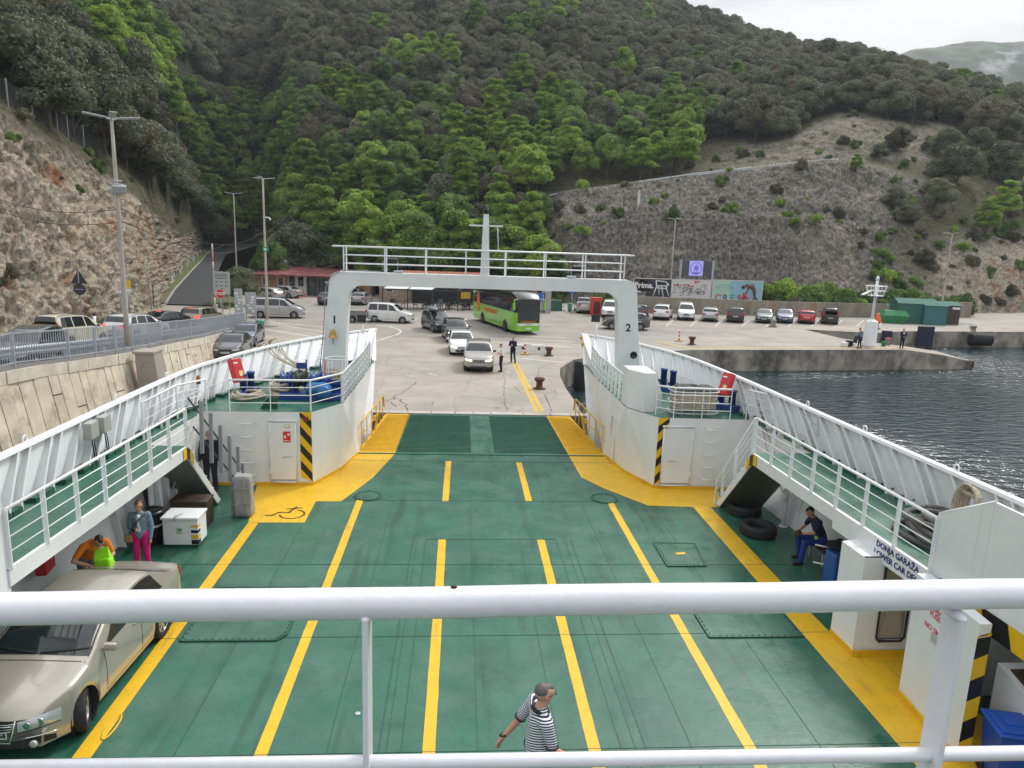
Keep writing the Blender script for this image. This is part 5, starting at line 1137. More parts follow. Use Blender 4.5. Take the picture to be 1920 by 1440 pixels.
t=thing('bundle','dark bundle of gear resting on the blue canister','bundle',(8.15,15.45,.93));b=MB();b.sphere((0,0,.08),.2,12,8,sc=(1.3,1,.5));b.sphere((.12,.05,.14),.12,10,8,sc=(1,1,.6));b.build('bundle_body',mat('dark_cloth',(.02,.02,.025),.9,bump=.5),t)
t=thing('wheelie_bin','bright blue wheelie bin in the recess at the right edge','bin',(7.52,9.05,0),R(-14));bb_=mat('bin_blue',(.01,.07,.36),.38,var=.08)
b=MB();b.add([(-.22,-.26,.1),(.22,-.26,.1),(.22,.22,.1),(-.22,.22,.1),(-.29,-.33,.92),(.29,-.33,.92),(.29,.3,.92),(-.29,.3,.92)],[(3,2,1,0),(4,5,6,7),(0,1,5,4),(1,2,6,5),(2,3,7,6),(3,0,4,7)]);b.build('bin_body',bb_,t,auto=30)
b=MB();b.rbox((0,-.01,.95),(.64,.68,.05),.02);b.rbox((0,-.03,.985),(.5,.5,.035),.015);b.rbox((0,.05,1.01),(.3,.3,.02),.01);b.build('lid',bb_,t)
b=MB();b.tube([(-.27,.36,.93),(.27,.36,.93)],.018,6);b.build('handle',bb_,t);b=MB()
for s in (-1,1):b.lathe((s*.24,.22,.1),[(.1,-.025),(.1,.025)],14,'X')
b.build('bin_wheels',blackr,t)
MB().bar((7.18,8.72,.72),(7.9,8.68,.72),.05,.02).build('bin_retaining_bar',galv,ferry)
# PEOPLE
def figure(name,label,loc,rz,J,prims,mats,voxel=.014,cat='person',extra=None,group=None,head=None,smooth=6):
 """J: joints (name -> (x, y, z), figure faces +Y); prims: (material, jointA, rA, jointB, rB); one continuous body per figure,
    clothing as separate meshes grown round the same limbs"""
 t=thing(name,label,cat,loc,rz,group)
 def V(a): return Vector(J[a]) if isinstance(a,str) else Vector(a)
 groups={}
 for p in prims:groups.setdefault(p[0],[]).append(p[1:])
 for g,ps in groups.items():
  if not ps: continue
  b=MB()
  for a,ra,c,rc,*fl in ps:
   A,C_=V(a),V(c);d=C_-A;Ld=d.length;sx,sy=(fl[0] if fl else (1,1))
   if Ld<1e-4:b.sphere(A,ra,20,14,sc=(sx,sy,fl[1] if len(fl)>1 else 1)); continue
   n=18;prof=[]
   for k in range(7):th=-math.pi/2+math.pi/2*k/6;prof.append((ra*math.cos(th)+1e-4,ra*math.sin(th)))
   for k in range(1,5):f=k/5;prof.append((ra*(1-f)+rc*f,Ld*f))
   for k in range(7):th=math.pi/2*k/6;prof.append((rc*math.cos(th)+1e-4,Ld+rc*math.sin(th)))
   zq=d.normalized();xq=Vector((1,0,0));xq=xq-zq*xq.dot(zq)
   if xq.length<.2:xq=Vector((0,1,0))-zq*zq.y
   xq.normalize();yq=zq.cross(xq);M_=Matrix((xq,yq,zq)).transposed()
   vs=[A+M_@Vector((r_*math.cos(2*math.pi*j/n)*sx,r_*math.sin(2*math.pi*j/n)*sy,z_)) for r_,z_ in prof for j in range(n)]
   m=len(prof);b.add(vs,[(i*n+j,i*n+(j+1)%n,(i+1)*n+(j+1)%n,(i+1)*n+j) for i in range(m-1) for j in range(n)]+[tuple(reversed(range(n))),tuple((m-1)*n+j for j in range(n))])
  o=b.build(g,mats[g],t)
  rm=o.modifiers.new('r','REMESH');rm.mode='VOXEL';rm.voxel_size=voxel;sm=o.modifiers.new('s','SMOOTH');sm.iterations=smooth;sm.factor=.5
  me=bpy.data.meshes.new_from_object(o.evaluated_get(bpy.context.evaluated_depsgraph_get()));o.modifiers.clear();old=o.data;o.data=me;bpy.data.meshes.remove(old)
  me.materials.clear();me.materials.append(mats[g]);me.polygons.foreach_set('use_smooth',[True]*len(me.polygons));me.polygons.foreach_set('material_index',[0]*len(me.polygons))
 return t
def hand(pr,wrist,dirv,pal,curl=.5,s=1.,g='body',side=1):
 "palm and five bent fingers; dirv: along the hand, pal: palm normal"
 w=Vector(wrist);d=Vector(dirv).normalized();p=Vector(pal);p=(p-d*p.dot(d)).normalized();u=d.cross(p)*side
 pr.append((g,w,.026*s,w+d*.05*s,.030*s,(1.0,1.0)))
 for k,(o_,ln) in enumerate(((-.030,.062),(-.010,.074),(.010,.078),(.028,.068))):
  a=w+d*.075*s+u*o_*s;pr.append((g,w+d*.03*s+u*o_*.8*s,.014*s,a,.0105*s));m=a+(d*math.cos(curl)+p*math.sin(curl))*ln*.5*s;pr.append((g,a,.010*s,m,.009*s));pr.append((g,m,.009*s,m+(d*math.cos(curl*2.1)+p*math.sin(curl*2.1))*ln*.5*s,.0075*s))
 a=w+d*.02*s-u*.03*s;m=a+(d*.6-u*.7+p*.3).normalized()*.042*s;pr.append((g,a,.014*s,m,.011*s));pr.append((g,m,.011*s,m+(d*.9-u*.1+p*.4).normalized()*.032*s,.009*s))
def head(pr,c,fwd,up=(0,0,1),s=1.,g='body',neck=None,hairg='hair',hairlen=0.):
 "skull, jaw, nose, ears, lips joined to the body; hair cap as its own mesh"
 c=Vector(c);f=Vector(fwd).normalized();u=Vector(up);u=(u-f*u.dot(f)).normalized();r=f.cross(u)
 pr+=[(g,c+u*.02*s-f*.012*s,.092*s,c+u*.015*s+f*.014*s,.084*s,(.84,1.)),(g,c-u*.05*s+f*.02*s,.062*s,c-u*.085*s+f*.045*s,.036*s,(.95,1.)),(g,c+f*.088*s+u*.015*s,.010*s,c+f*.104*s-u*.022*s,.015*s),(g,c+f*.088*s-u*.052*s+r*.018*s,.009*s,c+f*.088*s-u*.052*s-r*.018*s,.009*s),(g,c+f*.082*s+u*.032*s+r*.036*s,.012*s,c+f*.082*s+u*.032*s-r*.036*s,.012*s)]
 for sd in (-1,1):pr.append((g,c+r*sd*.078*s+u*.012*s-f*.006*s,.013*s,c+r*sd*.080*s-u*.022*s-f*.004*s,.010*s))
 pr+=[(hairg,c+u*.042*s-f*.022*s,.086*s,c+u*.052*s+f*.030*s,.058*s,(.90,1.)),(hairg,c+u*.02*s-f*.040*s,.068*s,c-u*.005*s-f*.044*s,.054*s,(1.05,1.))]
 return c,f,u,r
def eyes(t,c,f,u,r,s=1.,glasses=False):
 b=MB()
 for sd in (-1,1):b.sphere(c+f*.079*s+u*.014*s+r*sd*.030*s,.0115*s,8,6)
 b.build('eyes',mat('eye_dark',(.03,.02,.015),.2),t)
 b=MB()
 for sd in (-1,1):b.tube([c+f*.090*s+u*.034*s+r*sd*.048*s,c+f*.097*s+u*.039*s+r*sd*.03*s,c+f*.097*s+u*.034*s+r*sd*.014*s],.004*s,5)
 b.build('eyebrows',hairk,t)
 if glasses:
  b=MB()
  for sd in (-1,1):
   b.tube([c+f*.102*s+u*.012*s+r*sd*(.032+.023*math.cos(a))*s+u*.017*s*math.sin(a) for a in np.linspace(0,2*math.pi,15)[:-1]],.0025*s,5,closed=True);b.tube([c+f*.10*s+u*.016*s+r*sd*.055*s,c+u*.02*s+r*sd*.084*s-f*.01*s],.0025*s,5)
  b.build('glasses',black,t)
cloth= lambda n,c,**k:mat('cloth_'+n,c,.85,bump=.25,bs=14,var=.1,vs=6,**k)
navyt=cloth('navy_trousers',(.012,.014,.028));jeans=cloth('denim',(.16,.25,.34));pink=cloth('pink',(.62,.01,.17));orange=cloth('orange',(.72,.19,.01));shoe=mat('dark_shoe',(.02,.02,.022),.6)
ms=bpy.data.materials.new('striped_polo');ms.use_nodes=True;nt=ms.node_tree;n=nt.nodes;l=nt.links;tcn=n.new('ShaderNodeTexCoord');wv=n.new('ShaderNodeTexWave');wv.wave_type='BANDS';wv.bands_direction='Z';wv.inputs['Scale'].default_value=11.0;wv.inputs['Distortion'].default_value=.35;wv.inputs['Detail'].default_value=1;wv.inputs['Detail Scale'].default_value=.5
cr_=n.new('ShaderNodeValToRGB');cr_.color_ramp.interpolation='CONSTANT';cr_.color_ramp.elements[0].color=(.015,.017,.05,1);cr_.color_ramp.elements[1].position=.52;cr_.color_ramp.elements[1].color=(.72,.74,.78,1)
sxz=n.new('ShaderNodeSeparateXYZ');cxz=n.new('ShaderNodeCombineXYZ');abx=n.new('ShaderNodeMath');abx.operation='ABSOLUTE';mad=n.new('ShaderNodeMath');mad.operation='MULTIPLY_ADD';mad.inputs[1].default_value=-.5;l.new(tcn.outputs['Object'],sxz.inputs[0]);l.new(sxz.outputs[0],abx.inputs[0]);l.new(abx.outputs[0],mad.inputs[0]);l.new(sxz.outputs[2],mad.inputs[2]);l.new(mad.outputs[0],cxz.inputs[2]);l.new(sxz.outputs[0],cxz.inputs[0]);l.new(sxz.outputs[1],cxz.inputs[1]);l.new(cxz.outputs[0],wv.inputs[0]);l.new(wv.outputs[0],cr_.inputs[0]);l.new(cr_.outputs[0],n['Principled BSDF'].inputs['Base Color']);n['Principled BSDF'].inputs['Roughness'].default_value=.85
def stand(hgt=1.76,lean=0.,arms=None,legs=None):
 k=hgt/1.76;J=dict(pel=(0,0,.94),waist=(0,0,1.08),chest=(0,.01,1.30),neck=(0,0,1.47),head=(0,.035,1.61),shL=(-.19,0,1.40),shR=(.19,0,1.40),elL=(-.25,-.02,1.12),elR=(.25,-.02,1.12),wrL=(-.25,.08,.89),wrR=(.25,.08,.89),hiL=(-.09,0,.92),hiR=(.09,0,.92),knL=(-.10,.02,.50),knR=(.10,.02,.50),anL=(-.11,-.02,.09),anR=(.11,-.02,.09))
 J.update(arms or {});J.update(legs or {})
 return {a:tuple(c*k for c in v) for a,v in J.items()}
def dress(J,k=1.,shirt='shirt',trousers='trousers',shoes='shoes',long=False,fat=1.,fem=False):
 "prims for body, shirt, trousers, shoes"
 V= lambda a:Vector(J[a]);pr=[]
 pr+=[('body',V('pel'),.09*k,V('chest'),.085*k),('body',V('chest'),.06*k,V('neck'),.055*k),('body',V('neck'),.054*k,V('head')-Vector((0,0,.05)),.052*k)]
 for s in 'LR':
  pr+=[('body',V('chest'),.05*k,V('sh'+s),.045*k),('body',V('sh'+s),.048*k,V('el'+s),.040*k),('body',V('el'+s),.040*k,V('wr'+s),.026*k),('body',V('hi'+s),.075*k,V('kn'+s),.052*k),('body',V('kn'+s),.050*k,V('an'+s),.036*k)]
  f=Vector((0,.15,-.06));d=V('an'+s)-V('kn'+s);
  pr+=[(shoes,V('an'+s)+Vector((0,-.03,-.045)),.042*k,V('an'+s)+Vector((0,.15,-.055)),.034*k)]
  pr+=[(trousers,V('hi'+s),.10*k*(.95 if fem else 1),V('kn'+s),.068*k),(trousers,V('kn'+s),.068*k,V('an'+s)+(V('kn'+s)-V('an'+s))*.06,(.06 if not fem else .05)*k)]
 pr+=[(trousers,V('hiL')+Vector((0,0,.03)),.105*k*fat,V('hiR')+Vector((0,0,.03)),.105*k*fat)]
 pr+=[(shirt,V('pel')+(V('waist')-V('pel'))*.25,.135*k*fat,V('waist'),.13*k*fat*(.9 if fem else 1),(1.12,.86)),(shirt,V('waist'),.128*k*fat*(.9 if fem else 1),V('chest'),.135*k,(1.2,.84)),(shirt,V('chest'),.125*k,V('neck')+(V('chest')-V('neck'))*.3,.075*k,(1.3,.9))]
 for s in 'LR':
  pr+=[(shirt,V('chest')+Vector((0,0,.04*k)),.09*k,V('sh'+s),.068*k)]
  e=V('el'+s) if long else V('sh'+s)+(V('el'+s)-V('sh'+s))*.72
  pr+=[(shirt,V('sh'+s),.067*k,e,.056*k)]
  if long:pr+=[(shirt,V('el'+s),.054*k,V('wr'+s)+(V('el'+s)-V('wr'+s))*.08,.038*k)]
 return pr
 # man in striped polo walking
J=stand(1.78,arms=dict(elL=(-.26,-.13,1.12),wrL=(-.29,-.27,.91),elR=(.24,.06,1.13),wrR=(.20,.26,.98)),legs=dict(knL=(-.1,.14,.51),anL=(-.1,.2,.09),knR=(.1,.0,.5),anR=(.1,-.28,.14)))
pr=dress(J,1.0,fat=1.13);hand(pr,J['wrL'],(-.2,-.35,-.8),(.5,.3,0),.25,side=-1);hand(pr,J['wrR'],(-.1,.5,-.5),(-.6,0,0),.4)
hd_=head(pr,J['head'],(-.15,1,-.12));top=P(1015,1274,z=3.20)
sm1=figure('person','man in a navy and white striped polo shirt walking across the deck',(top.x,top.y-.03,1.35),R(-78),J,pr,dict(body=skin,hair=hairg,shirt=ms,trousers=navyt,shoes=shoe),.011)
sm1.scale=(1.16,1.16,1.04);b=MB().bbox((-2.5,5.2,1.27),(4.5,7.45,1.345)).build('lower_bridge_platform',green,ferry);eyes(sm1,*hd_,glasses=True);b=MB();nk=Vector(J['neck']);b.tube([nk+Vector((.078*math.cos(a),.07*math.sin(a)+.0,-.035-.02*math.sin(a))) for a in np.linspace(0,2*math.pi,17)[:-1]],.02,8,closed=True);b.build('collar',navyt,sm1)
b=MB();wl=Vector(J['wrL']);b.tube([wl+Vector((.03*math.cos(a),.03*math.sin(a)-.0,.03+.012*math.cos(a))) for a in np.linspace(0,2*math.pi,11)[:-1]],.012,6,closed=True);b.build('wrist_watch',black,sm1)
b=MB()
for s in 'LR':
 e=Vector(J['sh'+s])+(Vector(J['el'+s])-Vector(J['sh'+s]))*.86;d=(Vector(J['el'+s])-Vector(J['sh'+s])).normalized();u=d.orthogonal().normalized();w=d.cross(u);b.tube([e+u*.055*math.cos(a)+w*.055*math.sin(a) for a in np.linspace(0,2*math.pi,15)[:-1]],.008,6,closed=True)
b.build('sleeve_trim',navyt,sm1)
# woman in denim jacket and pink trousers
J=stand(1.68,arms=dict(shL=(-.165,0,1.40),shR=(.165,0,1.40),elL=(-.21,-.03,1.12),wrL=(-.20,.06,.86),elR=(.21,.0,1.14),wrR=(.08,.22,1.10)))
pr=dress(J,.93,shirt='denim_jacket',long=True,fem=True);hand(pr,J['wrR'],(-.7,.3,.2),(0,0,1),.7);hand(pr,J['wrL'],(0,.05,-1),(1,0,0),.3,side=-1)
hd_=head(pr,J['head'],(.15,1,-.05),s=.95);hc=Vector(J['head']);pr+=[('hair',hc+Vector((0,-.08,-.0)),.05,hc+Vector((-.05,-.12,-.16)),.03),('white_top',Vector(J['chest'])+Vector((0,.07,.07)),.055,Vector(J['waist'])+Vector((0,.045,-.03)),.07,(.8,.8))]
ft=P(248,1092,z=0);wm=figure('person','woman in a denim jacket and pink trousers standing under the left walkway',(-8.15,15.9,0),R(186),J,pr,dict(body=skin,hair=hairb,denim_jacket=jeans,trousers=pink,shoes=shoe,white_top=cloth('white',(.72,.72,.74))),.012)
wm.scale=(1.13,)*3;bpy.context.view_layer.update();eyes(wm,*hd_,s=.95);b=MB();ch=Vector(J['chest']);b.tube([ch+Vector((-.12,.03,.13)),ch+Vector((-.03,.145,.05)),ch+Vector((.1,.15,-.12)),ch+Vector((.17,.12,-.24))],.014,6);b.build('bag_strap',cloth('dark_strap',(.04,.04,.045)),wm)
t=thing('handbag','small tan handbag at the hip of the woman in denim','bag',wm.matrix_basis@(ch+Vector((.2,.12,-.36))),R(186));MB().rbox((0,0,0),(.17,.08,.18),.03,ry=.1).build('bag_body',mat('tan_leather',(.42,.22,.10),.5),t);MB().rbox((0,.043,.03),(.15,.012,.1),.01,ry=.1).build('bag_flap',mat('tan_leather',(.42,.22,.10),.5),t)
t=thing('mobile_phone','dark phone in the hand of the woman in denim','phone',wm.matrix_basis@Vector((.03,.33,1.13)),R(186));MB().rbox((0,0,0),(.075,.012,.14),.004,rx=-.6).build('phone_body',black,t)
# man in orange bending over a bag
J=stand(1.75,arms=dict(chest=(0,.26,1.20),neck=(0,.40,1.30),head=(0,.53,1.36),waist=(0,.08,1.05),shL=(-.2,.36,1.24),shR=(.2,.34,1.26),elL=(-.30,.40,.98),elR=(.42,.42,1.08),wrL=(-.10,.60,.96),wrR=(.18,.62,.95)))
pr=dress(J,1.02,fat=1.1);hand(pr,J['wrL'],(.5,.6,-.2),(0,0,-1),.6);hand(pr,J['wrR'],(-.5,.5,-.3),(0,0,-1),.6,side=-1);hd_=head(pr,J['head'],(0,.75,-.65),up=(0,.6,.7))
om=figure('person','man in an orange shirt bending over a green bag beside the beige car',(-8.78,14.75,0),R(232),J,pr,dict(body=skin,hair=hairk,shirt=orange,trousers=cloth('grey',(.16,.17,.18)),shoes=shoe),.012)
eyes(om,*hd_);om.scale=(1.13,)*3;bpy.context.view_layer.update()
bg_=om.matrix_basis@Vector((.02,.70,.86));t=thing('shopping_bag','lime green shopping bag held by the man in orange','bag',bg_)
lg=mat('lime_bag',(.27,.68,.01),.5,var=.12,vs=7,bump=.3);b=MB();bm=bmesh.new();bmesh.ops.create_cube(bm,size=1);bmesh.ops.scale(bm,vec=(.36,.26,.5),verts=bm.verts);bmesh.ops.subdivide_edges(bm,edges=bm.edges[:],cuts=8,use_grid_fill=True)
bm.normal_update()
for v in bm.verts:k=fbm(np.array([[v.co.x*7+3,v.co.y*7,v.co.z*6]]),3)[0];v.co+=v.normal*k*.06;v.co.x*=1-.35*max(0,v.co.z*2);v.co.y*=1-.35*max(0,v.co.z*2)
me=bpy.data.meshes.new('bag_body');bm.to_mesh(me);bm.free();me.materials.append(lg);me.polygons.foreach_set('use_smooth',[True]*len(me.polygons));o=bpy.data.objects.new('bag_body',me);COL.objects.link(o);o.parent=t
b=MB();b.add([(-.16,-.1,.22),(.16,-.1,.22),(.05,.08,.48),(-.18,.02,.40),(-.1,.1,.2),(.14,.1,.2)],[(0,1,2,3),(3,2,5,4),(0,3,4),(1,5,2)]);b.build('bag_mouth',lg,t,auto=60);MB().rbox((.03,-.145,-.02),(.09,.012,.1),.004).build('bag_print',signw,t)
t=thing('waist_bag','dark waist pouch on the man in orange','bag',om.matrix_basis@Vector((-.13,-.1,.98)));MB().rbox((0,0,0),(.12,.14,.2),.04).build('pouch_body',mat('dark_cloth',(.02,.02,.025),.9,bump=.5),t)
# man seated in blue overalls
overall=cloth('blue_overall',(.012,.035,.24))
J=dict(pel=(0,0,.55),waist=(0,.06,.72),chest=(0,.16,.92),neck=(0,.24,1.08),head=(0,.33,1.20),shL=(-.19,.18,1.02),shR=(.19,.18,1.02),elL=(-.25,.32,.78),elR=(.25,.30,.76),wrL=(-.12,.50,.72),wrR=(.12,.5,.68),hiL=(-.1,.04,.53),hiR=(.1,.04,.53),knL=(-.19,.46,.53),knR=(.17,.46,.53),anL=(-.20,.52,.09),anR=(.16,.40,.09))
pr=dress(J,1.0,fat=1.12);hand(pr,J['wrL'],(.3,.8,-.1),(0,0,-1),.5);hand(pr,J['wrR'],(-.1,.6,-.5),(0,0,-1),.5,side=-1);hd_=head(pr,J['head'],(0,.8,-.5),up=(0,.5,.8))
bl=figure('person','man in blue overalls and a navy shirt seated under the right walkway looking down',(8.45,16.7,0),R(88),J,pr,dict(body=skin,hair=hairk,shirt=cloth('navy',(.012,.014,.045)),trousers=overall,shoes=shoe),.012);eyes(bl,*hd_);bl.scale=(1.13,)*3
t=thing('bench','low box bench under the man in blue overalls','bench',(8.6,16.7,0));MB().rbox((0,0,.40),(.55,.8,.06),.01).build('seat',mat('dark_wood',(.06,.035,.02),.7),t);b=MB();[b.box((x,y,.19),(.06,.06,.38)) for x in (-.22,.22) for y in (-.33,.33)];b.build('bench_legs',galv,t)
t=thing('paper_bag','crumpled brown paper held by the seated man','paper',bl.matrix_basis@Vector((-.12,.62,.72)));b=MB();b.sphere((0,0,0),.1,8,6,sc=(1.2,.5,1));b.build('paper_sheet',mat('brown_paper',(.12,.07,.045),.9),t)
# man in black behind the grey posts
J=stand(1.75);pr=dress(J,1.04,long=True,fat=1.15);hand(pr,J['wrL'],(0,.1,-1),(1,0,0),.4,side=-1);hand(pr,J['wrR'],(0,.1,-1),(-1,0,0),.4);hd_=head(pr,J['head'],(.1,1,-.1));q=P(392,803,Y=21.6)
bk_=figure('person','grey-haired man in a black jacket behind the grey posts of the left stair',(q.x,21.55,0),R(186),J,pr,dict(body=skin,hair=hairg,shirt=cloth('black',(.008,.008,.010)),trousers=navyt,shoes=shoe),.014);eyes(bk_,*hd_,glasses=True);bk_.scale=(1.14,)*3
# men on the quay
J=stand(1.76,arms=dict(elL=(-.24,.05,1.13),wrL=(-.05,.28,1.22),elR=(.27,.02,1.12),wrR=(.16,.22,1.05)),legs=dict(knL=(-.13,.02,.5),anL=(-.17,0,.09),knR=(.13,.02,.5),anR=(.17,-.05,.09)))
pr=dress(J,1.02,fat=1.12);hand(pr,J['wrL'],(.2,.8,.3),(0,0,1),.9);hand(pr,J['wrR'],(-.6,.5,0),(0,0,1),.8,side=-1);head(pr,J['head'],(0,1,-.35));q=P(939,697,z=0)
wmn=figure('person','man in a white shirt looking at a device beside the first queuing car',(q.x,q.y,0),R(100),J,pr,dict(body=skin,hair=hairk,shirt=cloth('white',(.72,.72,.74)),trousers=navyt,shoes=shoe),.02)
J=stand(1.76,arms=dict(elL=(-.26,.05,1.14),wrL=(-.06,.2,1.2),elR=(.26,.05,1.14),wrR=(.06,.22,1.16)),legs=dict(knL=(-.12,.02,.5),anL=(-.2,.02,.09),knR=(.1,.02,.5),anR=(.12,-.05,.09)))
pr=dress(J,1.02,long=True);hand(pr,J['wrL'],(.9,.2,0),(0,-1,0),.5);hand(pr,J['wrR'],(-.9,.2,0),(0,-1,0),.5,side=-1);head(pr,J['head'],(0,1,0));q=P(961,680,z=0)
figure('person','man in dark blue with folded arms standing behind the white-shirted man',(q.x,q.y,0),R(150),J,pr,dict(body=skin,hair=hairg,shirt=cloth('navy',(.012,.014,.045)),trousers=navyt,shoes=shoe),.02)
q=P(1611,653,z=0);J=stand(1.75,arms=dict(chest=(0,.08,1.29),head=(0,.12,1.62),elL=(-.24,.1,1.14),wrL=(-.08,.3,1.05),elR=(.24,.1,1.14),wrR=(.06,.3,1.0)),legs=dict(knL=(-.15,.02,.5),anL=(-.2,0,.09),knR=(.12,.02,.5),anR=(.15,-.05,.09)));pr=dress(J,1.0,long=True);head(pr,J['head'],(0,1,-.3));hand(pr,J['wrL'],(.6,.6,0),(0,0,1),.8);hand(pr,J['wrR'],(-.6,.6,0),(0,0,1),.8,side=-1)
figure('person','angler in a grey-blue shirt standing left of the white harbour light',(q.x,q.y,0),R(30),J,pr,dict(body=skin,hair=hairk,shirt=cloth('greyblue',(.14,.19,.27)),trousers=navyt,shoes=shoe),.02)
q=P(1690,653,z=0);J=stand(1.72,arms=dict(elL=(-.24,.1,1.12),wrL=(-.06,.25,1.0),elR=(.24,.1,1.12),wrR=(.06,.25,1.0)));pr=dress(J,1.0,long=True);head(pr,J['head'],(0,1,-.1));hand(pr,J['wrL'],(.6,.6,0),(0,0,1),.8);hand(pr,J['wrR'],(-.6,.6,0),(0,0,1),.8,side=-1)
o=figure('person','angler dressed in black with a white chest print standing right of the harbour light',(q.x,q.y,0),R(170),J,pr,dict(body=skin,hair=hairk,shirt=cloth('black',(.008,.008,.010)),trousers=navyt,shoes=shoe),.02)
MB().rbox((0,.155,1.30),(.16,.012,.14),.004).build('shirt_print',signw,o)
# WATER, QUAY, ROADS
conc=MATS['quay_concrete']
conc2=mat('quay_wall_concrete',(.37,.34,.285),.9,var=.25,vs=.8,bump=.5,bs=4,col2=(.085,.08,.07),c2s=.5,c2lo=.42,c2hi=.62,stretch=(1,1,.7))
asph=mat('asphalt',(.045,.046,.049),.85,var=.15,vs=3,bump=.3,bs=30)
asph2=mat('worn_asphalt',(.20,.19,.175),.88,var=.12,vs=1.2,bump=.2,bs=20)
wm_=bpy.data.materials.new('sea_water');wm_.use_nodes=True;nt=wm_.node_tree;n=nt.nodes;l=nt.links;pb=n['Principled BSDF']
pb.inputs['Base Color'].default_value=(.004,.022,.030,1);pb.inputs['Roughness'].default_value=.03;pb.inputs['IOR'].default_value=1.33
tcn=n.new('ShaderNodeTexCoord');mpn=n.new('ShaderNodeMapping');mpn.inputs['Scale'].default_value=(.9,2.0,1);mpn.inputs['Rotation'].default_value=(0,0,.3)
na=n.new('ShaderNodeTexNoise');na.inputs['Scale'].default_value=1.1;na.inputs['Detail'].default_value=3;na.inputs['Roughness'].default_value=.5
nb=n.new('ShaderNodeTexNoise');nb.inputs['Scale'].default_value=4.2;nb.inputs['Detail'].default_value=2
ad=n.new('ShaderNodeMath');ad.operation='MULTIPLY_ADD';ad.inputs[1].default_value=.22
bp=n.new('ShaderNodeBump');bp.inputs['Strength'].default_value=1.;bp.inputs['Distance'].default_value=.30
nc=n.new('ShaderNodeTexNoise');nc.inputs['Scale'].default_value=.035;nc.inputs['Detail'].default_value=2
mrr=n.new('ShaderNodeMapRange');mrr.inputs[1].default_value=.38;mrr.inputs[2].default_value=.6;mrr.inputs[3].default_value=.35;mrr.inputs[4].default_value=1.0
l.new(tcn.outputs['Object'],mpn.inputs[0]);l.new(mpn.outputs[0],na.inputs[0]);l.new(mpn.outputs[0],nb.inputs[0]);l.new(tcn.outputs['Object'],nc.inputs[0]);l.new(nc.outputs[0],mrr.inputs[0]);l.new(mrr.outputs[0],bp.inputs['Strength'])
l.new(nb.outputs[0],ad.inputs[0]);l.new(na.outputs[0],ad.inputs[2]);l.new(ad.outputs[0],bp.inputs['Height']);l.new(bp.outputs[0],pb.inputs['Normal'])
b=MB();b.poly([(-400,-300,-1.7),(900,-300,-1.7),(900,1500,-1.7),(-400,1500,-1.7)]);tag(b.build('water',wm_),kind='structure')
b=MB();b.poly([(-1500,-600,-6),(2500,-600,-6),(2500,3000,-6),(-1500,3000,-6)]);tag(b.build('sea_bed',mat('sea_bed',(.02,.05,.05),.9)),kind='structure')
E1=[(4.85,31.95),(4.95,35.2),(4.94,38.4),(5.11,42.0),(5.5,44.8),(6.18,46.5),(6.9,48.2),(9.0,50.0),(12.5,51.8),(16.8,54.1),(24,55.2),(36.5,57.1)]
BK=[(37.9,59.2),(34.5,63.6),(34.2,70.6),(40.5,68.9),(45.6,71.3),(60.6,73.6),(78,74.5),(140,90),(190,130),(190,140),(64,101),(-26,101),(-32,80),(-60,78),(-60,58),(-19,58),(-16.7,44),(-15.4,34),(-15.1,20),(-11.2,20),(-11.2,29),(-9.0,31.95)]
poly=E1+BK
def seen(p): return p
b=MB();b.k=0;n_=len(poly);vs=[(x,y,0) for x,y in poly]+[(x,y,-3.2) for x,y in poly]
b.add(vs,[tuple(range(n_))],k=0);b.add(vs,[(i,(i+1)%n_,n_+(i+1)%n_,n_+i) for i in range(n_)],k=1)
tag(b.build('quay',[conc,conc2]),kind='structure')
tp=P(1815,677,z=-1.06);b=MB();a,c=Vector((36.5,57.1,0)),Vector((37.9,59.2,0))
q=[(a.x,a.y,0),(40.2,57.6,-.45),(tp.x+.2,tp.y-.3,-1.06),(tp.x+.3,tp.y+.25,-1.06),(41,59.6,-.4),(c.x,c.y,0)]
b.add(q+[(x,y,-3.2) for x,y,z in q],[tuple(range(6))],k=0);b.add(q+[(x,y,-3.2) for x,y,z in q],[(i,(i+1)%6,6+(i+1)%6,6+i) for i in range(6)],k=1)
o=b.build('pier',[conc,conc2]);tag(o,kind='structure');b=MB();b.box((tp.x+.28,tp.y,-1.3),(.12,.7,.6));b.build('rust_shoe',rust,o)
cope=mat('pale_coping',(.46,.43,.38),.8,var=.12,vs=2)
g=np.random.default_rng(5);x=-9.
b=MB()
while x<4.6:w=g.uniform(.8,1.5);b.rbox((x+w/2,32.15,.02),(w-.05,.42,.05),.015);x+=w
tag(b.build('kerb',cope),kind='structure')
crk=mat('crack_dark',(.08,.07,.06),.9)
b=MB()
def crack(pts,w=.03,jit=.14,seed=0):
 g=np.random.default_rng(seed);P_=[]
 for a,c in zip(pts[:-1],pts[1:]):
  a,c=Vector(P(*a,z=0)),Vector(P(*c,z=0));m=max(2,int((c-a).length/.35))
  for i in range(m):p=a.lerp(c,i/m);P_.append((p.x+g.normal(0,jit),p.y+g.normal(0,jit)))
 for p,q in zip(P_[:-1],P_[1:]):
  p=Vector((*p,.004));q=Vector((*q,.004));d=(q-p).normalized();nn_=Vector((-d.y,d.x,0))*w/2*g.uniform(.5,1.3);b.poly([p-nn_,p+nn_,q+nn_,q-nn_])
crack([(779,716),(760,735),(737,744),(733,765)],.05,.12,1);crack([(737,744),(760,758),(763,775)],.05,.1,2);crack([(806,750),(820,765)],.04,.1,3)
crack([(947,690),(945,735),(950,775)],.03,.05,4);crack([(728,668),(724,690)],.02,.1,5);crack([(880,715),(900,727)],.02,.1,6)
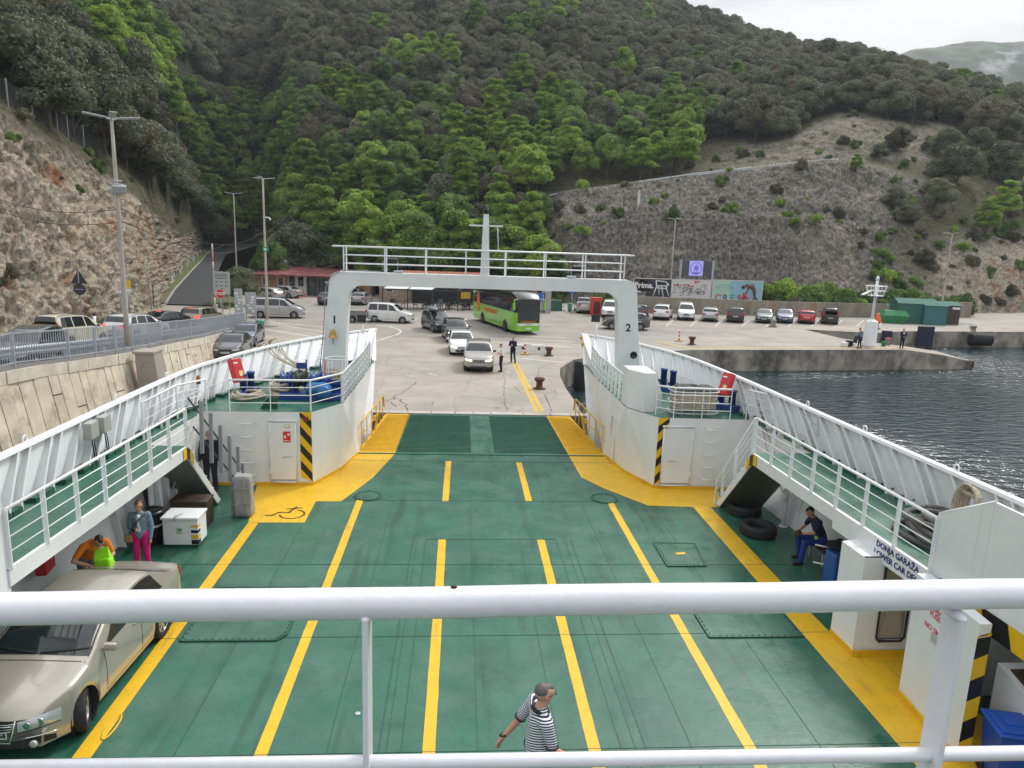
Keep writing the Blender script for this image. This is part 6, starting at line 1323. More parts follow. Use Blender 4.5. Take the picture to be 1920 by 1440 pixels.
crack([(1020,738),(1038,775)],.05,.02,7);crack([(965,725),(977,737),(1040,738),(1042,728)],.04,.02,8);crack([(1048,678),(1012,690),(1005,712)],.035,.03,9)
tag(b.build('ground',crk),kind='structure')
pw_=mat('worn_white_marking',(.58,.57,.54),.8,col2=(.36,.33,.29),c2s=2.2,c2lo=.5,c2hi=.7);py_=mat('worn_yellow_marking',(.55,.38,.08),.8,col2=(.36,.32,.25),c2s=2.5,c2lo=.5,c2hi=.72)
def mark(lines,m,w=.16,z=.006):
 b=MB()
 for a,c in lines:
  a=Vector(P(*a,z=0));c=Vector(P(*c,z=0));d=(c-a).normalized();nn_=Vector((-d.y,d.x,0))*w/2
  b.poly([(p.x,p.y,z) for p in (a-nn_,a+nn_,c+nn_,c-nn_)])
 return tag(b.build('road_marking',m),kind='structure')
mark([((963,680),(1007,773)),((968,680),(1018,773))],py_,.22)
mark([((975,636),(1075,641)),((972,643),(1075,652)),((970,630),(1060,633)),((980,672),(1060,680)),((1003,608),(1040,610)),((1285,620),(1320,621)),((500,640),(560,650)),((500,618),(640,640)),((540,612),(650,628)),((520,606),(640,615))],pw_,.2)
mark([((803,700),(820,704))],pw_,.12)
b=MB();arc=[P(x,y,z=.0) for x,y in ((706,609),(730,612),(748,618),(752,622),(744,628),(728,632),(706,640))]
for a,c in zip(arc[:-1],arc[1:]):d=(c-a).normalized();nn_=Vector((-d.y,d.x,0))*.09;b.poly([(p.x,p.y,.006) for p in (a-nn_,a+nn_,c+nn_,c-nn_)])
tag(b.build('road_marking',pw_),kind='structure')
b=MB()
for x in (1218,1262,1308,1355,1405,1450,1492,1535,1580,1620,1660):a=P(x,600,z=0);c=P(x-14,612,z=0);d=(c-a).normalized();nn_=Vector((-d.y,d.x,0))*.06;b.poly([(p.x,p.y,.006) for p in (a-nn_,a+nn_,c+nn_,c-nn_)])
tag(b.build('road_marking',pw_),kind='structure')
mark([((1227,638),(1300,655.5)),((1300,652.5),(1700,652))],py_,.25)
b=MB();b.poly([(-12,58,.003),(8,56,.003),(20,62,.003),(34,74,.003),(60,80,.003),(60,88,.003),(-20,90,.003),(-26,78,.003)]);tag(b.build('road',mat('weathered_concrete',(.285,.26,.23),.88,var=.16,vs=.3,bump=.2,bs=8,col2=(.21,.195,.175),c2s=.12,c2lo=.5,c2hi=.7)),kind='structure')
# raised road behind the left stone wall
RW=[(-14.95,20,3.5),(-14.92,23.4,3.44),(-14.56,25.9,3.25),(-14.43,28.9,3.01),(-15.2,34.5,2.45),(-15.48,36,2.32),(-16.2,43.8,1.64),(-17.38,54,.85),(-18.2,60.5,.35),(-18.9,66,.06)]
ry=[p[1] for p in RW];
def wallx(y): return float(np.interp(y,ry,[p[0] for p in RW]))
def wallz(y): return float(np.interp(y,ry,[p[2] for p in RW]))
def roadz(y): return float(np.interp(y,[10,23,30,40,48,56,66,75,200],[3.0,2.45,1.9,1.25,.8,.35,.06,.02,.02]))-.0
b=MB();yy=list(np.linspace(8,66,40));g_=[]
xo_=[0,-.9,-.95,-8,-16,-34]
for y in yy:
 wx,wz=wallx(y),wallz(y);rz_=min(roadz(y),wz-.05) if y<60 else wz
 for k,dx in enumerate(xo_):g_.append((wx+dx,y,(wz-.02 if k<2 else rz_)))
m_=len(xo_);b.add(g_,[(i*m_+j,i*m_+j+1,(i+1)*m_+j+1,(i+1)*m_+j) for i in range(len(yy)-1) for j in range(m_-1)],smooth=False)
tag(b.build('road',asph2),kind='structure')
b=MB();rows=[]
for y in np.linspace(12,58,30):rows.append((wallx(y)-1.5,wallx(y)-9.5,y,min(roadz(y),wallz(y)-.05)+.012))
b.add([p for r_ in rows for p in ((r_[0],r_[2],r_[3]),(r_[1],r_[2],r_[3]))],[(2*i,2*i+1,2*i+3,2*i+2) for i in range(len(rows)-1)]);tag(b.build('road',asph),kind='structure')
vz= lambda Y:max(0,.05*(Y-76))
b=MB();prs=[((312,569),(394,574),78),((330,550),(399,553),90),((350,528),(406,530),103),((367,508),(412,510),117),((380,492),(418,495),130),((388,483),(423,486),142),((402,474),(445,476),155),((420,462),(475,465),168),((440,452),(505,455),178)]
vv=[]
for a,c,Y in prs:
 for q in (a,c):p=P(*q,Y=Y);vv.append((p.x,Y,vz(Y)+.03))
b.add(vv,[(2*i,2*i+1,2*i+3,2*i+2) for i in range(len(prs)-1)]);tag(b.build('road',asph),kind='structure')
VR=[(vv[2*i],vv[2*i+1]) for i in range(len(prs))]
verge=mat('verge_grass',(.085,.11,.03),.95,var=.4,vs=3,bump=.8,bs=12,col2=(.17,.15,.09),c2s=1.2,c2lo=.5,c2hi=.7)
b=MB();vv2=[]
for (l_,r_),w in zip(VR,(4.5,4,3.5,3,3,3,3,3,3)):vv2+=[(l_[0]-.25,l_[1],l_[2]+.12),(l_[0]-w,l_[1]+.5,l_[2]+.8)]
b.add(vv2,[(2*i,2*i+1,2*i+3,2*i+2) for i in range(len(VR)-1)]);tag(b.build('grass_verge',verge),kind='structure')
kerb_m=mat('kerb_stone',(.36,.34,.30),.85,var=.15)
b=MB();b.tube([(-38,58,.15),(-34.5,64,.12),(-31.8,70,.1),(-31.4,74,.08),(vv[0][0]-.1,vv[0][1],.1)]+[(l_[0]-.12,l_[1],l_[2]+.05) for l_,r_ in VR],.12,6);tag(b.build('kerb',kerb_m),kind='structure')
b=MB();isl=[P(x,y,z=0) for x,y in ((394,575),(425,580),(440,575),(443,560),(410,555),(398,560))];b.prism([(p.x,p.y) for p in isl],0,.15);tag(b.build('grass_verge',verge),kind='structure')
# stone retaining wall with slab facing
stone=mat('retaining_wall_stone',(.56,.50,.40),.9,var=.2,vs=1.4,bump=.6,bs=6,col2=(.25,.20,.15),c2s=1.1,c2lo=.52,c2hi=.72)
cap_m=mat('wall_capping',(.58,.53,.44),.88,var=.2,vs=2,bump=.4,bs=8)
w=thing('retaining_wall','stone-faced retaining wall carrying the left road, capped with pale blocks','wall',(-14.5,35,0))
wo_=Vector((-14.5,35,0));g=np.random.default_rng(11);b=MB()
ys_=[8];
while ys_[-1]<66:ys_.append(ys_[-1]+g.uniform(.42,.72))
for i,(ya,yb) in enumerate(zip(ys_[:-1],ys_[1:])):
 yb=min(yb,66);za,zb=wallz(ya)-.42,wallz(yb)-.42;xa,xb=wallx(ya),wallx(yb);rows_=[0]+sorted(g.uniform(.2,.85,1).tolist() if g.random()<.45 else [])+[1]
 for r0,r1 in zip(rows_[:-1],rows_[1:]):
  def pt(x,y,z,zt): return Vector((x+.28*(1-z/max(zt,.3))*max(zt,.3)/1.6,y,z))-wo_
  e=.022;p0,p1,p2,p3=pt(xa,ya+e,za*r0+e,za),pt(xb,yb-e,zb*r0+e,zb),pt(xb,yb-e,zb*r1-e,zb),pt(xa,ya+e,za*r1-e,za)
  if za<.2: continue
  k=g.uniform(.0,.035);b.slab([p0,p1,p2,p3],(1,0,.15),.04+k)
b.build('stone_facing',stone,w)
b=MB();vs=[]
for y in np.linspace(8,66,60):x=wallx(y);z=max(wallz(y)-.4,.02);vs+=[Vector((x+.24*z/1.6*1.2,y,-.5))-wo_,Vector((x-.0,y,z))-wo_]
b.add(vs,[(2*i,2*i+1,2*i+3,2*i+2) for i in range(59)]);b.build('wall_core',mat('wall_joint',(.12,.10,.08),.95),w)
b=MB();y=8.
while y<65:
 L_=g.uniform(.9,1.6);y2=min(y+L_,65.5);x0,x1=wallx(y),wallx(y2);z0,z1=wallz(y),wallz(y2);o_=g.uniform(-.02,.02)
 q=[Vector((x0+.08+o_,y+.02,z0-.42)),Vector((x1+.08+o_,y2-.02,z1-.42)),Vector((x1+.08+o_,y2-.02,z1-.03)),Vector((x0+.08+o_,y+.02,z0-.03))];b.slab([p-wo_ for p in q],(-1,0,0),.62);y=y2
b.build('wall_cap',cap_m,w)
t=thing('lamp_pier','rough concrete pier standing out from the stone wall under the tall lamp post','pier',(-13.75,30.3,0))
b=MB();b.add([(-.35,-.5,0),(.62,-.5,0),(.62,.5,0),(-.35,.5,0),(-.45,-.42,2.85),(.3,-.42,2.85),(.3,.45,2.85),(-.45,.45,2.85)],[(3,2,1,0),(4,5,6,7),(0,1,5,4),(1,2,6,5),(2,3,7,6),(3,0,4,7)]);b.build('pier_shaft',conc,t);MB().rbox((-.1,0,2.9),(.85,1.0,.12),.03).build('pier_cap',conc,t)
# steel balustrade and crash barrier along the road
t=thing('road_railing','grey steel railing with closely spaced bars along the left road','railing',(-14.5,35,0))
PY=[12,14.3,16.6,18.9,21.2,23.4,25.9,27.6,29.1,31.2,33.6,36,38.6,41.2,43.9,46.7,49.6,52.4,55,57.6]
b=MB();bb=MB();rl=MB();
for i,y in enumerate(PY):
 x,z=wallx(y),wallz(y);p=Vector((x-.12,y,z))-wo_;MB().bar(p+Vector((0,0,-.12)),p+Vector((0,0,1.12)),.07,.05,(1,0,0)).build('railing_post',galv,t)
 if i:
  y0=PY[i-1];q=Vector((wallx(y0)-.12,y0,wallz(y0)))-wo_;up=Vector((0,0,1))
  rl.bar(q+up*1.08,p+up*1.08,.05,.04,up);rl.bar(q+up*.14,p+up*.14,.04,.03,up);nbar=int((p-q).length/.115)
  for k in range(1,nbar):m=q.lerp(p,k/nbar);bb.bar(m+up*.14,m+up*1.06,.022,.012,(1,0,0))
rl.build('railing_rails',galv,t);bb.build('railing_bars',galv,t)
t=thing('crash_barrier','galvanised crash barrier beam just behind the left road railing','crash barrier',(-14.5,35,0));b=MB();pts=[]
for y in np.linspace(10,57,30):pts.append(Vector((wallx(y)-.55,y,wallz(y)+.45))-wo_)
for dz,dx in ((.15,0),(.075,.05),(0,0),(-.075,.05),(-.15,0)): pass
prof=[(0,.16),(.07,.12),(.07,.05),(.0,.0),(.07,-.05),(.07,-.12),(0,-.16)]
vs=[p+Vector((a,0,c)) for p in pts for a,c in prof];b.add(vs,[(i*7+j,i*7+j+1,(i+1)*7+j+1,(i+1)*7+j) for i in range(29) for j in range(6)],smooth=True);b.build('barrier_beam',galv,t)
for y in np.arange(11,57,2.6):p=Vector((wallx(y)-.62,y,wallz(y)))-wo_;MB().box((p.x,p.y,p.z+.2),(.1,.16,.75)).build('barrier_post',galv,t)
# street lamps: px, py(base), py(top), Y
polem=mat('rusty_pole',(.46,.42,.37),.7,.1,var=.25,vs=1.5,bump=.2,col2=(.17,.08,.04),c2s=1.5,c2lo=.55,c2hi=.7,stretch=(1,1,.2))
def lamp(px,py,Y,ptop,label,heads=4,r=.11,ptx=None,kind='street lamp'):
 base=P(px,py,Y=Y);h=P(px,ptop,Y=Y).z-base.z;t=thing('street_lamp',label,kind,base,0,'street lamps')
 b=MB();n_=6;b.tube([(0,0,h*i/n_) for i in range(n_+1)],r,10,rr=[r*(1-.45*i/n_) for i in range(n_+1)]);b.build('lamp_pole',polem,t)
 sc_=h/9.
 for k in range(heads):
  a=2*math.pi*k/heads+.5;d=Vector((math.cos(a),math.sin(a),0));b=MB();b.tube([(0,0,h-.12),d*.25+Vector((0,0,h+.02))],.035,6);b.rbox(d*.62+Vector((0,0,h+.04)),(.75,.28,.07),.03,a,ry=-.12);b.build('lamp_head',mat('lamp_grey',(.36,.37,.38),.4),t)
 return t,h
t,h=lamp(240,648,30.3,222,'tall lamp post with a spread of four flat heads on the concrete pier',4,.11)
b=MB();b.rbox((.15,-.1,h*.70),(.5,.3,.3),.04,.4,rx=.3);b.rbox((-.1,.15,h*.69),(.4,.25,.25),.04,-.4);b.build('flood_lamp',mat('lamp_grey',(.36,.37,.38),.4),t);b=MB();b.tube([(.22*math.cos(a),.22*math.sin(a),h*.72) for a in np.linspace(0,6.28,13)[:-1]],.02,5,closed=True);b.tube([(.2*math.cos(a),.2*math.sin(a),h*.735) for a in np.linspace(0,6.28,13)[:-1]],.02,5,closed=True);b.build('collar',galv,t)
t,h=lamp(502,612,62.5,335,'lamp post on a stone base before the terminal, with a green sign on it',3,.13)
b=MB();b.lathe((0,0,0),[(.9,0),(.9,.12),(.45,.25),(.25,.6),(0,.6)],12);b.build('pole_base',conc,t);b=MB();b.rbox((.1,-.16,h*.56-.35),(.5,.03,.36),.01);o=b.build('green_sign',signg,t);MB().box((.05,-.18,h*.56-.35),(.22,.01,.16)).build('sign_symbol',signw,o)
b=MB();b.rbox((.28,0,h*.745),(.35,.1,.1),.03);b.sphere((.48,0,h*.735),.09);b.build('camera_bracket',signw,t)
lamp(446,560,86,363,'slim lamp post by the trees left of the terminal',2,.1)
lamp(1254,575,88.5,410,'lamp post rising behind the dark furniture poster',3,.12)
t,h=lamp(1763,590,86,437,'lamp post behind the green sheds at the right',3,.12)
# buildings
wallo=mat('ochre_render',(.36,.23,.13),.85,var=.15,vs=2);wallw=mat('white_wall',(.60,.60,.58),.7,var=.08);roofr=mat('faded_red_roof',(.20,.052,.058),.7,var=.2,vs=1.5,bump=.3,bs=10,col2=(.36,.16,.15),c2s=1,c2lo=.5,c2hi=.7)
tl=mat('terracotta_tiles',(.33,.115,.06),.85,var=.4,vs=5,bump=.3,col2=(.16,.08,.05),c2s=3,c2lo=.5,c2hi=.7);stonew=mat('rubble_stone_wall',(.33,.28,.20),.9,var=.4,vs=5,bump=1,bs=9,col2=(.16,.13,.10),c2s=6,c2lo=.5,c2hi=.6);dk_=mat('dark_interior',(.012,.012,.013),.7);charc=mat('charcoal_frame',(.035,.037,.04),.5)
Yb=95.;X_= lambda px,py=560,Y=Yb:P(px,py,Y=Y).x;Z_= lambda px,py,Y=Yb:P(px,py,Y=Y).z
t=thing('terminal_building','low ochre and white terminal building with a faded red sheet roof','building',(X_(590),Yb,0));ox=X_(590)
def bx(x0,x1,y0,y1,z0,z1,name,m,par): return MB().bbox((x0-ox,y0-Yb,z0),(x1-ox,y1-Yb,z1)).build(name,m,par)
wl_=bx(X_(483),X_(541),Yb,Yb+5,0,2.75,'ochre_wall',wallo,t);bx(X_(541)+.01,X_(575),Yb-.05,Yb+5,0,2.75,'white_front',wallw,t)
for a,c in ((495,502),(523,532)):
 o=bx(X_(a)-.15,X_(c)+.15,Yb-.05,Yb+.1,1.15,2.35,'window',wallw,t);bx(X_(a),X_(c),Yb-.07,Yb+.0,1.28,2.22,'pane',glass,o)
for a,c in ((543,554),(560,570)):o=bx(X_(a),X_(c),Yb-.10,Yb+.0,1.2,2.65,'window',charc,t);bx(X_(a)+.08,X_(c)-.08,Yb-.12,Yb-.06,1.28,2.57,'pane',glass,o)
bx(X_(575)+.01,X_(618),Yb+.6,Yb+5,0,2.75,'glazed_hall',mat('hall_glass',(.09,.11,.12),.12),t)
for px in (577,589,598,606,617):bx(X_(px)-.05,X_(px)+.05,Yb+.5,Yb+.6,0,2.75,'mullion',charc,t)
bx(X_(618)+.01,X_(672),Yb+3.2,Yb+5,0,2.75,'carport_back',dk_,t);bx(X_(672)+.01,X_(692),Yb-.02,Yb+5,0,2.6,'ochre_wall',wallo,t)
bx(X_(618),X_(673),Yb-.1,Yb+.15,2.35,2.75,'carport_beam',roofr,t)
b=MB();xa,xb=X_(482)-.3,X_(693)+.3;zf,zr=2.72,3.55
b.add([(xa-ox,-1.2,zf),(xb-ox,-1.2,zf-.1),(xb-ox-.8,5.2,zr-.3),(xa-ox+.8,5.2,zr),(xa-ox,-1.2,zf-.18),(xb-ox,-1.2,zf-.28),(xb-ox-.8,5.2,zr-.45),(xa-ox+.8,5.2,zr-.2)],[(0,1,2,3),(7,6,5,4),(0,4,5,1),(1,5,6,2),(2,6,7,3),(3,7,4,0)]);rf=b.build('roof',roofr,t)
b=MB();
for i in range(26):f=i/25;x=(xa-ox)*(1-f)+(xb-ox)*f;b.bar((x,-1.2,zf+.02-.1*f),(x*.97,5.2,zr+.02-.3*f),.03,.04)
b.build('roof_ribs',roofr,rf)
t2=thing('white_tank_box','plain white box standing behind the red terminal roof','box',(X_(522,500,101),101,0));xx=X_(522,500,101);MB().bbox((X_(510,500,101)-xx,-1,0),(X_(541,500,101)-xx,1,Z_(530,487,101))).build('box_wall',wallw,t2)
t3=thing('traffic_barrier_block','orange plastic traffic block before the terminal windows','traffic block',(X_(559,558,93.2),93.2,0));b=MB();b.add([(-.9,-.25,0),(.9,-.25,0),(.9,.25,0),(-.9,.25,0),(-.55,-.15,.95),(.55,-.15,.95),(.55,.15,.95),(-.55,.15,.95)],[(3,2,1,0),(4,5,6,7),(0,1,5,4),(1,2,6,5),(2,3,7,6),(3,0,4,7)]);b.build('block_body',mat('orange_plastic',(.75,.12,.02),.5),t3)
Yc=86.;XC= lambda px,Y=Yc:P(px,560,Y=Y).x;ZC= lambda px,py,Y=Yc:P(px,py,Y=Y).z
t=thing('cafe_building','stone cafe with orange tiled roofs behind the pergola','building',(XC(850),Yc,0));ox=XC(850)
def bc_(x0,x1,y0,y1,z0,z1,name,m,par): return MB().bbox((x0-ox,y0-Yc,z0),(x1-ox,y1-Yc,z1)).build(name,m,par)
bc_(XC(706),XC(915),Yc+3,Yc+9,0,2.75,'stone_wall',stonew,t);o=bc_(XC(718),XC(733),Yc+2.95,Yc+3.1,1.2,2.6,'window',wallw,t);bc_(XC(719.5),XC(731.5),Yc+2.92,Yc+3,1.3,2.5,'pane',glass,o)
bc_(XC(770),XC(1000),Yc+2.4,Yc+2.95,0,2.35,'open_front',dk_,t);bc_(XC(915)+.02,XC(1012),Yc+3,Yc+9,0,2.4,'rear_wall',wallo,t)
def tiled(x0,x1,y0,z0,y1,z1,par):
 b=MB();n_=int((x1-x0)/.12);vs=[]
 for j,(y,z) in enumerate(((y0,z0),(y1,z1))):
  for i in range(n_+1):x=x0+(x1-x0)*i/n_;vs.append((x-ox,y-Yc,z+.05*abs(math.sin(i*math.pi/3))))
 for i in range(n_+1):x=x0+(x1-x0)*i/n_;vs.append((x-ox,y0-Yc,z0-.15))
 b.add(vs,[(i,i+1,n_+2+i,n_+1+i) for i in range(n_)]+[(2*(n_+1)+i,2*(n_+1)+i+1,i+1,i) for i in range(n_)]); return b.build('roof',tl,par)
tiled(XC(742),XC(915),Yc+2.6,2.75,Yc+7,3.7,t);tiled(XC(938),XC(1012),Yc+2.8,2.7,Yc+6,3.35,t)
Yp=80.;t=thing('cafe_pergola','dark steel pergola with two open white awnings along the cafe front','pergola',(P(870,560,Y=Yp).x,Yp,0));ox=P(870,560,Y=Yp).x;XP= lambda px:P(px,560,Y=Yp).x-ox;H0,H1=2.2,2.72
pps=[717,764,811,859,905,952,995,1021]
for px in pps:
 MB().box((XP(px),0,H0/2),(.12,.12,H0)).build('pergola_post',charc,t);MB().bar((XP(px),0,H0),(XP(px)+.9,4.2,H1),.16,.1).build('pergola_rafter',charc,t)
b=MB();b.bar((XP(717),0,H0),(XP(1021),0,H0),.14,.1);b.bar((XP(717)+.9,4.2,H1),(XP(1021)+.9,4.2,H1),.14,.1);b.build('pergola_beam',charc,t)
awn=mat('white_awning',(.70,.70,.69),.7,var=.04)
for i in range(7):
 x0,x1=XP(pps[i])+.1,XP(pps[i+1])-.1;fy=4.1 if i<2 else 4.1;y0=.1 if i<2 else 2.6
 f0=y0/4.2;MB().add([(x0+.9*f0,y0,H0+(H1-H0)*f0+.08),(x1+.9*f0,y0,H0+(H1-H0)*f0+.08),(x1+.88,4.1,H1+.08),(x0+.88,4.1,H1+.08),(x0+.9*f0,y0,H0+(H1-H0)*f0+.05),(x1+.9*f0,y0,H0+(H1-H0)*f0+.05),(x1+.88,4.1,H1+.05),(x0+.88,4.1,H1+.05)],[(0,1,2,3),(7,6,5,4),(0,4,5,1),(2,6,7,3)]).build('awning',awn if i<2 else mat('folded_awning',(.40,.40,.39),.7),t)
b=MB();b.bbox((XP(1021)+.1,.2,0),(XP(1032)+.1,4.2,2.5));b.build('white_screen',wallw,t)
b=MB()
for i in range(8):b.box((XP(1021)+.14+i*.09,.18,1.25),(.02,.04,2.4))
b.build('screen_ribs',greyp,t)
MB().rbox((XP(1007),-.4,1.85),(1.2,.1,.9),.02).build('blue_banner',signb,t)
g=np.random.default_rng(4)
dc=mat('dark_chair',(.03,.028,.027),.6)
def table_set(x,y,i):
 t=thing('cafe_table','dark cafe table under the pergola','table',(x,y,0),0,'cafe tables under the pergola');MB().rbox((0,0,.74),(.8,.8,.04),.01).build('table_top',dc,t);MB().lathe((0,0,0),[(.25,0),(.25,.03),(.04,.05),(.04,.72)],10).build('table_leg',charc,t)
 for k in range(3):
  a=2*math.pi*k/3+i;c=thing('cafe_chair','dark cafe chair under the pergola','chair',(x+.75*math.cos(a),y+.75*math.sin(a),0),a+R(90),'cafe chairs under the pergola')
  MB().rbox((0,0,.45),(.46,.46,.05),.02).build('seat',dc,c);MB().rbox((0,-.22,.7),(.46,.05,.45),.02).build('backrest',dc,c)
  for sx in (-.2,.2):
   for sy in (-.2,.2):MB().box((sx,sy,.22),(.035,.035,.44)).build('leg',charc,c)
for i,(px,dy) in enumerate(((740,2),(790,1.6),(812,2.2),(835,1.0),(848,2.4),(868,1.1),(880,2.2),(893,1.3),(960,1.8))):table_set(P(px,560,Y=Yp).x,Yp+dy,i)
t=thing('sunflower_board','yellow picture board inside the cafe','picture',(P(873,560,Y=82.5).x,82.9,1.35));MB().rbox((0,0,.2),(1.1,.08,.8),.02).build('board',mat('yellow_board',(.6,.38,.03),.6),t)
# billboards
Y1=87.;XB= lambda px,Y=Y1:P(px,540,Y=Y).x;ZB_= lambda px,py,Y=Y1:P(px,py,Y=Y).z
inkd=mat('poster_ink',(.02,.02,.03),.5)
def board(label,px0,px1,pt0,pb0,m,Y=Y1,legs=4,zleg=0,dyr=0.):
 x0,x1=XB(px0),XB(px1);zt,zb=ZB_((px0+px1)/2,pt0),ZB_((px0+px1)/2,pb0);cx=(x0+x1)/2
 t=thing('billboard',label,'billboard',(cx,Y,0));w=x1-x0
 MB().box((0,0,(zt+zb)/2),(w,.14,zt-zb)).build('panel',m,t);b=MB()
 for a,c in (((-w/2,-.09,zb),(w/2,-.09,zb)),((-w/2,-.09,zt),(w/2,-.09,zt)),((-w/2,-.09,zb),(-w/2,-.09,zt)),((w/2,-.09,zb),(w/2,-.09,zt))):b.bar(a,c,.1,.06,(0,0,1) if a[2]==c[2] else (1,0,0))
 b.build('frame',wallw,t)
 for i in range(legs):MB().box((-w/2+w*(i+.6)/(legs+.2),.1,zb/2),(.14,.14,zb)).build('board_leg',wallw,t)
 return t,w,zt,zb
t,w,zt,zb=board('wide billboard with a dark furniture poster beside a white drawing poster',1187,1332,523.5,558,mat('poster_navy',(.03,.032,.055),.5))
px2x= lambda p:XB(p)-t.location.x;Fr= lambda x,z,o=.0:frame((x,-.08-o,z),(1,0,0),(0,0,1));hgt=zt-zb
text('Prima.',.95,signw,'lettering',t,Fr(px2x(1207),zb+hgt*.62,.015),bold=.03)
text('namještaj vaš\nživot nastaje',.32,signw,'lettering',t,Fr(px2x(1199),zb+hgt*.17,.01))
g=np.random.default_rng(2);tones=[(.09,.03,.04),(.05,.05,.03),(.10,.02,.05),(.03,.06,.06),(.06,.03,.02)]
for i in range(5):MB().box((px2x(1198+5.4*i),-.078,zb+hgt*(.62 if i<4 else .4)),(.62,.01,hgt*(.62 if i<3 else .5))).build('colour_tile',mat('poster_tone_%d'%i,tones[i],.5),t)
b=MB();cx=px2x(1242);P2= lambda a,c:(cx+a,-.10,zb+hgt*c)
for q in ([(-.9,.9),(.3,.85),(.75,.7),(.2,.62),(-.8,.62),(-.9,.9)],[(-.75,.62),(-1.15,.05)],[(-.15,.62),(.15,.02)],[(.35,.62),(.85,.08)],[(-.5,.62),(-.4,.15)],[(-.8,.5),(.4,.48)],[(.6,.8),(.5,.48)],[(-.85,.85),(-.7,.5)]):b.tube([P2(*p) for p in q],.07,5)
b.build('chair_drawing',signw,t)
wp_=MB().box(((px2x(1258)+w/2-.05)/2,-.082,(zt+zb)/2),(w/2-.05-px2x(1258),.02,hgt-.12)).build('white_poster',mat('poster_white',(.62,.61,.60),.5),t)
b=MB();g=np.random.default_rng(9)
for i in range(26):
 x=g.uniform(px2x(1260),w/2-.5);z=zb+hgt*g.uniform(.12,.72);r_=g.uniform(.1,.34);a0=g.uniform(0,6);b.tube([(x+r_*math.cos(a0+a),-.105,z+r_*.8*math.sin(a0+a*1.1)) for a in np.linspace(0,g.uniform(2,5),9)],.025,4)
b.build('line_drawing',inkd,wp_)
b=MB();
for px,c in ((1264,.7),(1270,.7),(1284,.72),(1290,.7),(1297,.66),(1303,.88),(1308,.9)):b.box((px2x(px),-.10,zb+hgt*c),(g.uniform(.25,.5),.01,g.uniform(.12,.28)))
b.build('red_print',signr,wp_)
t,w,zt,zb=board('pale blue and green billboard reading CRES at the right',1336,1429,526,567.5,mat('poster_sky',(.27,.50,.60),.5),legs=4)
px2x= lambda p:XB(p)-t.location.x;hgt=zt-zb
MB().box((px2x(1352),-.076,(zt+zb)/2),(2.2*(w/6.2),.012,hgt-.1)).build('green_tint',mat('poster_green',(.42,.60,.50),.5),t)
for ch,px,m_ in (('C',1347,mat('letter_red',(.45,.05,.05),.5)),('R',1361,mat('letter_blue',(.03,.12,.35),.5)),('E',1374,mat('letter_teal',(.10,.33,.25),.5)),('S',1387,mat('letter_red',(.45,.05,.05),.5))):text(ch,1.15,m_,'lettering',t,Fr(px2x(px),zb+hgt*.19,.02),bold=.02)
text('OD CRESA\nDEEP IN COLOUR',.3,mat('letter_grey',(.2,.35,.38),.5),'lettering',t,Fr(px2x(1358),zb+hgt*.72,.02))
b=MB();cx=px2x(1405);q= lambda a,c:(cx+a,-.11,zb+hgt*c)
b.tube([q(-.9,.62),q(-.45,.82),q(-.1,.75),q(.25,.78),q(.6,.6),q(.75,.3),q(1.1,.15),q(1.35,.02)],.14,6,rr=[.05,.16,.2,.26,.22,.14,.08,.03]);b.tube([q(.75,.3),q(.5,.1),q(.2,.04)],.09,6);b.tube([q(-.1,.75),q(-.35,.45),q(-.75,.35)],.09,6);b.build('diver_drawing',mat('diver_brown',(.16,.07,.05),.5),t)
b=MB();b.tube([q(-.75,.45),q(-.5,.3),q(-.6,.1)],.18,6,rr=[.08,.24,.12]);b.tube([q(-.5,.3),q(-.05,.2),q(.2,.25)],.06,5);b.tube([q(-.9,.3),q(-1.0,.1)],.08,5);b.build('red_coral',signr,t)
b=MB();b.sphere(q(-.85,.72),.18);b.build('diver_mask',inkd,t)
Ys=88.4;XS= lambda px:P(px,520,Y=Ys).x;ZS= lambda px,py:P(px,py,Y=Ys).z
t=thing('led_screen','grey LED screen with a violet round emblem above the billboards','screen',(XS(1305),Ys,0));ox=XS(1305)
for px in (1274.5,1335):MB().box((XS(px)-ox,0,ZS(1305,488)/2),(.28,.28,ZS(1305,488))).build('screen_post',galv,t)
zt,zb=ZS(1305,489),ZS(1305,517);MB().box((0,-.05,(zt+zb)/2),(XS(1332)-XS(1277),.25,zt-zb)).build('screen_panel',mat('screen_grey',(.05,.05,.06),.4,emit=.25),t)
vio=mat('screen_violet',(.26,.25,.62),.4,emit=.55);MB().box((XS(1303)-ox,-.19,(zt+zb)/2),(1.75,.03,zt-zb)).build('screen_image',vio,t)
b=MB();vd=mat('screen_dark_violet',(.06,.06,.28),.4,emit=.4);c_=(XS(1303)-ox,-.215,(zt+zb)/2);b.tube([(c_[0]+.72*math.cos(a),c_[1],c_[2]+.72*math.sin(a)) for a in np.linspace(0,6.283,25)[:-1]],.035,4,closed=True)
b.tube([(c_[0]-.25,c_[1],c_[2]-.3),(c_[0]-.1,c_[1],c_[2]-.1),(c_[0]-.18,c_[1],c_[2]+.15),(c_[0]+.05,c_[1],c_[2]+.35),(c_[0]+.12,c_[1],c_[2]+.2),(c_[0],c_[1],c_[2]+.05),(c_[0]+.15,c_[1],c_[2]-.15),(c_[0]+.05,c_[1],c_[2]-.35)],.06,5);b.tube([(c_[0]+.1,c_[1],c_[2]-.1),(c_[0]+.3,c_[1],c_[2]+.05),(c_[0]+.25,c_[1],c_[2]+.25)],.035,4)
b.slab([(c_[0]-.5,c_[1],c_[2]-.5),(c_[0]+.5,c_[1],c_[2]-.5),(c_[0]+.35,c_[1],c_[2]-.65),(c_[0]-.35,c_[1],c_[2]-.65)],(0,1,0),.02);b.build('screen_emblem',vd,t)
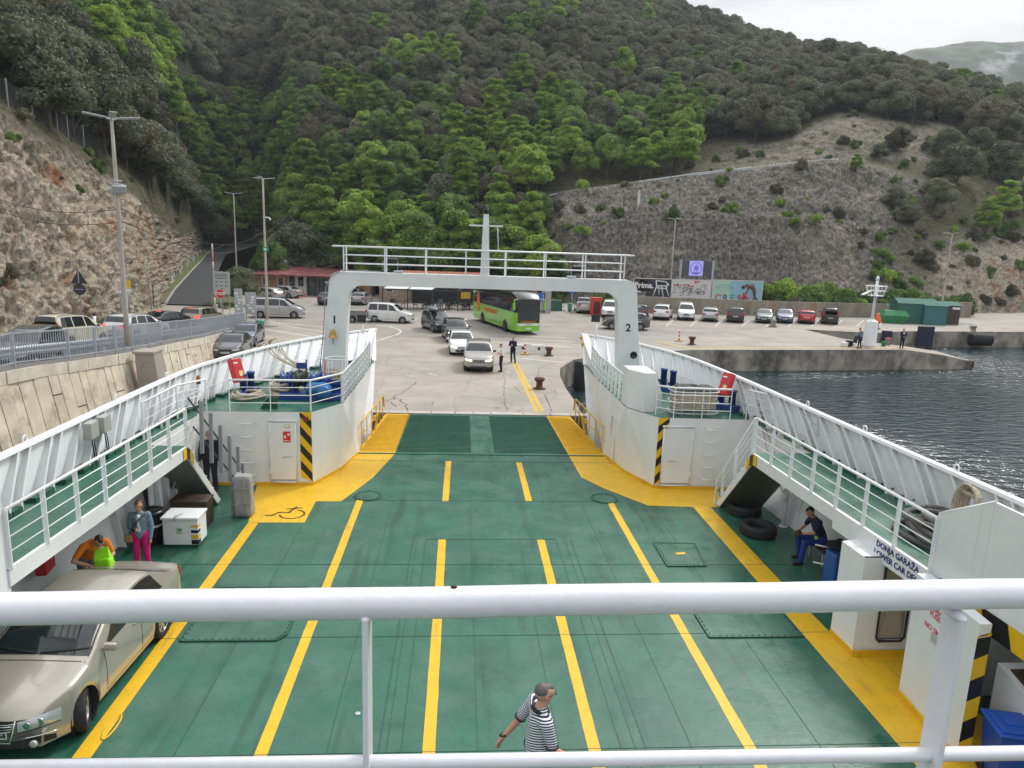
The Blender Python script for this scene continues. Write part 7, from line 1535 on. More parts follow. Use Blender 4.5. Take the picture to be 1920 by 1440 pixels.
t=thing('concrete_wall','ribbed concrete wall stained with rust behind the row of parked cars','wall',(40,85,0));wl=[(17,84.0),(30,84.2),(40,84.5),(52,86),(62,88.5),(66,89.6)];hw_=[1.9,1.85,1.75,1.7,1.9,2.0]
cw_=mat('stained_concrete',(.26,.235,.19),.9,var=.3,vs=1.2,bump=.5,bs=5,col2=(.30,.15,.05),c2s=.7,c2lo=.56,c2hi=.74,stretch=(1,1,.25));b=MB();n_=220
Ls=np.r_[0,np.cumsum([math.dist(a,c) for a,c in zip(wl[:-1],wl[1:])])];vs=[]
for i in range(n_+1):
 d=Ls[-1]*i/n_;x=np.interp(d,Ls,[p[0] for p in wl]);y=np.interp(d,Ls,[p[1] for p in wl]);h=np.interp(d,Ls,hw_);o_=-.10 if i%3==0 else 0;vs+=[(x-40,y-85+o_,0),(x-40,y-85+o_,h),(x-40,y-85+.3,h)]
b.add(vs,[(3*i+k,3*i+3+k,3*i+4+k,3*i+1+k) for i in range(n_) for k in (0,1)]);b.build('wall_face',cw_,t)
def cont(name,label,cat,px,py,dims,m,roofm=None,rz=0.,gable=0.,Y=None,dbl=None):
 q=P(px,py,z=0) if Y is None else Vector((P(px,py,Y=Y).x,Y,0));t=thing(name,label,cat,(q.x,q.y+dims[1]/2,0),rz);MB().rbox((0,0,dims[2]/2),dims,.03).build('shell',m,t)
 if gable:
  b=MB();w,d,h=dims[0]/2+.08,dims[1]/2+.1,dims[2];b.add([(-w,-d,h),(-w,d,h),(w,d,h),(w,-d,h),(-w,0,h+gable),(w,0,h+gable)],[(0,3,5,4),(1,4,5,2),(0,4,1),(3,2,5),(0,1,2,3)]);b.build('roof',roofm or m,t)
 else :MB().rbox((0,0,dims[2]+.04),(dims[0]+.1,dims[1]+.1,.09),.02).build('roof',roofm or m,t)
 return t
t=cont('kiosk','small bright red kiosk beside the silver pickup truck','kiosk',1118,592,(1.1,1.1,1.9),mat('kiosk_red',(.5,.05,.03),.5));MB().rbox((0,-.56,.85),(.7,.03,1.4),.01).build('door',mat('kiosk_dark',(.10,.015,.012),.5),t)
binm=mat('bin_green',(.03,.11,.07),.5);
t=cont('waste_container','dark green wheeled waste container between the cafe and the blue sign','waste container',1042,583,(1.35,1.1,1.15),binm);
for s in (-1,1):MB().lathe((s*.5,-.45,.1),[(.1,-.04),(.1,.04)],10,'X').build('caster',blackr,t)
bing=mat('bin_teal',(.05,.30,.22),.5)
for px,py,lab in ((1068,586,'small turquoise litter bin under the blue round sign'),(489,626,'small turquoise litter bin at the foot of the lamp post by the notice boards')):
 q=P(px,py,z=0);t=thing('litter_bin',lab,'bin',q);b=MB();b.lathe((0,0,.1),[(.22,0),(.3,.9),(.32,.95),(.2,1.0),(0,1.0)],14);b.build('bin_body',bing,t);MB().box((0,.3,.5),(.06,.06,1.0)).build('bin_post',galv,t)
q=P(1071,590,z=0);t=thing('round_blue_sign','round blue arrow sign on a pole left of the silver pickup','road sign',(q.x,q.y,0));MB().tube([(0,0,0),(0,0,2.9)],.04,8).build('sign_pole',galv,t);o=MB().lathe((0,-.06,2.7),[(.36,-.02),(.36,.0),(0,.0)],20,'Y').build('sign_disc',signb,t);MB().bar((-.12,-.09,2.6),(.12,-.09,2.82),.07,.01,(0,1,0)).build('sign_arrow',signw,o)
q=P(1053,583,z=0);t=thing('pole_stand','short steel post on a plate before the green container','post',q);b=MB();b.tube([(0,0,0),(0,0,.9)],.04,6);b.box((0,0,.02),(.9,.6,.04));b.box((0,0,.5),(.7,.06,.06));b.build('post_body',charc,t)
shg=mat('shed_green',(.018,.115,.085),.5,var=.12);shr=mat('shed_roof_green',(.022,.12,.09),.8)
t=cont('storage_shed','large dark green gabled container shed at the right end of the quay','shed',1724,607,(4.3,3.0,2.3),shg,shr,R(-14),.55,Y=79.2)
t=cont('storage_shed','blue-green gabled container shed joined in front of the larger green shed','shed',1757,608,(2.4,2.6,2.2),mat('shed_teal',(.03,.14,.14),.5,var=.1),shr,R(-14),.4,Y=78.3)
t=cont('storage_shed','brown-doored green shed with a small white sign, rightmost of the sheds','shed',1782,607,(2.4,2.8,2.2),mat('shed_brown',(.055,.045,.035),.6,var=.2),shr,R(-14),.4,Y=79.4);MB().box((.7,-1.42,1.9),(.8,.03,.25)).build('white_sign',signw,t)
q=P(1682,607,z=0);t=thing('waste_skip','bright green waste skip left of the green sheds','skip',(q.x,q.y+.9,0),R(-10));b=MB();b.add([(-1.1,-.7,.0),(1.1,-.7,.0),(1.1,.7,0),(-1.1,.7,0),(-1.45,-.9,.9),(1.45,-.9,.9),(1.45,.9,.9),(-1.45,.9,.9),(-1.1,-.4,1.45),(1.1,-.4,1.45),(1.1,.5,1.45),(-1.1,.5,1.45)],[(3,2,1,0),(0,1,5,4),(1,2,6,5),(2,3,7,6),(3,0,4,7),(4,5,9,8),(5,6,10,9),(6,7,11,10),(7,4,8,11),(8,9,10,11)]);b.build('skip_body',mat('skip_green',(.025,.20,.07),.5,var=.1),t);b=MB()
for x in (-.9,-.3,.3,.9):b.bar((x,-.75,.02),(x*1.15,-.93,.88),.06,.05,(1,0,0))
b.build('skip_ribs',mat('skip_green',(.025,.20,.07),.5,var=.1),t)
q=P(1629,649,z=0);t=thing('harbour_light','white harbour light on a round white base at the pier head','beacon',q);b=MB();b.lathe((0,0,0),[(.58,0),(.56,.1),(.50,2.1),(.48,2.15),(.2,2.3),(0,2.3)],24);b.build('beacon_base',whitec,t)
b=MB();b.tube([(0,0,2.2),(0,0,5.6)],.12,10);b.build('beacon_mast',whitec,t);b=MB();
for z,r_ in ((4.35,.62),(4.75,.72),(5.15,.85)):b.tube([(r_*math.cos(a),r_*math.sin(a),z) for a in np.linspace(0,6.283,9)[:-1]],.03,5,closed=True)
for a in np.linspace(0,6.283,9)[:-1]:b.tube([(.62*math.cos(a),.62*math.sin(a),4.35),(.85*math.cos(a),.85*math.sin(a),5.15)],.025,5)
b.lathe((0,0,4.3),[(.62,0),(.62,.05),(0,.05)],16);b.rbox((-.85,0,4.55),(.75,.5,.06),.02,ry=-.5);b.build('beacon_gallery',whitec,t);b=MB();b.lathe((0,0,5.6),[(.12,0),(.14,.1),(.14,.25),(.05,.4),(0,.4)],12);b.build('beacon_lamp',whitec,t)
for px,py,nm,lab,m_,dm in ((1598,650,'folding_chair','dark folding chair beside the angler in grey-blue',mat('dark_cloth',(.02,.02,.025),.9,bump=.5),(.9,.5,.75)),(1583,650,'cool_box','pale cool box at the pier edge left of the folding chair',signw,(.5,.35,.35)),(1656,649,'bucket','green bucket right of the harbour light',mat('skip_green',(.03,.30,.09),.5),(.4,.35,.4)),(1664,647,'tackle_box','grey and red tackle box beside the green bucket',mat('tackle_grey',(.2,.18,.17),.6),(.4,.3,.6))):
 q=P(px,py,z=0);t=thing(nm,lab,nm.replace('_',' '),q)
 if nm=='folding_chair':MB().rbox((0,0,.4),(.6,.5,.08),.03).build('seat',m_,t);MB().rbox((.25,0,.7),(.1,.5,.6),.04,ry=.3).build('backrest',m_,t);b=MB();[b.tube([(x,-.2,0),(-x,-.2,.4)],.02,5) for x in (-.3,.3)];b.build('chair_legs',galv,t);MB().rbox((-.3,0,.28),(.5,.45,.5),.08).build('hanging_bag',m_,t)
 elif nm=='bucket':MB().lathe((0,0,0),[(.16,0),(.2,.38),(.21,.4),(.18,.4),(.15,.05),(0,.05)],14).build('bucket_body',m_,t)
 else :MB().rbox((0,0,dm[2]/2),dm,.04).build('box_body',m_,t);MB().rbox((0,0,dm[2]),(dm[0]*1.04,dm[1]*1.04,.06),.02).build('lid',signr if 'tackle' in nm else signw,t)
def bollard(px,py,label,s=1.):
 q=P(px,py,z=0);t=thing('mooring_bollard',label,'bollard',q,0,'rusty mooring bollards on the quay');b=MB();b.lathe((0,0,0),[(.24*s,0),(.24*s,.05),(.17*s,.1),(.16*s,.35*s),(.27*s,.48*s),(.28*s,.56*s),(.2*s,.6*s),(0,.6*s)],18);b.build('bollard_body',rust,t);MB().lathe((0,0,0),[(.34*s,0),(.34*s,.03),(0,.03)],16).build('bollard_foot',rust,t)
bollard(1011,729,'rusty mooring bollard nearest the bow ramp',1.05);bollard(1029,667,'rusty mooring bollard beside the white concrete barriers',1.05);bollard(1297,646,'rusty mooring bollard near the small yellow post',1.1)
for px,py,lab in ((1449,613,'grey stone bollard standing alone before the parked cars'),(1824,624,'grey stone bollard with a rope tied to it at the far quay edge')):
 q=P(px,py,z=0);t=thing('stone_bollard',lab,'bollard',q);b=MB();b.lathe((0,0,0),[(.45,0),(.45,.08),(.26,.14),(.24,.55),(.32,.62),(.3,.75),(0,.78)],14);b.build('bollard_body',conc2,t)
q=P(1643,617,z=0);t=thing('stone_bollard','stone bollard topped with an orange cover behind the harbour light','bollard',q);b=MB();b.lathe((0,0,0),[(.4,0),(.4,.08),(.24,.14),(.22,.55),(.3,.62),(.3,.7),(0,.72)],14);b.build('bollard_body',conc2,t);b=MB();b.lathe((0,0,.68),[(.45,0),(.36,.3),(.2,.7),(.15,1.0),(0,1.0)],10);b.build('orange_cover',mat('orange_plastic',(.75,.12,.02),.5),t)
wb=mat('barrier_white',(.66,.65,.62),.8,var=.12,vs=3)
for (px,py,lab) in ((976,662,'white concrete barrier with a red-striped marker standing before it'),(1006,663,'white concrete barrier with a small dark plate next to the rusty bollard')):
 q=P(px,py,z=0);t=thing('concrete_barrier',lab,'barrier',q,R(-3));b=MB();b.add([(-.62*1.3,-.28,0),(.62*1.3,-.28,0),(.62*1.3,.28,0),(-.62*1.3,.28,0),(-.58*1.3,-.12,.62),(.55*1.3,-.12,.62),(.55*1.3,.12,.62),(-.58*1.3,.12,.62)],[(3,2,1,0),(4,5,6,7),(0,1,5,4),(1,2,6,5),(2,3,7,6),(3,0,4,7)]);b.build('barrier_body',wb,t);MB().box((.15,-.2,.4),(.16,.04,.18)).build('barrier_plate',inkd,t)
def striped_post(px,py,label,h):
 q=P(px,py,z=0);t=thing('marker_post',label,'marker post',q);b=MB();n_=6
 for i in range(n_):b.tube([(0,0,.1+h*i/n_),(0,0,.1+h*(i+1)/n_)],.07,8,k=i%2,cap=True)
 b.build('post_shaft',[signr,signw],t);b=MB();b.rbox((0,0,.05),(.6,.35,.1),.02);b.build('post_base',py_,t)
striped_post(984,665,'red and white marker post before the white barriers',.75);striped_post(1273,640,'small red and white marker post with a yellow base near the pier edge',.9)
q=P(1088,742-30,z=-.3);
for (x,y,z,lab) in ((6.55,46.2,-.6,'dark rubber fender on the curved quay corner beside the ship'),):t=thing('quay_fender',lab,'fender',(x+.5,y-.3,z),R(60));b=MB();b.lathe((0,0,0),[(.42,-1.0),(.45,-.9),(.45,.8),(.42,.9)],16,'Z');b.build('fender_body',blackr,t)
for px,lab in ((1389+343,'tall dark blue fender board on the far quay wall, right one'),(1660,'small dark blue fender board on the far quay wall, left one')):
 big=px>1700;q=P(px,640,Y=71.0 if big else 69.6);t=thing('quay_fender',lab,'fender',(q.x,q.y-.1,-.55),R(-8));MB().rbox((0,0,.1 if big else 0),(1.9*.5 if not big else 1.6,.4,2.1 if big else 1.5),.06).build('fender_board',mat('fender_navy',(.015,.02,.05),.7),t);MB().rbox((0,.3,0),(.7,.3,1.0),.04).build('fender_mount',black,t)
q=P(1838,632,Y=72.0);t=thing('floating_fender','black ribbed cylinder fender hanging on the far quay wall','fender',(q.x,71.9,-.75),R(-8));b=MB();pr=[(0,-1.15),(.5,-1.1)]+[(.62+.05*math.cos(i*math.pi),-1.0+2.0*i/16) for i in range(17)]+[(.5,1.1),(0,1.15)];b.lathe((0,0,0),pr,18,'X');b.build('fender_body',blackr,t);b=MB();b.tube([(-.6,.3,.6),(-.9,.9,1.3)],.05,6);b.tube([(.9,.2,.5),(1.4,.6,.3)],.1,6);b.build('fender_rope',ropeg,t)
def sign(px,py,Y,h,name,label,parts,cat='road sign',r=.04,z=None):
 base=P(px,py,Y=Y);t=thing(name,label,cat,base,0);MB().tube([(0,0,-.3),(0,0,h)],r,8).build('sign_pole',galv,t);parts(t,h); return t
backg=mat('sign_back',(.03,.03,.032),.5)
def tri(t,h):MB().slab([(-.5,-.05,h-.85),(.5,-.05,h-.85),(0,-.05,h)],(0,1,0),.03).build('triangle_plate',backg,t);MB().lathe((0,-.05,h-1.2),[(.36,-.02),(.36,.02)],20,'Y').build('round_plate',backg,t);b=MB();b.box((0,-.08,h-.45),(.05,.03,.7));b.box((0,-.08,h-1.2),(.5,.03,.04));b.build('clamp',galv,t)
sign(155,600,46,3.1,'sign_backs','black backs of a triangular and a round sign on one pole by the cliff',tri)
def stop(t,h):
 o=MB().slab([(.42*math.cos(a),-.05,h-.42+.42*math.sin(a)) for a in np.linspace(R(22.5),R(382.5),9)[:-1]],(0,1,0),.03).build('sign_plate',signr,t);text('STOP',.34,signw,'lettering',o,frame((0,-.06,h-.42),(1,0,0),(0,0,1)),bold=.012);b=MB();pts=[(.385*math.cos(a),-.06,h-.42+.385*math.sin(a)) for a in np.linspace(R(22.5),R(382.5),9)[:-1]];b.tube(pts,.012,4,closed=True);b.build('sign_border',signw,o)
sign(415,590,61,2.15,'stop_sign','red octagonal STOP sign right of the barrier pole',stop)
def info(t,h):
 o=MB().box((0,-.06,h-1.05),(1.45,.05,2.0)).build('sign_plate',mat('info_grey',(.42,.44,.42),.6),t);MB().box((.6,0,h/2-.5),(.06,.06,h)).build('second_pole',galv,t);b=MB()
 for i in range(4):b.box((0,-.09,h-.25-.13*i),(1.1-.25*(i==3),.01,.04))
 for x in (-.4,0,.42):
  for z in (.95,1.3):b.box((x,-.09,h-z),(.2,.01,.08))
 b.box((0,-.09,h-1.65),(.22,.01,.22),ry=.785);b.build('sign_text',inkd,o)
sign(418,580,66,3.4,'information_sign','large grey information sign behind the STOP sign',info)
def yb(t,h):MB().box((0,-.05,h-.3),(.42,.03,.55)).build('sign_plate',mat('sign_yellow',(.75,.5,.02),.5),t);MB().box((0,-.05,h-.75),(.42,.03,.2)).build('lower_plate',signw,t)
sign(243,586,52,2.3,'yellow_sign','small yellow sign behind the tall lamp post',yb)
def wr(t,h):o=MB().box((0,-.05,h-.5),(.42,.03,.95)).build('sign_plate',signw,t);b=MB();[b.box((0,-.07,h-.25-.1*i),(.24,.01,.04)) for i in range(6)];b.build('sign_text',signr,o)
sign(228,590,52,2.5,'white_notice','tall white notice with red text left of the lamp post',wr)
def br(t,h):MB().box((0,0,h-.1),(.3,.1,.12)).build('sign_cap',galv,t);MB().box((.18,.1,h/2-.2),(.06,.06,h-.3)).build('second_post',mat('dark_wood',(.06,.035,.02),.7),t)
sign(284,575,66,2.3,'wooden_post','brown double post at the foot of the cliff',br)
def lb(t,h):MB().rbox((0,-.03,h-.25),(.6,.1,.5),.03).build('sign_box',galv,t)
sign(327,520,105,2.6,'roadside_box','grey box on a pole beside the valley road verge',lb)
q=P(404,592,z=.1);t=thing('barrier_pole','raised red and white barrier pole beside the STOP sign','barrier',q);h=P(404,459,Y=q.y).z;b=MB();n_=7
for i in range(n_):b.tube([(0,0,.9+(h-.9)*i/n_),(0,0,.9+(h-.9)*(i+1)/n_)],.07,8,k=0 if i%2 else 1)
b.build('barrier_arm',[mat('pole_pink',(.55,.22,.2),.6),mat('pole_white',(.60,.56,.52),.6)],t);MB().rbox((0,.1,.5),(.35,.4,1.1),.03).build('barrier_housing',mat('housing',(.35,.33,.3),.6),t)
for px0,px1,pt,pb,Y,lab in ((442,455,541,586,57.5,'narrow grey notice board at the end of the road railing, left one'),(462,480,548,589,58.5,'glazed notice board with papers beside the narrow grey one')):
 q0,q1=P(px0,600,Y=Y),P(px1,600,Y=Y);zt,zb=P(px0,pt,Y=Y).z,P(px0,pb,Y=Y).z;t=thing('notice_board',lab,'notice board',((q0.x+q1.x)/2,Y,0));w=q1.x-q0.x
 o=MB().box((0,0,(zt+zb)/2),(w+.05,.08,zt-zb)).build('board_panel',mat('board_grey',(.40,.42,.43),.5),t)
 for s in (-1,1):MB().box((s*w/2,.02,zt/2),(.09,.09,zt)).build('board_post',galv,t)
 b=MB();g=np.random.default_rng(px0)
 for k in range(6):b.box((g.uniform(-w*.3,w*.3),-.05,zb+(zt-zb)*(.15+.13*k)),(g.uniform(.12,.3),.01,.14))
 b.build('paper',signw,o)
q=P(176,586,Y=44);t=thing('traffic_bollard','white traffic bollard with a black top behind the cream van','bollard',(q.x,44,q.z-1.0));MB().tube([(0,0,0),(0,0,.8)],.09,8).build('bollard_body',whitec,t);MB().tube([(0,0,.8),(0,0,1.0)],.09,8).build('bollard_top',black,t)
def onroad(px,ptop,h,zr):
 "where a vehicle of height h with its roof seen at px, ptop stands on road height zr"
 return P(px,ptop,z=zr+h)
Qr='cars queuing on the left road'
def rz_(y): return min(roadz(y),wallz(y)-.05)+.015
for st,pm,px,pt,h,lab,nm,kw in (('mpv',creamc,110,592,1.83,'cream van with roof bars queuing on the left road behind the white SUV','queuing_van',dict(rails=2)),('suv',white_c,240,591,1.67,'white SUV with lit tail lamps queuing behind the lamp post','queuing_suv',dict(lit_t=True,rails=2)),('sedan',blackc,303,585,1.46,'black saloon with lit brake lamps on the left road','queuing_car',dict(lit_t=True,brake=True)),('suv',goldc,370,577,1.67,'gold-grey SUV at the head of the left road, next to the barrier pole','queuing_suv',dict(lit_t=True,brake=True)),('hatch',dgrey,22,621,1.5,'dark grey car at the left edge behind the railing bars','queuing_car',dict())):
 zr=1.;
 for _ in range(12):q=P(px,pt,z=zr+h);zr=rz_(q.y)
 hdg_={110:-9,240:-14,303:-20,370:-10,22:185}[px]
 car(st,pm,lab,'car' if st!='mpv' else 'van',ctr=(q.x,q.y+1.2),hd=hdg_,z=rz_(q.y),group=Qr,name=nm,z_tilt=-3.0,**kw)
stn=mat('white_stone',(.62,.61,.58),.8,var=.1)
def stone_at(c,s,label,group):t=MB().rbox((0,0,s*.9),(s,s*.7,s*1.8),s*.12).build('road_stone',stn,loc=c);tag(t,label,'road stone',group)
pts=[((l_[0]-.7),l_[1],l_[2]+.15) for l_,r_ in VR[:6]];
pp=[Vector(p) for p in pts]
for i in range(15):
 f=i/14*(len(pp)-1);k=min(int(f),len(pp)-2);c=pp[k].lerp(pp[k+1],f-k);c.x-=.5+.3*(i%2);stone_at(c,.42,'white stone on the grass verge of the valley road','white stones beside the valley road')
t=thing('overhead_wire','thin dark cables strung between the lamp posts across the cliff','cable',P(0,365,Y=34));o_=t.location.copy()
for dz in (0,.5):
 a,c=Vector(P(-60,352,Y=33)),Vector(P(230,392,Y=30.4));pts=[a.lerp(c,k/8)+Vector((0,0,-dz-.5*math.sin(math.pi*k/8))) for k in range(9)];a2,c2=c,Vector(P(500,432,Y=62));pts2=[a2.lerp(c2,k/10)+Vector((0,0,-dz-1.3*math.sin(math.pi*k/10))) for k in range(11)]
 MB().tube([p-o_ for p in pts+pts2[1:]],.012,4).build('wire',charc,t)
 # HILLS, CLIFFS, FOREST
PR=[(-900,[(28,3),(33,12),(36,15),(42,18),(50,22),(60,28),(110,48),(280,110),(420,140)]),(-150,[(40,1.8),(45,9),(49,16.5),(55,19),(62,22),(75,26),(125,46),(290,112),(420,140)]),(0,[(47,1.0),(51.5,8),(55.5,16.2),(60,18.2),(68,21),(85,27),(135,48),(300,112),(430,140)]),(100,[(51,.8),(55,7.5),(59.5,14.6),(65,16.6),(73,20),(90,27),(140,47),(300,112),(430,140)]),(200,[(58,.5),(62,6.5),(67,12.6),(74,15),(84,19),(98,25),(145,45),(300,112),(430,140)]),(280,[(71,.2),(75,5),(80,10.0),(88,13),(98,18),(112,25),(155,45),(305,113),(430,140)]),(312,[(93,1.0),(96,4.2),(101,8.2),(109,11.5),(118,17),(130,24),(165,45),(305,113),(430,140)]),(342,[(119,2.2),(121,4.8),(125,7.0),(132,10.5),(140,16),(150,24),(182,48),(310,113),(430,140)]),(380,[(150,3.8),(152,5.8),(156,8),(162,12),(170,18),(178,28),(202,50),(315,114),(430,140)]),(440,[(178,5.4),(180,8),(184,11),(190,15),(198,22),(206,34),(226,56),(322,116),(430,140)]),(505,[(180,5.4),(182,8),(186,11),(191,15),(198,22),(206,34),(226,56),(322,116),(430,140)]),(560,[(118,.3),(123,3),(130,7),(142,13),(155,22),(170,32),(214,60),(322,116),(430,140)]),(700,[(106,.2),(112,3.5),(120,8),(131,15),(143,22),(160,32),(210,60),(324,117),(440,130)]),(900,[(103,.2),(108,3.5),(115,8),(125,14),(138,21),(155,31),(205,59),(328,119),(440,130)]),(1000,[(100,.2),(104,4),(109,9),(118,14.8),(126,16),(142,25),(200,58),(330,120),(440,128)]),(1060,[(95,.2),(101,7),(105,10.5),(117,16),(125,16.6),(140,24),(200,58),(330,120),(440,125)]),(1200,[(91,.2),(101,12.2),(104,12.9),(117,18.1),(125,18.4),(137,26),(198,60),(330,118),(450,110)]),(1400,[(90,.2),(98.5,12.2),(104,13.1),(117,20.7),(125,20.9),(136,29.5),(180,54),(302,95),(430,85)]),(1540,[(89.5,.2),(98.5,12.0),(104,12.9),(117,22.6),(124,22.9),(136,32.5),(175,52),(272,82),(400,70)]),(1620,[(90,.2),(98,7.8),(103,11.5),(116,21.5),(124,23.6),(138,33.5),(174,51),(252,71),(390,60)]),(1700,[(90.5,.2),(98,5),(106,12),(117,19),(126,24),(142,33.5),(172,48),(240,63),(380,50)]),(1800,[(95,.2),(101,7),(108,12),(118,18.5),(130,24),(148,33),(175,43),(228,54),(360,42)]),(1920,[(100,.2),(106,8),(113,13),(123,19),(137,26),(154,32.5),(180,40),(212,46),(350,32)]),(2150,[(112,.2),(118,8),(126,13),(137,19),(150,25),(165,30),(190,38),(220,44),(350,30)]),(2700,[(150,.2),(156,8),(164,13),(175,19),(190,25),(205,30),(230,38),(260,44),(380,30)])]
CREST={1200:-14,1400:58,1540:84,1620:98,1700:126,1800:150,1920:206,2150:230};UP={1200:322,1400:282,1540:238,1620:232,1700:236,1800:236,1920:262}
for c_,p_ in PR:
 if c_ in CREST:p_[7]=(p_[7][0],P(c_,CREST[c_],Y=p_[7][0]).z-7.0);p_[8]=(p_[8][0],p_[7][1]*.7)
 if c_ in UP:p_[5]=(p_[5][0],P(c_,UP[c_],Y=p_[5][0]).z);p_[6]=(p_[6][0],p_[5][1]+(p_[7][1]-p_[5][1])*(p_[6][0]-p_[5][0])/(p_[7][0]-p_[5][0])*1.12)
cols=np.array([c for c,_ in PR],float);prof=np.array([p for _,p in PR],float)
rowsN=[64,44,48,10,34,30,40,4]
rs=[];
for i,n_ in enumerate(rowsN):rs+=list(i+np.arange(n_)/n_)
rs.append(8.0);rs=np.array(rs)
pxs=np.unique(np.r_[np.linspace(-900,-60,50),np.linspace(-60,2000,980),np.linspace(2000,2700,40)])
azs=np.array([az(p) for p in pxs])
def colinterp(px):
 out=np.empty((len(px),9,2))
 for j in range(9):
  for k in range(2):out[:,j,k]=np.interp(px,cols,prof[:,j,k])
 return out
ci=colinterp(pxs)
for _ in range(3):ci[1:-1]=(ci[:-2]+2*ci[1:-1]+ci[2:])/4
Yg=np.empty((len(rs),len(pxs)));Zg=np.empty_like(Yg)
for c in range(len(pxs)):
 Yg[:,c]=np.interp(rs,np.arange(9),ci[c,:,0]);Zg[:,c]=np.interp(rs,np.arange(9),ci[c,:,1])
Xg=CX+azs[None,:]*Yg
Pg=np.stack([Xg,Yg,Zg],-1);PXg=np.broadcast_to(pxs[None,:],Yg.shape);RSg=np.broadcast_to(rs[:,None],Yg.shape)
def sstep(x,a,b):t=np.clip((x-a)/(b-a),0,1); return t*t*(3-2*t)
wob=fbm(Pg*.12,4)
left=(1-sstep(PXg,366,384))*(1-sstep(RSg+wob*.35,1.75,2.25))
rgt=sstep(PXg+wob*60,1015,1080)*(1-sstep(PXg+wob*50+(RSg-1)*38*0,1655,1760))*(1-sstep(RSg+wob*.2,3.1,3.35))
upc=sstep(PXg+wob*50,1270,1400)*(1-sstep(PXg+wob*60,1700,1800))*sstep(RSg,3.85,4.1)*(1-sstep(RSg+wob*.3,5.1,5.35))
farr=sstep(PXg+wob*60,1690,1790)*(1-sstep(RSg+wob*.5,1.3,2.2))
rock=np.clip(left+rgt+upc*.75+farr,0,1)
dU=np.gradient(Pg,axis=1);dV=np.gradient(Pg,axis=0);Nn=np.cross(dU,dV);Nn/=np.linalg.norm(Nn,axis=-1,keepdims=True)+1e-9;Nn*=np.sign(Nn[...,2:3]+1e-9)
ridge= lambda p,o=4:1-np.abs(fbm(p,o))*2.2
q_=Pg*np.array([.32,.32,.16]);d1=ridge(q_,4)*.55+fbm(Pg*.9,4)*.55+fbm(Pg*3.1,4)*.40+ridge(Pg*np.array([1.7,1.7,.5]),4)*.34-.5
dis=rock*d1*np.where(left>.1,1.0,.8)+(1-rock)*fbm(Pg*.25,4)*.7*sstep(RSg,0,.4)
benchz=(RSg>.9)&(RSg<2.1);dis=np.where((RSg>2.95)&(RSg<4.05)&(PXg>1010)&(PXg<1800),dis*.15,dis)
Pg=Pg+Nn*dis[...,None]
sk=Pg[:1].copy();sk[...,2]=-3.;Pg=np.concatenate([sk,Pg]);RSg=np.concatenate([RSg[:1],RSg]);PXg=np.concatenate([PXg[:1],PXg]);rs=np.r_[0,rs];rock=np.concatenate([rock[:1],rock]);wob=np.concatenate([wob[:1],wob]);left=np.concatenate([left[:1],left]);rgt=np.concatenate([rgt[:1],rgt]);upc=np.concatenate([upc[:1],upc])
nr,ncl=RSg.shape;idx=np.arange(nr*ncl).reshape(nr,ncl);fs=np.stack([idx[:-1,:-1],idx[:-1,1:],idx[1:,1:],idx[1:,:-1]],-1).reshape(-1,4)
tm=bpy.data.materials.new('hillside_ground');tm.use_nodes=True;nt=tm.node_tree;n=nt.nodes;l=nt.links;pb=n['Principled BSDF'];pb.inputs['Roughness'].default_value=.95;pb.inputs['Specular IOR Level'].default_value=.2
def nz(scale,det=8,rough=.65,st=None,src=None):
 t_=n.new('ShaderNodeTexNoise');t_.inputs['Scale'].default_value=scale;t_.inputs['Detail'].default_value=det;t_.inputs['Roughness'].default_value=rough;m_=n.new('ShaderNodeMapping');m_.inputs['Scale'].default_value=st or (1,1,1);l.new(tcn.outputs['Object'],m_.inputs[0]);l.new(m_.outputs[0],t_.inputs[0]); return t_.outputs[0]
def ramp(src,stops):
 r_=n.new('ShaderNodeValToRGB');el=r_.color_ramp.elements;el[0].position,el[0].color=stops[0][0],(*stops[0][1],1);el[1].position,el[1].color=stops[-1][0],(*stops[-1][1],1)
 for p_,c_ in stops[1:-1]:e_=el.new(p_);e_.color=(*c_,1)
 l.new(src,r_.inputs[0]); return r_.outputs[0]
def mixc(f,a,b_):x=n.new('ShaderNodeMix');x.data_type='RGBA';l.new(f,x.inputs[0]);l.new(a,x.inputs[6]);l.new(b_,x.inputs[7]); return x.outputs[2]
def att(nm):a=n.new('ShaderNodeAttribute');a.attribute_name=nm; return a.outputs['Fac']
tcn=n.new('ShaderNodeTexCoord')
rk_grey=ramp(nz(2.6,10,.8,(1,1,.5)),[(.30,(.05,.044,.04)),(.43,(.17,.152,.135)),(.56,(.31,.28,.25)),(.70,(.56,.52,.47))])
rk_warm=ramp(nz(3.4,10,.8,(1,1,.75)),[(.28,(.13,.105,.078)),(.38,(.38,.315,.235)),(.52,(.60,.52,.40)),(.66,(.78,.74,.65))])
strk=nz(2.2,5,.6,(1,1,.09));srm=n.new('ShaderNodeMapRange');srm.inputs[1].default_value=.35;srm.inputs[2].default_value=.65;srm.inputs[3].default_value=.55;srm.inputs[4].default_value=1.15;l.new(strk,srm.inputs[0]);smu=n.new('ShaderNodeVectorMath');smu.operation='SCALE';l.new(rk_grey,smu.inputs[0]);l.new(srm.outputs[0],smu.inputs['Scale']);rk_grey=smu.outputs[0]
rk_or=ramp(nz(.8,6,.6),[(.3,(.28,.09,.03)),(.7,(.50,.23,.09))])
mo=n.new('ShaderNodeMath');mo.operation='MULTIPLY';l.new(att('orange'),mo.inputs[0]);s1=n.new('ShaderNodeMapRange');s1.inputs[1].default_value=.52;s1.inputs[2].default_value=.66;l.new(nz(.33,8,.7),s1.inputs[0]);l.new(s1.outputs[0],mo.inputs[1])
rockc=mixc(mo.outputs[0],mixc(att('warm'),rk_grey,rk_warm),rk_or)
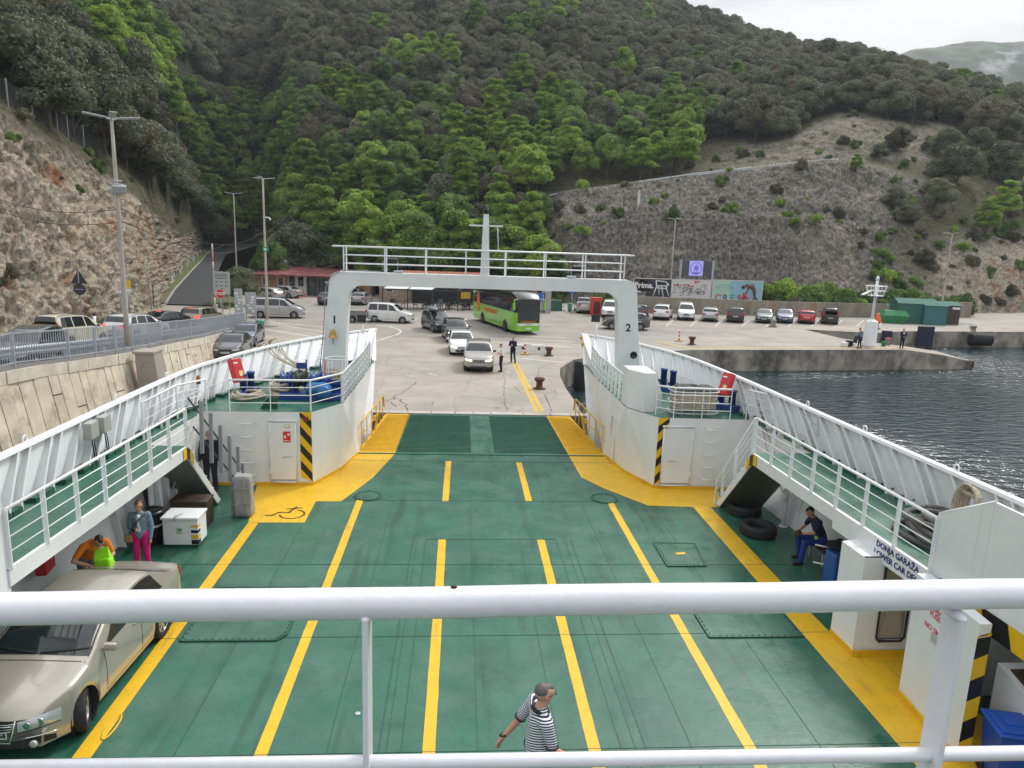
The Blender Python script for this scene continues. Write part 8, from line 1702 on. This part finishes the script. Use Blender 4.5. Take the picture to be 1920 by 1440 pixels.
s2=n.new('ShaderNodeMapRange');s2.inputs[1].default_value=.47;s2.inputs[2].default_value=.6;s2.inputs[4].default_value=.8;l.new(nz(.55,9,.72),s2.inputs[0])
veg=ramp(nz(2.2,8,.7),[(.35,(.035,.045,.02)),(.55,(.085,.10,.04)),(.72,(.16,.15,.075))])
gm=n.new('ShaderNodeMath');gm.operation='MULTIPLY';l.new(att('vegetation'),gm.inputs[0]);l.new(s2.outputs[0],gm.inputs[1])
rockc=mixc(gm.outputs[0],rockc,veg)
dry=ramp(nz(1.6,9,.7),[(.30,(.03,.035,.018)),(.46,(.085,.085,.045)),(.60,(.16,.14,.085)),(.75,(.27,.24,.19))])
soil=ramp(nz(1.,5,.6),[(.3,(.02,.025,.014)),(.7,(.05,.052,.032))])
vr=n.new('ShaderNodeTexVoronoi');vr.feature='DISTANCE_TO_EDGE';vr.inputs['Scale'].default_value=1.15;mpv=n.new('ShaderNodeMapping');mpv.inputs['Scale'].default_value=(1.2,1.2,.6);mpv.inputs['Rotation'].default_value=(.3,.5,.2);wv_=n.new('ShaderNodeTexNoise');wv_.inputs['Scale'].default_value=1.3;wv_.inputs['Detail'].default_value=6;l.new(tcn.outputs['Object'],wv_.inputs[0]);vma=n.new('ShaderNodeVectorMath');vma.operation='MULTIPLY_ADD';vma.inputs[1].default_value=(1.6,1.6,1.6);l.new(wv_.outputs['Color'],vma.inputs[0]);l.new(tcn.outputs['Object'],vma.inputs[2]);l.new(vma.outputs[0],mpv.inputs[0]);l.new(mpv.outputs[0],vr.inputs[0])
vrr=n.new('ShaderNodeMapRange');vrr.inputs[1].default_value=.0;vrr.inputs[2].default_value=.07;vrr.inputs[3].default_value=.42;vrr.inputs[4].default_value=1;l.new(vr.outputs['Distance'],vrr.inputs[0]);vmul=n.new('ShaderNodeVectorMath');vmul.operation='SCALE';l.new(rockc,vmul.inputs[0]);l.new(vrr.outputs[0],vmul.inputs['Scale']);rockc=vmul.outputs[0]
allc=mixc(att('rock'),mixc(att('dry'),soil,dry),rockc);l.new(allc,pb.inputs['Base Color'])
bpn=n.new('ShaderNodeBump');bpn.inputs['Strength'].default_value=1;bpn.inputs['Distance'].default_value=.35;l.new(nz(3.2,10,.8,(1,1,.6)),bpn.inputs['Height']);l.new(bpn.outputs[0],pb.inputs['Normal'])
hill=raw('hillside',Pg.reshape(-1,3),fs,tm,smooth=False);tag(hill,kind='structure')
def addatt(nm,v):a=hill.data.attributes.new(nm,'FLOAT','POINT');a.data.foreach_set('value',np.ascontiguousarray(v,dtype=np.float32).ravel())
dryz=np.clip(sstep(PXg+wob*40,1010,1090)*(1-sstep(RSg+wob*.4,5.0,5.6))*(1-sstep(PXg+wob*60,2100,2300))+(PXg<420)*sstep(RSg,1.6,1.9)*(1-sstep(RSg+wob*.4,2.7,3.3)),0,1)
warm=np.clip(left*(1-.35*sstep(PXg,150,380))+sstep(PXg+wob*50,1650,1850)*(1-sstep(RSg,1.0,2.2))*.9+sstep(wob,.15,.4)*.25*rgt+upc*.3,0,1)
addatt('rock',rock);addatt('dry',dryz);addatt('warm',warm);addatt('orange',np.clip(left*.95+sstep(PXg,1780,1900)*.8*(RSg<1.2),0,1));addatt('vegetation',np.clip(.12+.6*sstep(RSg+wob,.9,1.3)*(PXg>1000)+.45*left*sstep(PXg,180,360)+.5*(RSg<.15)+.55*left*sstep(RSg,1.2,1.8)+.4*upc,0,1))
b=MB();b.poly([(-400,55,-.03),(-13,56,-.03),(-13,100,-.03),(200,100,-.03),(200,190,-.03),(-400,260,-.03)]);tag(b.build('ground',mat('packed_earth',(.12,.10,.075),.95,var=.3,vs=.5)),kind='structure')
fx_=np.linspace(1350,2900,260);rr_=np.linspace(0,1,70);Yf=780+260*rr_[:,None]+0*fx_[None,:];crest=np.interp(fx_,[1350,1640,1680,1740,1800,1860,1920,2050,2400,2900],[230,106,92,84,79,77,73,66,70,90]);azf=np.array([az(p) for p in fx_])
zc=np.array([P(p,c,Y=1040).z for p,c in zip(fx_,crest)])
Zf=-5+(zc+5)[None,:]*np.sin(rr_*math.pi/2)[:,None]**1.1;Pf=np.stack([CX+azf[None,:]*Yf,Yf,Zf],-1);Pf[...,2]+=fbm(Pf*.012,5)*9*rr_[:,None]+fbm(Pf*.06,4)*5*(rr_[:,None]>.05)
nf,mf=Zf.shape;idf=np.arange(nf*mf).reshape(nf,mf)
fm=mat('far_hill_scrub',(.060,.085,.048),.95,var=.45,vs=.035,bump=1,bs=.2,col2=(.34,.33,.32),c2s=.011,c2lo=.52,c2hi=.60,detail=10)
tag(raw('far_hill',Pf.reshape(-1,3),np.stack([idf[:-1,:-1],idf[:-1,1:],idf[1:,1:],idf[1:,:-1]],-1).reshape(-1,4),fm,smooth=True),kind='structure')
# hill road with guard rail and white stones
def ground_at(px,row):
 c=int(np.argmin(abs(pxs-px)));r_=int(np.argmin(abs(rs-row))); return Vector(Pg[r_,c])
b=MB();pl=[]
for px in np.linspace(1015,1570,60):a,c=ground_at(px,3.05),ground_at(px,3.95);z=min(a.z,c.z)-.02;pl+=[(a.x,a.y,z),(c.x,c.y,z)]
b.add(pl,[(2*i,2*i+1,2*i+3,2*i+2) for i in range(59)],smooth=True);tag(b.build('road',asph2),kind='structure')
o0=ground_at(1200,3);t=thing('guard_rail','long pale guard rail along the hill road above the rock cut','guard rail',o0);pts=[Vector(P(px,py,Y=ground_at(px,3.05).y-.2))-o0 for px,py in ((1030,368),(1075,361),(1120,354),(1160,350),(1200,342),(1250,335),(1300,328),(1350,322),(1410,316))]
b=MB();vs=[p+Vector((0,-a,c)) for p in pts for a,c in ((0,.26),(.08,.18),(.08,.08),(0,0),(.08,-.08),(.08,-.18),(0,-.26))];b.add(vs,[(i*7+j,i*7+j+1,(i+1)*7+j+1,(i+1)*7+j) for i in range(len(pts)-1) for j in range(6)],smooth=True);b.build('rail_beam',mat('pale_galvanised',(.50,.52,.54),.45,.2),t)
for i in range(22):
 f=i/21*(len(pts)-1);k=min(int(f),len(pts)-2);p=pts[k].lerp(pts[k+1],f-k);MB().box((p.x,p.y+.1,p.z-.5),(.12,.1,1.3)).build('rail_post',galv,t)
for i in range(27):
 px=1398+6.6*i;py=np.interp(px,[1398,1440,1480,1540,1575],[317,311,306,301,298]);Y_=ground_at(px,3.1).y;c=P(px,py+2,Y=Y_);stone_at((c.x,c.y,c.z-.35),.38,'white stone on the outer edge of the hill road','white stones along the hill road')
q=P(1170,390,Y=104);gz=q.z;t=thing('flag_pole','thin pole holding a limp white flag above the rock cut','flag',q);a,c,d=P(1170,354,Y=104),P(1199,354,Y=104),P(1198,392,Y=104);b=MB();b.tube([(0,0,-.6),(a.x-q.x,0,a.z-q.z),(c.x-q.x,0,c.z-q.z)],.04,5);b.build('pole',rust,t)
b=MB();h=a.z-gz;n0=8;vs=[]
for i in range(n0+1):
 f=i/n0;w=.08+.38*math.sin(math.pi*f**.8)*(.6+.4*f);
 for k in range(5):u=(k/4-.5)*2;vs.append((c.x-q.x+u*w*.5,.12*math.sin(u*4+f*3),h*(1-f)))
b.add(vs,[(i*5+k,i*5+k+1,(i+1)*5+k+1,(i+1)*5+k) for i in range(n0) for k in range(4)],smooth=True);b.build('flag_cloth',signw,t)
# leaf materials
def leafmat(name,c,c2,hue=.12):
 m=bpy.data.materials.new(name);m.use_nodes=True;nt=m.node_tree;n=nt.nodes;l=nt.links;pb=n['Principled BSDF'];pb.inputs['Roughness'].default_value=.6;pb.inputs['Specular IOR Level'].default_value=.25
 oi=n.new('ShaderNodeObjectInfo');tcx=n.new('ShaderNodeTexCoord');nn_=n.new('ShaderNodeTexNoise');nn_.inputs['Scale'].default_value=.9;nn_.inputs['Detail'].default_value=4;l.new(tcx.outputs['Object'],nn_.inputs[0])
 ge=n.new('ShaderNodeNewGeometry');ad=n.new('ShaderNodeMath');ad.operation='MULTIPLY_ADD';ad.inputs[1].default_value=.55;l.new(ge.outputs['Random Per Island'],ad.inputs[0]);l.new(nn_.outputs[0],ad.inputs[2])
 sb=n.new('ShaderNodeMath');sb.operation='MULTIPLY_ADD';sb.inputs[1].default_value=.5;sb.inputs[2].default_value=-.5;l.new(oi.outputs['Random'],sb.inputs[0]);a2=n.new('ShaderNodeMath');a2.operation='ADD';l.new(ad.outputs[0],a2.inputs[0]);l.new(sb.outputs[0],a2.inputs[1])
 r_=n.new('ShaderNodeValToRGB');r_.color_ramp.elements[0].position=.12;r_.color_ramp.elements[0].color=(*c,1);r_.color_ramp.elements[1].position=.95;r_.color_ramp.elements[1].color=(*c2,1);l.new(a2.outputs[0],r_.inputs[0]);l.new(r_.outputs[0],pb.inputs['Base Color'])
 tr=n.new('ShaderNodeBsdfTranslucent');l.new(r_.outputs[0],tr.inputs[0]);mxs=n.new('ShaderNodeMixShader');mxs.inputs[0].default_value=.3;l.new(pb.outputs[0],mxs.inputs[1]);l.new(tr.outputs[0],mxs.inputs[2]);l.new(mxs.outputs[0],n['Material Output'].inputs[0]); return m
oakL=leafmat('holm_oak_leaves',(.052,.068,.038),(.235,.255,.150));brL=leafmat('spring_green_leaves',(.075,.155,.020),(.40,.56,.11));mdL=leafmat('mid_green_leaves',(.048,.105,.024),(.22,.33,.085));olL=leafmat('olive_brown_leaves',(.062,.064,.040),(.235,.22,.14));bark=mat('tree_bark',(.11,.09,.07),.9,var=.3,vs=4)
def crown_mesh(name,seed,R_=3.,H_=5.,nc=26,leaves=7000,ls=.26,m=oakL,layered=False,base=1.6,cr_=(.30,.46),dens=1.,shape=1.):
 g=np.random.default_rng(seed);C_=[];
 for k in range(nc):
  a=g.uniform(0,6.283);u=g.uniform(-.35,1)**1;rad=R_*(.35+.65*g.random()**.5)*math.sqrt(max(.05,1-(max(u,0))**2*shape));zz=base+H_*.36+u*H_*.52
  C_.append((rad*.78*math.cos(a),rad*.78*math.sin(a),zz,R_*g.uniform(*cr_)*(1-.25*max(u,0))))
 C_=np.array(C_);k=g.integers(0,nc,leaves);c=C_[k];d=g.normal(size=(leaves,3));d/=np.linalg.norm(d,axis=1,keepdims=True);d[:,2]=np.where(d[:,2]<-.7,-d[:,2],d[:,2]);fl=.58 if layered else .85
 rr_=c[:,3]*(.82+.25*g.random(leaves));p=c[:,:3]+d*rr_[:,None]*np.array([1.1,1.1,fl])
 if layered:nrm=np.array([0,0,1.])+g.normal(size=(leaves,3))*.55
 else :nrm=d+g.normal(size=(leaves,3))*.6
 nrm/=np.linalg.norm(nrm,axis=1,keepdims=True);t1=np.cross(nrm,g.normal(size=(leaves,3)));t1/=np.linalg.norm(t1,axis=1,keepdims=True)+1e-9;t2=np.cross(nrm,t1);s=ls*g.uniform(.55,1.25,leaves)[:,None]*.5
 if layered:t2=t2*.6
 V_=np.stack([p-t1*s,p+t2*s*.7,p+t1*s,p-t2*s*.7],1).reshape(-1,3);F_=np.arange(leaves*4).reshape(-1,4)
 vs=[V_];off=len(V_);FF=[F_];nlat=5;nlon=8
 for cx_,cy_,cz_,r_ in C_:
  vv=[];
  for i in range(nlat+1):
   for j in range(nlon):th=math.pi*i/nlat;ph=6.283*j/nlon;w_=r_*.66;vv.append((cx_+w_*math.sin(th)*math.cos(ph)*1.05,cy_+w_*math.sin(th)*math.sin(ph)*1.05,cz_-w_*math.cos(th)*fl))
  vs.append(np.array(vv));ff=[(off+i*nlon+j,off+i*nlon+(j+1)%nlon,off+(i+1)*nlon+(j+1)%nlon,off+(i+1)*nlon+j) for i in range(nlat) for j in range(nlon)];FF.append(np.array(ff));off+=len(vv)
 o=raw(name,np.concatenate(vs),np.concatenate(FF),m);COL.objects.unlink(o); return o
def trunk_mesh(name,H_,seed,r=.16):
 g=np.random.default_rng(seed);b=MB();b.tube([(g.normal(0,.05),g.normal(0,.05),-1.5),(0,0,0),(g.normal(0,.12),g.normal(0,.12),H_*.35),(g.normal(0,.2),g.normal(0,.2),H_*.7)],r,7,rr=[r*1.3,r*1.1,r*.8,r*.4])
 for k in range(5):a=g.uniform(0,6.28);b.tube([(0,0,H_*.22+k*.2),(math.cos(a)*.8,math.sin(a)*.8,H_*.45+k*.2),(math.cos(a)*1.7,math.sin(a)*1.7,H_*.6+k*.2)],r*.5,5,rr=[r*.5,r*.32,r*.12])
 o=b.build(name,bark);COL.objects.unlink(o); return o
kinds={}
for k_,args in dict(oak=[dict(R_=3.2,H_=5.2,nc=26,leaves=9500,ls=.30,m=oakL),dict(R_=3.0,H_=5.8,nc=30,leaves=10000,ls=.29,m=oakL),dict(R_=3.5,H_=4.8,nc=30,leaves=10500,ls=.31,m=oakL),dict(R_=3.1,H_=5.4,nc=24,leaves=9500,ls=.30,m=olL)],bright=[dict(R_=3.1,H_=8.2,nc=40,leaves=11000,ls=.36,m=brL,layered=True,base=2.2,cr_=(.24,.42)),dict(R_=2.8,H_=9.2,nc=42,leaves=11000,ls=.36,m=brL,layered=True,base=2.4,cr_=(.24,.40)),dict(R_=3.3,H_=7.6,nc=40,leaves=9000,ls=.34,m=brL,base=2.0,cr_=(.2,.36))],mid=[dict(R_=3.2,H_=7.2,nc=36,leaves=8500,ls=.34,m=mdL,layered=True,base=2.0),dict(R_=3.1,H_=6.4,nc=34,leaves=8500,ls=.30,m=mdL,base=1.8)],bush=[dict(R_=1.2,H_=1.3,nc=10,leaves=2600,ls=.16,m=mdL,base=-.1),dict(R_=1.1,H_=1.5,nc=10,leaves=2600,ls=.15,m=brL,base=-.1),dict(R_=1.2,H_=1.2,nc=10,leaves=2600,ls=.15,m=olL,base=-.1)]).items():
 kinds[k_]=[]
 for i,a in enumerate(args):kinds[k_].append((crown_mesh(k_+'_crown',40+i+len(k_)*7,**a),trunk_mesh(k_+'_trunk',a['H_']*.9,i) if k_!='bush' else None))
meta={'oak':('evergreen_oak','tree','rounded dark grey-green evergreen tree among its like on the hillside','dark evergreen trees packed on the hillside'),'bright':('beech_tree','tree','fresh spring-green broadleaf tree in the green belt below the dark forest','bright green trees in the valley'),'mid':('broadleaf_tree','tree','mid green broadleaf tree between bright trees and dark forest','mid green trees at the forest edge'),'bush':('shrub','shrub','low shrub growing on the rocky slopes','shrubs on the rocky slopes')}
def plant(kind,p,s,rz,sz=1.,label=None,group=None,j=0,name=None):
 nm,cat,lb,gr=meta[kind];cr,tk=kinds[kind][j%len(kinds[kind])]
 if kind=='bush':o=cr.copy();o.name=name or nm;COL.objects.link(o);o.location=p;o.rotation_euler=(0,0,rz);o.scale=(s,s,s*sz); return tag(o,label or lb,cat,group or gr)
 t=thing(name or nm,label or lb,cat,p,rz,group or gr);t.scale=(s,s,s*sz)
 for src,n_ in ((cr,'crown'),(tk,'trunk')):o=src.copy();o.name=n_;COL.objects.link(o);o.parent=t
 return t
def inpoly(x,y,poly):
 c=False;j=len(poly)-1
 for i in range(len(poly)):
  if (poly[i][1]>y)!=(poly[j][1]>y) and x<(poly[j][0]-poly[i][0])*(y-poly[i][1])/(poly[j][1]-poly[i][1])+poly[i][0]:c= not c
  j=i
 return c
BR=[[(95,-10),(190,0),(340,80),(385,190),(460,165),(560,200),(590,330),(520,400),(420,420),(370,350),(330,240),(250,130),(140,60)],[(600,140),(700,160),(760,210),(690,250),(600,200)],[(740,80),(850,90),(850,120),(740,125)],[(760,190),(900,175),(1040,165),(1100,190),(1110,340),(900,340),(760,330)],[(600,320),(760,310),(960,340),(960,470),(600,470)],[(1180,210),(1320,200),(1330,280),(1180,300)],[(960,25),(1040,30),(1040,55),(960,55)],[(880,40),(920,45),(915,60),(880,60)],[(1010,370),(1070,370),(1060,460),(980,465)],[(1200,-20),(1260,0),(1255,18),(1180,8)],[(500,28),(535,30),(530,45),(500,45)]]
MD=[[(420,165),(600,140),(620,300),(560,420),(440,420)],[(590,130),(780,150),(800,400),(600,400)],[(780,180),(1160,160),(1180,360),(800,360)],[(560,320),(1080,320),(1090,480),(500,500)],[(1150,170),(1350,190),(1340,310),(1160,330)],[(1840,400),(1910,380),(1910,440),(1820,450)]]
g=np.random.default_rng(21);cand=[]
flatP=Pg.reshape(-1,3);flatR=RSg.ravel();flatX=PXg.ravel();flatD=dryz.ravel();flatK=rock.ravel()
ok=(((flatX<1010)&(flatR>.05))|(flatR>4.0))&(flatX>-60)&(flatX<2010)&(flatR<7.25)&(flatK<.35)
ok&=~((flatX>300)&(flatX<520)&(flatP[:,1]<150)&(flatR<.2))
ids=np.nonzero(ok)[0];wgt=np.r_[np.zeros(ncl),np.linalg.norm(np.cross(dU,dV),axis=-1).ravel()][ids];ids=g.choice(ids,60000,replace=True,p=wgt/wgt.sum());cell={}
def free(x,y,r):
 i,j=int(x//4),int(y//4)
 for a in (-1,0,1):
  for c in (-1,0,1):
   for X2,Y2,r2 in cell.get((i+a,j+c),()):
    if (X2-x)**2+(Y2-y)**2<((r+r2)/2)**2: return False
 cell.setdefault((i,j),[]).append((x,y,r)); return True
trees=[]
for i_ in ids:
 x,y,z=flatP[i_];u,v,dd=proj((x,y,z+5));row=flatR[i_];px=flatX[i_]
 if px>1270 and px<1780 and row<5.0+.2*math.sin(px*.03): continue
 if px>=1760 and row<4.6: continue
 if px<388 and row<2.55: continue
 if u<-40 or u>1970 or v<-90: continue
 s=g.uniform(.8,1.18)*(1.0 if y<200 else 1.12);sp=3.7*s*(1.0 if y<170 else 1.12)*(.72 if 380<px<600 else 1)
 if not free(x,y,sp): continue
 b_=any(inpoly(u+g.normal(0,10),v+g.normal(0,8),q) for q in BR);m_=( not b_) and any(inpoly(u+g.normal(0,12),v+g.normal(0,10),q) for q in MD)
 if b_ and 560<u<1130 and v>160 and g.random()<.32:b_=False;m_=g.random()<.4
 kind='bright' if b_ else ('mid' if m_ and g.random()<.75 else 'oak')
 if kind=='oak' and g.random()<.012:kind='bright'
 s_=s*(1.05 if kind=='oak' else .92);trees.append((s_*6/dd,kind,(x,y,z-.5),s_,g.uniform(0,6.28),g.uniform(.85,1.15),int(g.integers(0,12))))
def onhill(px,py,rowlo=0.,rowhi=7.):
 "hillside point whose image falls nearest to the pixel"
 c=int(np.argmin(abs(pxs-px)));best=None
 for r_ in range(len(rs)):
  if rowlo<=rs[r_]<=rowhi:
   p=Pg[r_,c];u,v,d_=proj(p)
   if best is None or abs(v-py)<best[0]:best=(abs(v-py),p)
 return Vector(best[1])
for px,py,s,kd,lab in ((1128,250,1.0,'bright',None),(1655,285,.75,'oak','small lone dark oak beside the end of the hill road'),(1625,300,.5,'oak','low dark bush-like oak left of the lone oak at the road end'),(1770,345,1.15,'oak','broad lone oak on the bare right slope, left of the forest edge'),(1745,300,.9,'oak',None),(1800,300,1.0,'oak',None),(1740,395,.85,'oak',None),(1665,395,.6,'oak','small dark oak halfway down the bare right slope'),(1690,420,.55,'oak',None),(1850,330,1.1,'oak',None),(1895,300,1.1,'oak',None),(1880,350,1.0,'oak',None),(1905,250,1.1,'oak',None),(1860,270,1.0,'oak',None),(1915,390,.9,'oak',None),(1870,425,.8,'bright','bright green spreading tree on the right slope above the sheds'),(1840,450,.7,'bright',None),(1585,325,.35,'bright','slender bright green sapling at the corner of the rock cut'),(1735,500,.45,'oak',None)):
 p=onhill(px,py,1.1,6.0);trees.append((9,kd,tuple(p-Vector((0,0,.4))),s,px*.7,.9,px,lab))
trees.append((9,'oak',tuple(P(447,520,Y=80)-Vector((0,0,P(447,520,Y=80).z))),.62,1.,1.0,2,'small grey-green olive-like tree behind the information sign'))
for px,Y_,s,kd in ((505,98,.8,'mid'),(530,106,1.1,'oak'),(560,104,1.25,'oak'),(590,103,1.3,'oak'),(620,104,1.15,'bright'),(650,104,1.2,'mid'),(680,103,1.2,'bright'),(700,98,.8,'mid'),(712,104,1.2,'oak'),(745,102,1.25,'bright'),(780,102,1.2,'mid'),(815,102,1.3,'mid'),(850,102,1.2,'bright'),(885,101,1.2,'bright'),(920,101,1.15,'mid'),(955,100,1.1,'bright'),(985,99,1.1,'mid'),(1015,97,1.0,'bright'),(1040,96,.7,'mid'),(1065,96,.55,'oak'),(545,118,1.3,'oak'),(600,118,1.4,'bright'),(670,117,1.4,'bright'),(760,115,1.3,'bright'),(850,114,1.3,'mid'),(940,112,1.2,'oak'),(460,185,1.2,'mid'),(520,160,1.3,'mid')):
 z=0. if Y_<108 else 2.;trees.append((9,kd,(CX+az(px)*Y_,Y_,z),s,px*.37,1.0+.1*math.sin(px),int(px/5)))
trees.sort(key= lambda t_:-t_[0]);cnt={'oak':0,'bright':0,'mid':0};rest=[]
for t_ in trees:
 lab=t_[7] if len(t_)>7 else None
 if cnt[t_[1]]<300:cnt[t_[1]]+=1;plant(t_[1],t_[2],t_[3],t_[4],t_[5],j=t_[6],label=lab)
 else :rest.append(t_)
print('TREES',len(trees),cnt,'rest',len(rest))
gm_=bpy.data.meshes.new('hill_forest');gm_.from_pydata([r_[2] for r_ in rest],[],[]);fo=bpy.data.objects.new('hill_forest',gm_);COL.objects.link(fo);tag(fo,'dark evergreen forest covering the upper hillside','forest',kind='stuff')
for nm,vals,ty in (('sc',[r_[3] for r_ in rest],'FLOAT'),('rz',[r_[4] for r_ in rest],'FLOAT'),('pk',[(r_[6]%4) if r_[1]=='oak' else 4+(r_[6]%2) for r_ in rest],'INT')):
 a=gm_.attributes.new(nm,ty,'POINT');a.data.foreach_set('value',np.array(vals,dtype=np.float32 if ty=='FLOAT' else np.int32))
ng=bpy.data.node_groups.new('forest','GeometryNodeTree');ng.interface.new_socket('Geometry',in_out='INPUT',socket_type='NodeSocketGeometry');ng.interface.new_socket('Geometry',in_out='OUTPUT',socket_type='NodeSocketGeometry')
gi,go=ng.nodes.new('NodeGroupInput'),ng.nodes.new('NodeGroupOutput');mp_=ng.nodes.new('GeometryNodeMeshToPoints');ip=ng.nodes.new('GeometryNodeInstanceOnPoints');gt=ng.nodes.new('GeometryNodeGeometryToInstance');ip.inputs['Pick Instance'].default_value=True
for cr,tk in reversed(kinds['oak']+kinds['bright'][:2]):
 oi=ng.nodes.new('GeometryNodeObjectInfo');oi.inputs[0].default_value=cr;oi.inputs['As Instance'].default_value=True;ng.links.new(oi.outputs['Geometry'],gt.inputs[0])
def na_(nm,ty):a=ng.nodes.new('GeometryNodeInputNamedAttribute');a.data_type=ty;a.inputs[0].default_value=nm; return a.outputs[0]
cxyz=ng.nodes.new('ShaderNodeCombineXYZ');ng.links.new(na_('rz','FLOAT'),cxyz.inputs[2]);ng.links.new(gi.outputs[0],mp_.inputs[0]);ng.links.new(mp_.outputs[0],ip.inputs['Points']);ng.links.new(gt.outputs[0],ip.inputs['Instance']);ng.links.new(na_('pk','INT'),ip.inputs['Instance Index']);ng.links.new(cxyz.outputs[0],ip.inputs['Rotation']);ng.links.new(na_('sc','FLOAT'),ip.inputs['Scale']);ng.links.new(ip.outputs[0],go.inputs[0])
mdn=fo.modifiers.new('forest','NODES');mdn.node_group=ng
g=np.random.default_rng(77);k=0
for i_ in g.permutation(np.nonzero((flatX>-40)&(flatX<1960)&(flatP[:,1]<150))[0]):
 x,y,z=flatP[i_];px,row=flatX[i_],flatR[i_];pr_=0
 if px<395:pr_=.5 if 1.55<row<2.6 else (.05 if row<1.55 else 0)
 elif 1030<px<1640:pr_=.5 if row<.1 else (.02 if row<.9 else (.16 if row<3 else (.2 if 4.1<row<5.3 else 0)))
 elif px>=1640:pr_=.8 if row<.1 else (.5 if row<4.6 else 0)
 if g.random()>pr_ or not free(x,y,1.6): continue
 if row<.1 and px>1000:x,y=x*1.,y-1.2;z=.1
 s=g.uniform(.22,1.0)**1.4*(.8 if px<395 else 1.25)*(1.5 if row<.1 and px>1000 else 1);plant('bush',(x,y,z-.15*s),s,g.uniform(0,6.28),g.uniform(.9,1.5),j=int(g.choice([0,0,0,2,2,1] if px>395 else [0,2,2,2])));k+=1
 if k>=230: break
g=np.random.default_rng(12)
for px in list(range(1135,1440,24))+list(range(1436,1620,13))+list(range(1640,1730,14))+list(range(1740,1830,20)):
 Y_=89.3+g.uniform(0,1.5) if px<1640 else 92+g.uniform(0,2);s_=g.uniform(.7,1.25) if px<1436 else g.uniform(1.3,2.1);plant('bush',(CX+az(px)*Y_,Y_,.2),s_,g.uniform(0,6.28),g.uniform(1.,1.5),j=int(g.choice([0,0,1])),label='leafy green bush behind the concrete wall at the foot of the rock cut',group='bushes behind the concrete wall')
q=onhill(1590,112,6.2,7.2);t=thing('bare_tree','bare crooked tree standing out on the skyline right of the ridge','tree',q);g=np.random.default_rng(5);b=MB()
def branch(p,d,L_,r_,dep):
 q_=p+d*L_;b.tube([p,q_],r_,5,rr=[r_,r_*.65])
 if dep:
  for _ in range(3):branch(q_,(d+Vector(g.normal(0,.5,3))+Vector((.15,0,.05))).normalized(),L_*.72,r_*.62,dep-1)
branch(Vector((0,0,-1)),Vector((.1,0,1)),3.2,.22,5);b.build('trunk',bark,t)
pts=[onhill(px,py,1.9,3.4) for px,py in ((-30,172),(35,200),(78,225),(120,245),(145,262),(172,278),(200,300))]
t=thing('mesh_fence','dark wire mesh fence on grey posts along the top of the left cliff','fence',pts[1]);o0=pts[1].copy();fm_=mat('fence_mesh',(.05,.05,.052),.7);b=MB()
for p,q in zip(pts[:-1],pts[1:]):
 MB().box(tuple(p-o0+Vector((0,0,.8))),(.10,.10,2.4)).build('fence_post',mat('fence_post_grey',(.22,.23,.23),.5,.2),t)
 for k in range(15):z=.1+k*.12;b.tube([p-o0+Vector((0,0,z)),q-o0+Vector((0,0,z))],.012,3,cap=False)
 n_=int((q-p).length/.14)
 for k in range(n_):m_=(p-o0).lerp(q-o0,k/n_);b.tube([m_+Vector((0,0,.1)),m_+Vector((0,0,1.8))],.010,3,cap=False)
b.build('fence_mesh',fm_,t)
# air between the camera and the far hill
hz_=MB().bbox((-1600,-700,-8),(3000,3100,420)).build('haze',None or mat('haze_air',(1,1,1)));tag(hz_,kind='stuff',label='thin bluish haze over the bay',cat='haze')
hm=MATS['haze_air'];nt=hm.node_tree;nt.nodes.clear();ho=nt.nodes.new('ShaderNodeOutputMaterial');pv=nt.nodes.new('ShaderNodeVolumePrincipled');pv.inputs['Color'].default_value=(.86,.92,1,1);pv.inputs['Density'].default_value=.00026;pv.inputs['Anisotropy'].default_value=.2;nt.links.new(pv.outputs[0],ho.inputs['Volume'])
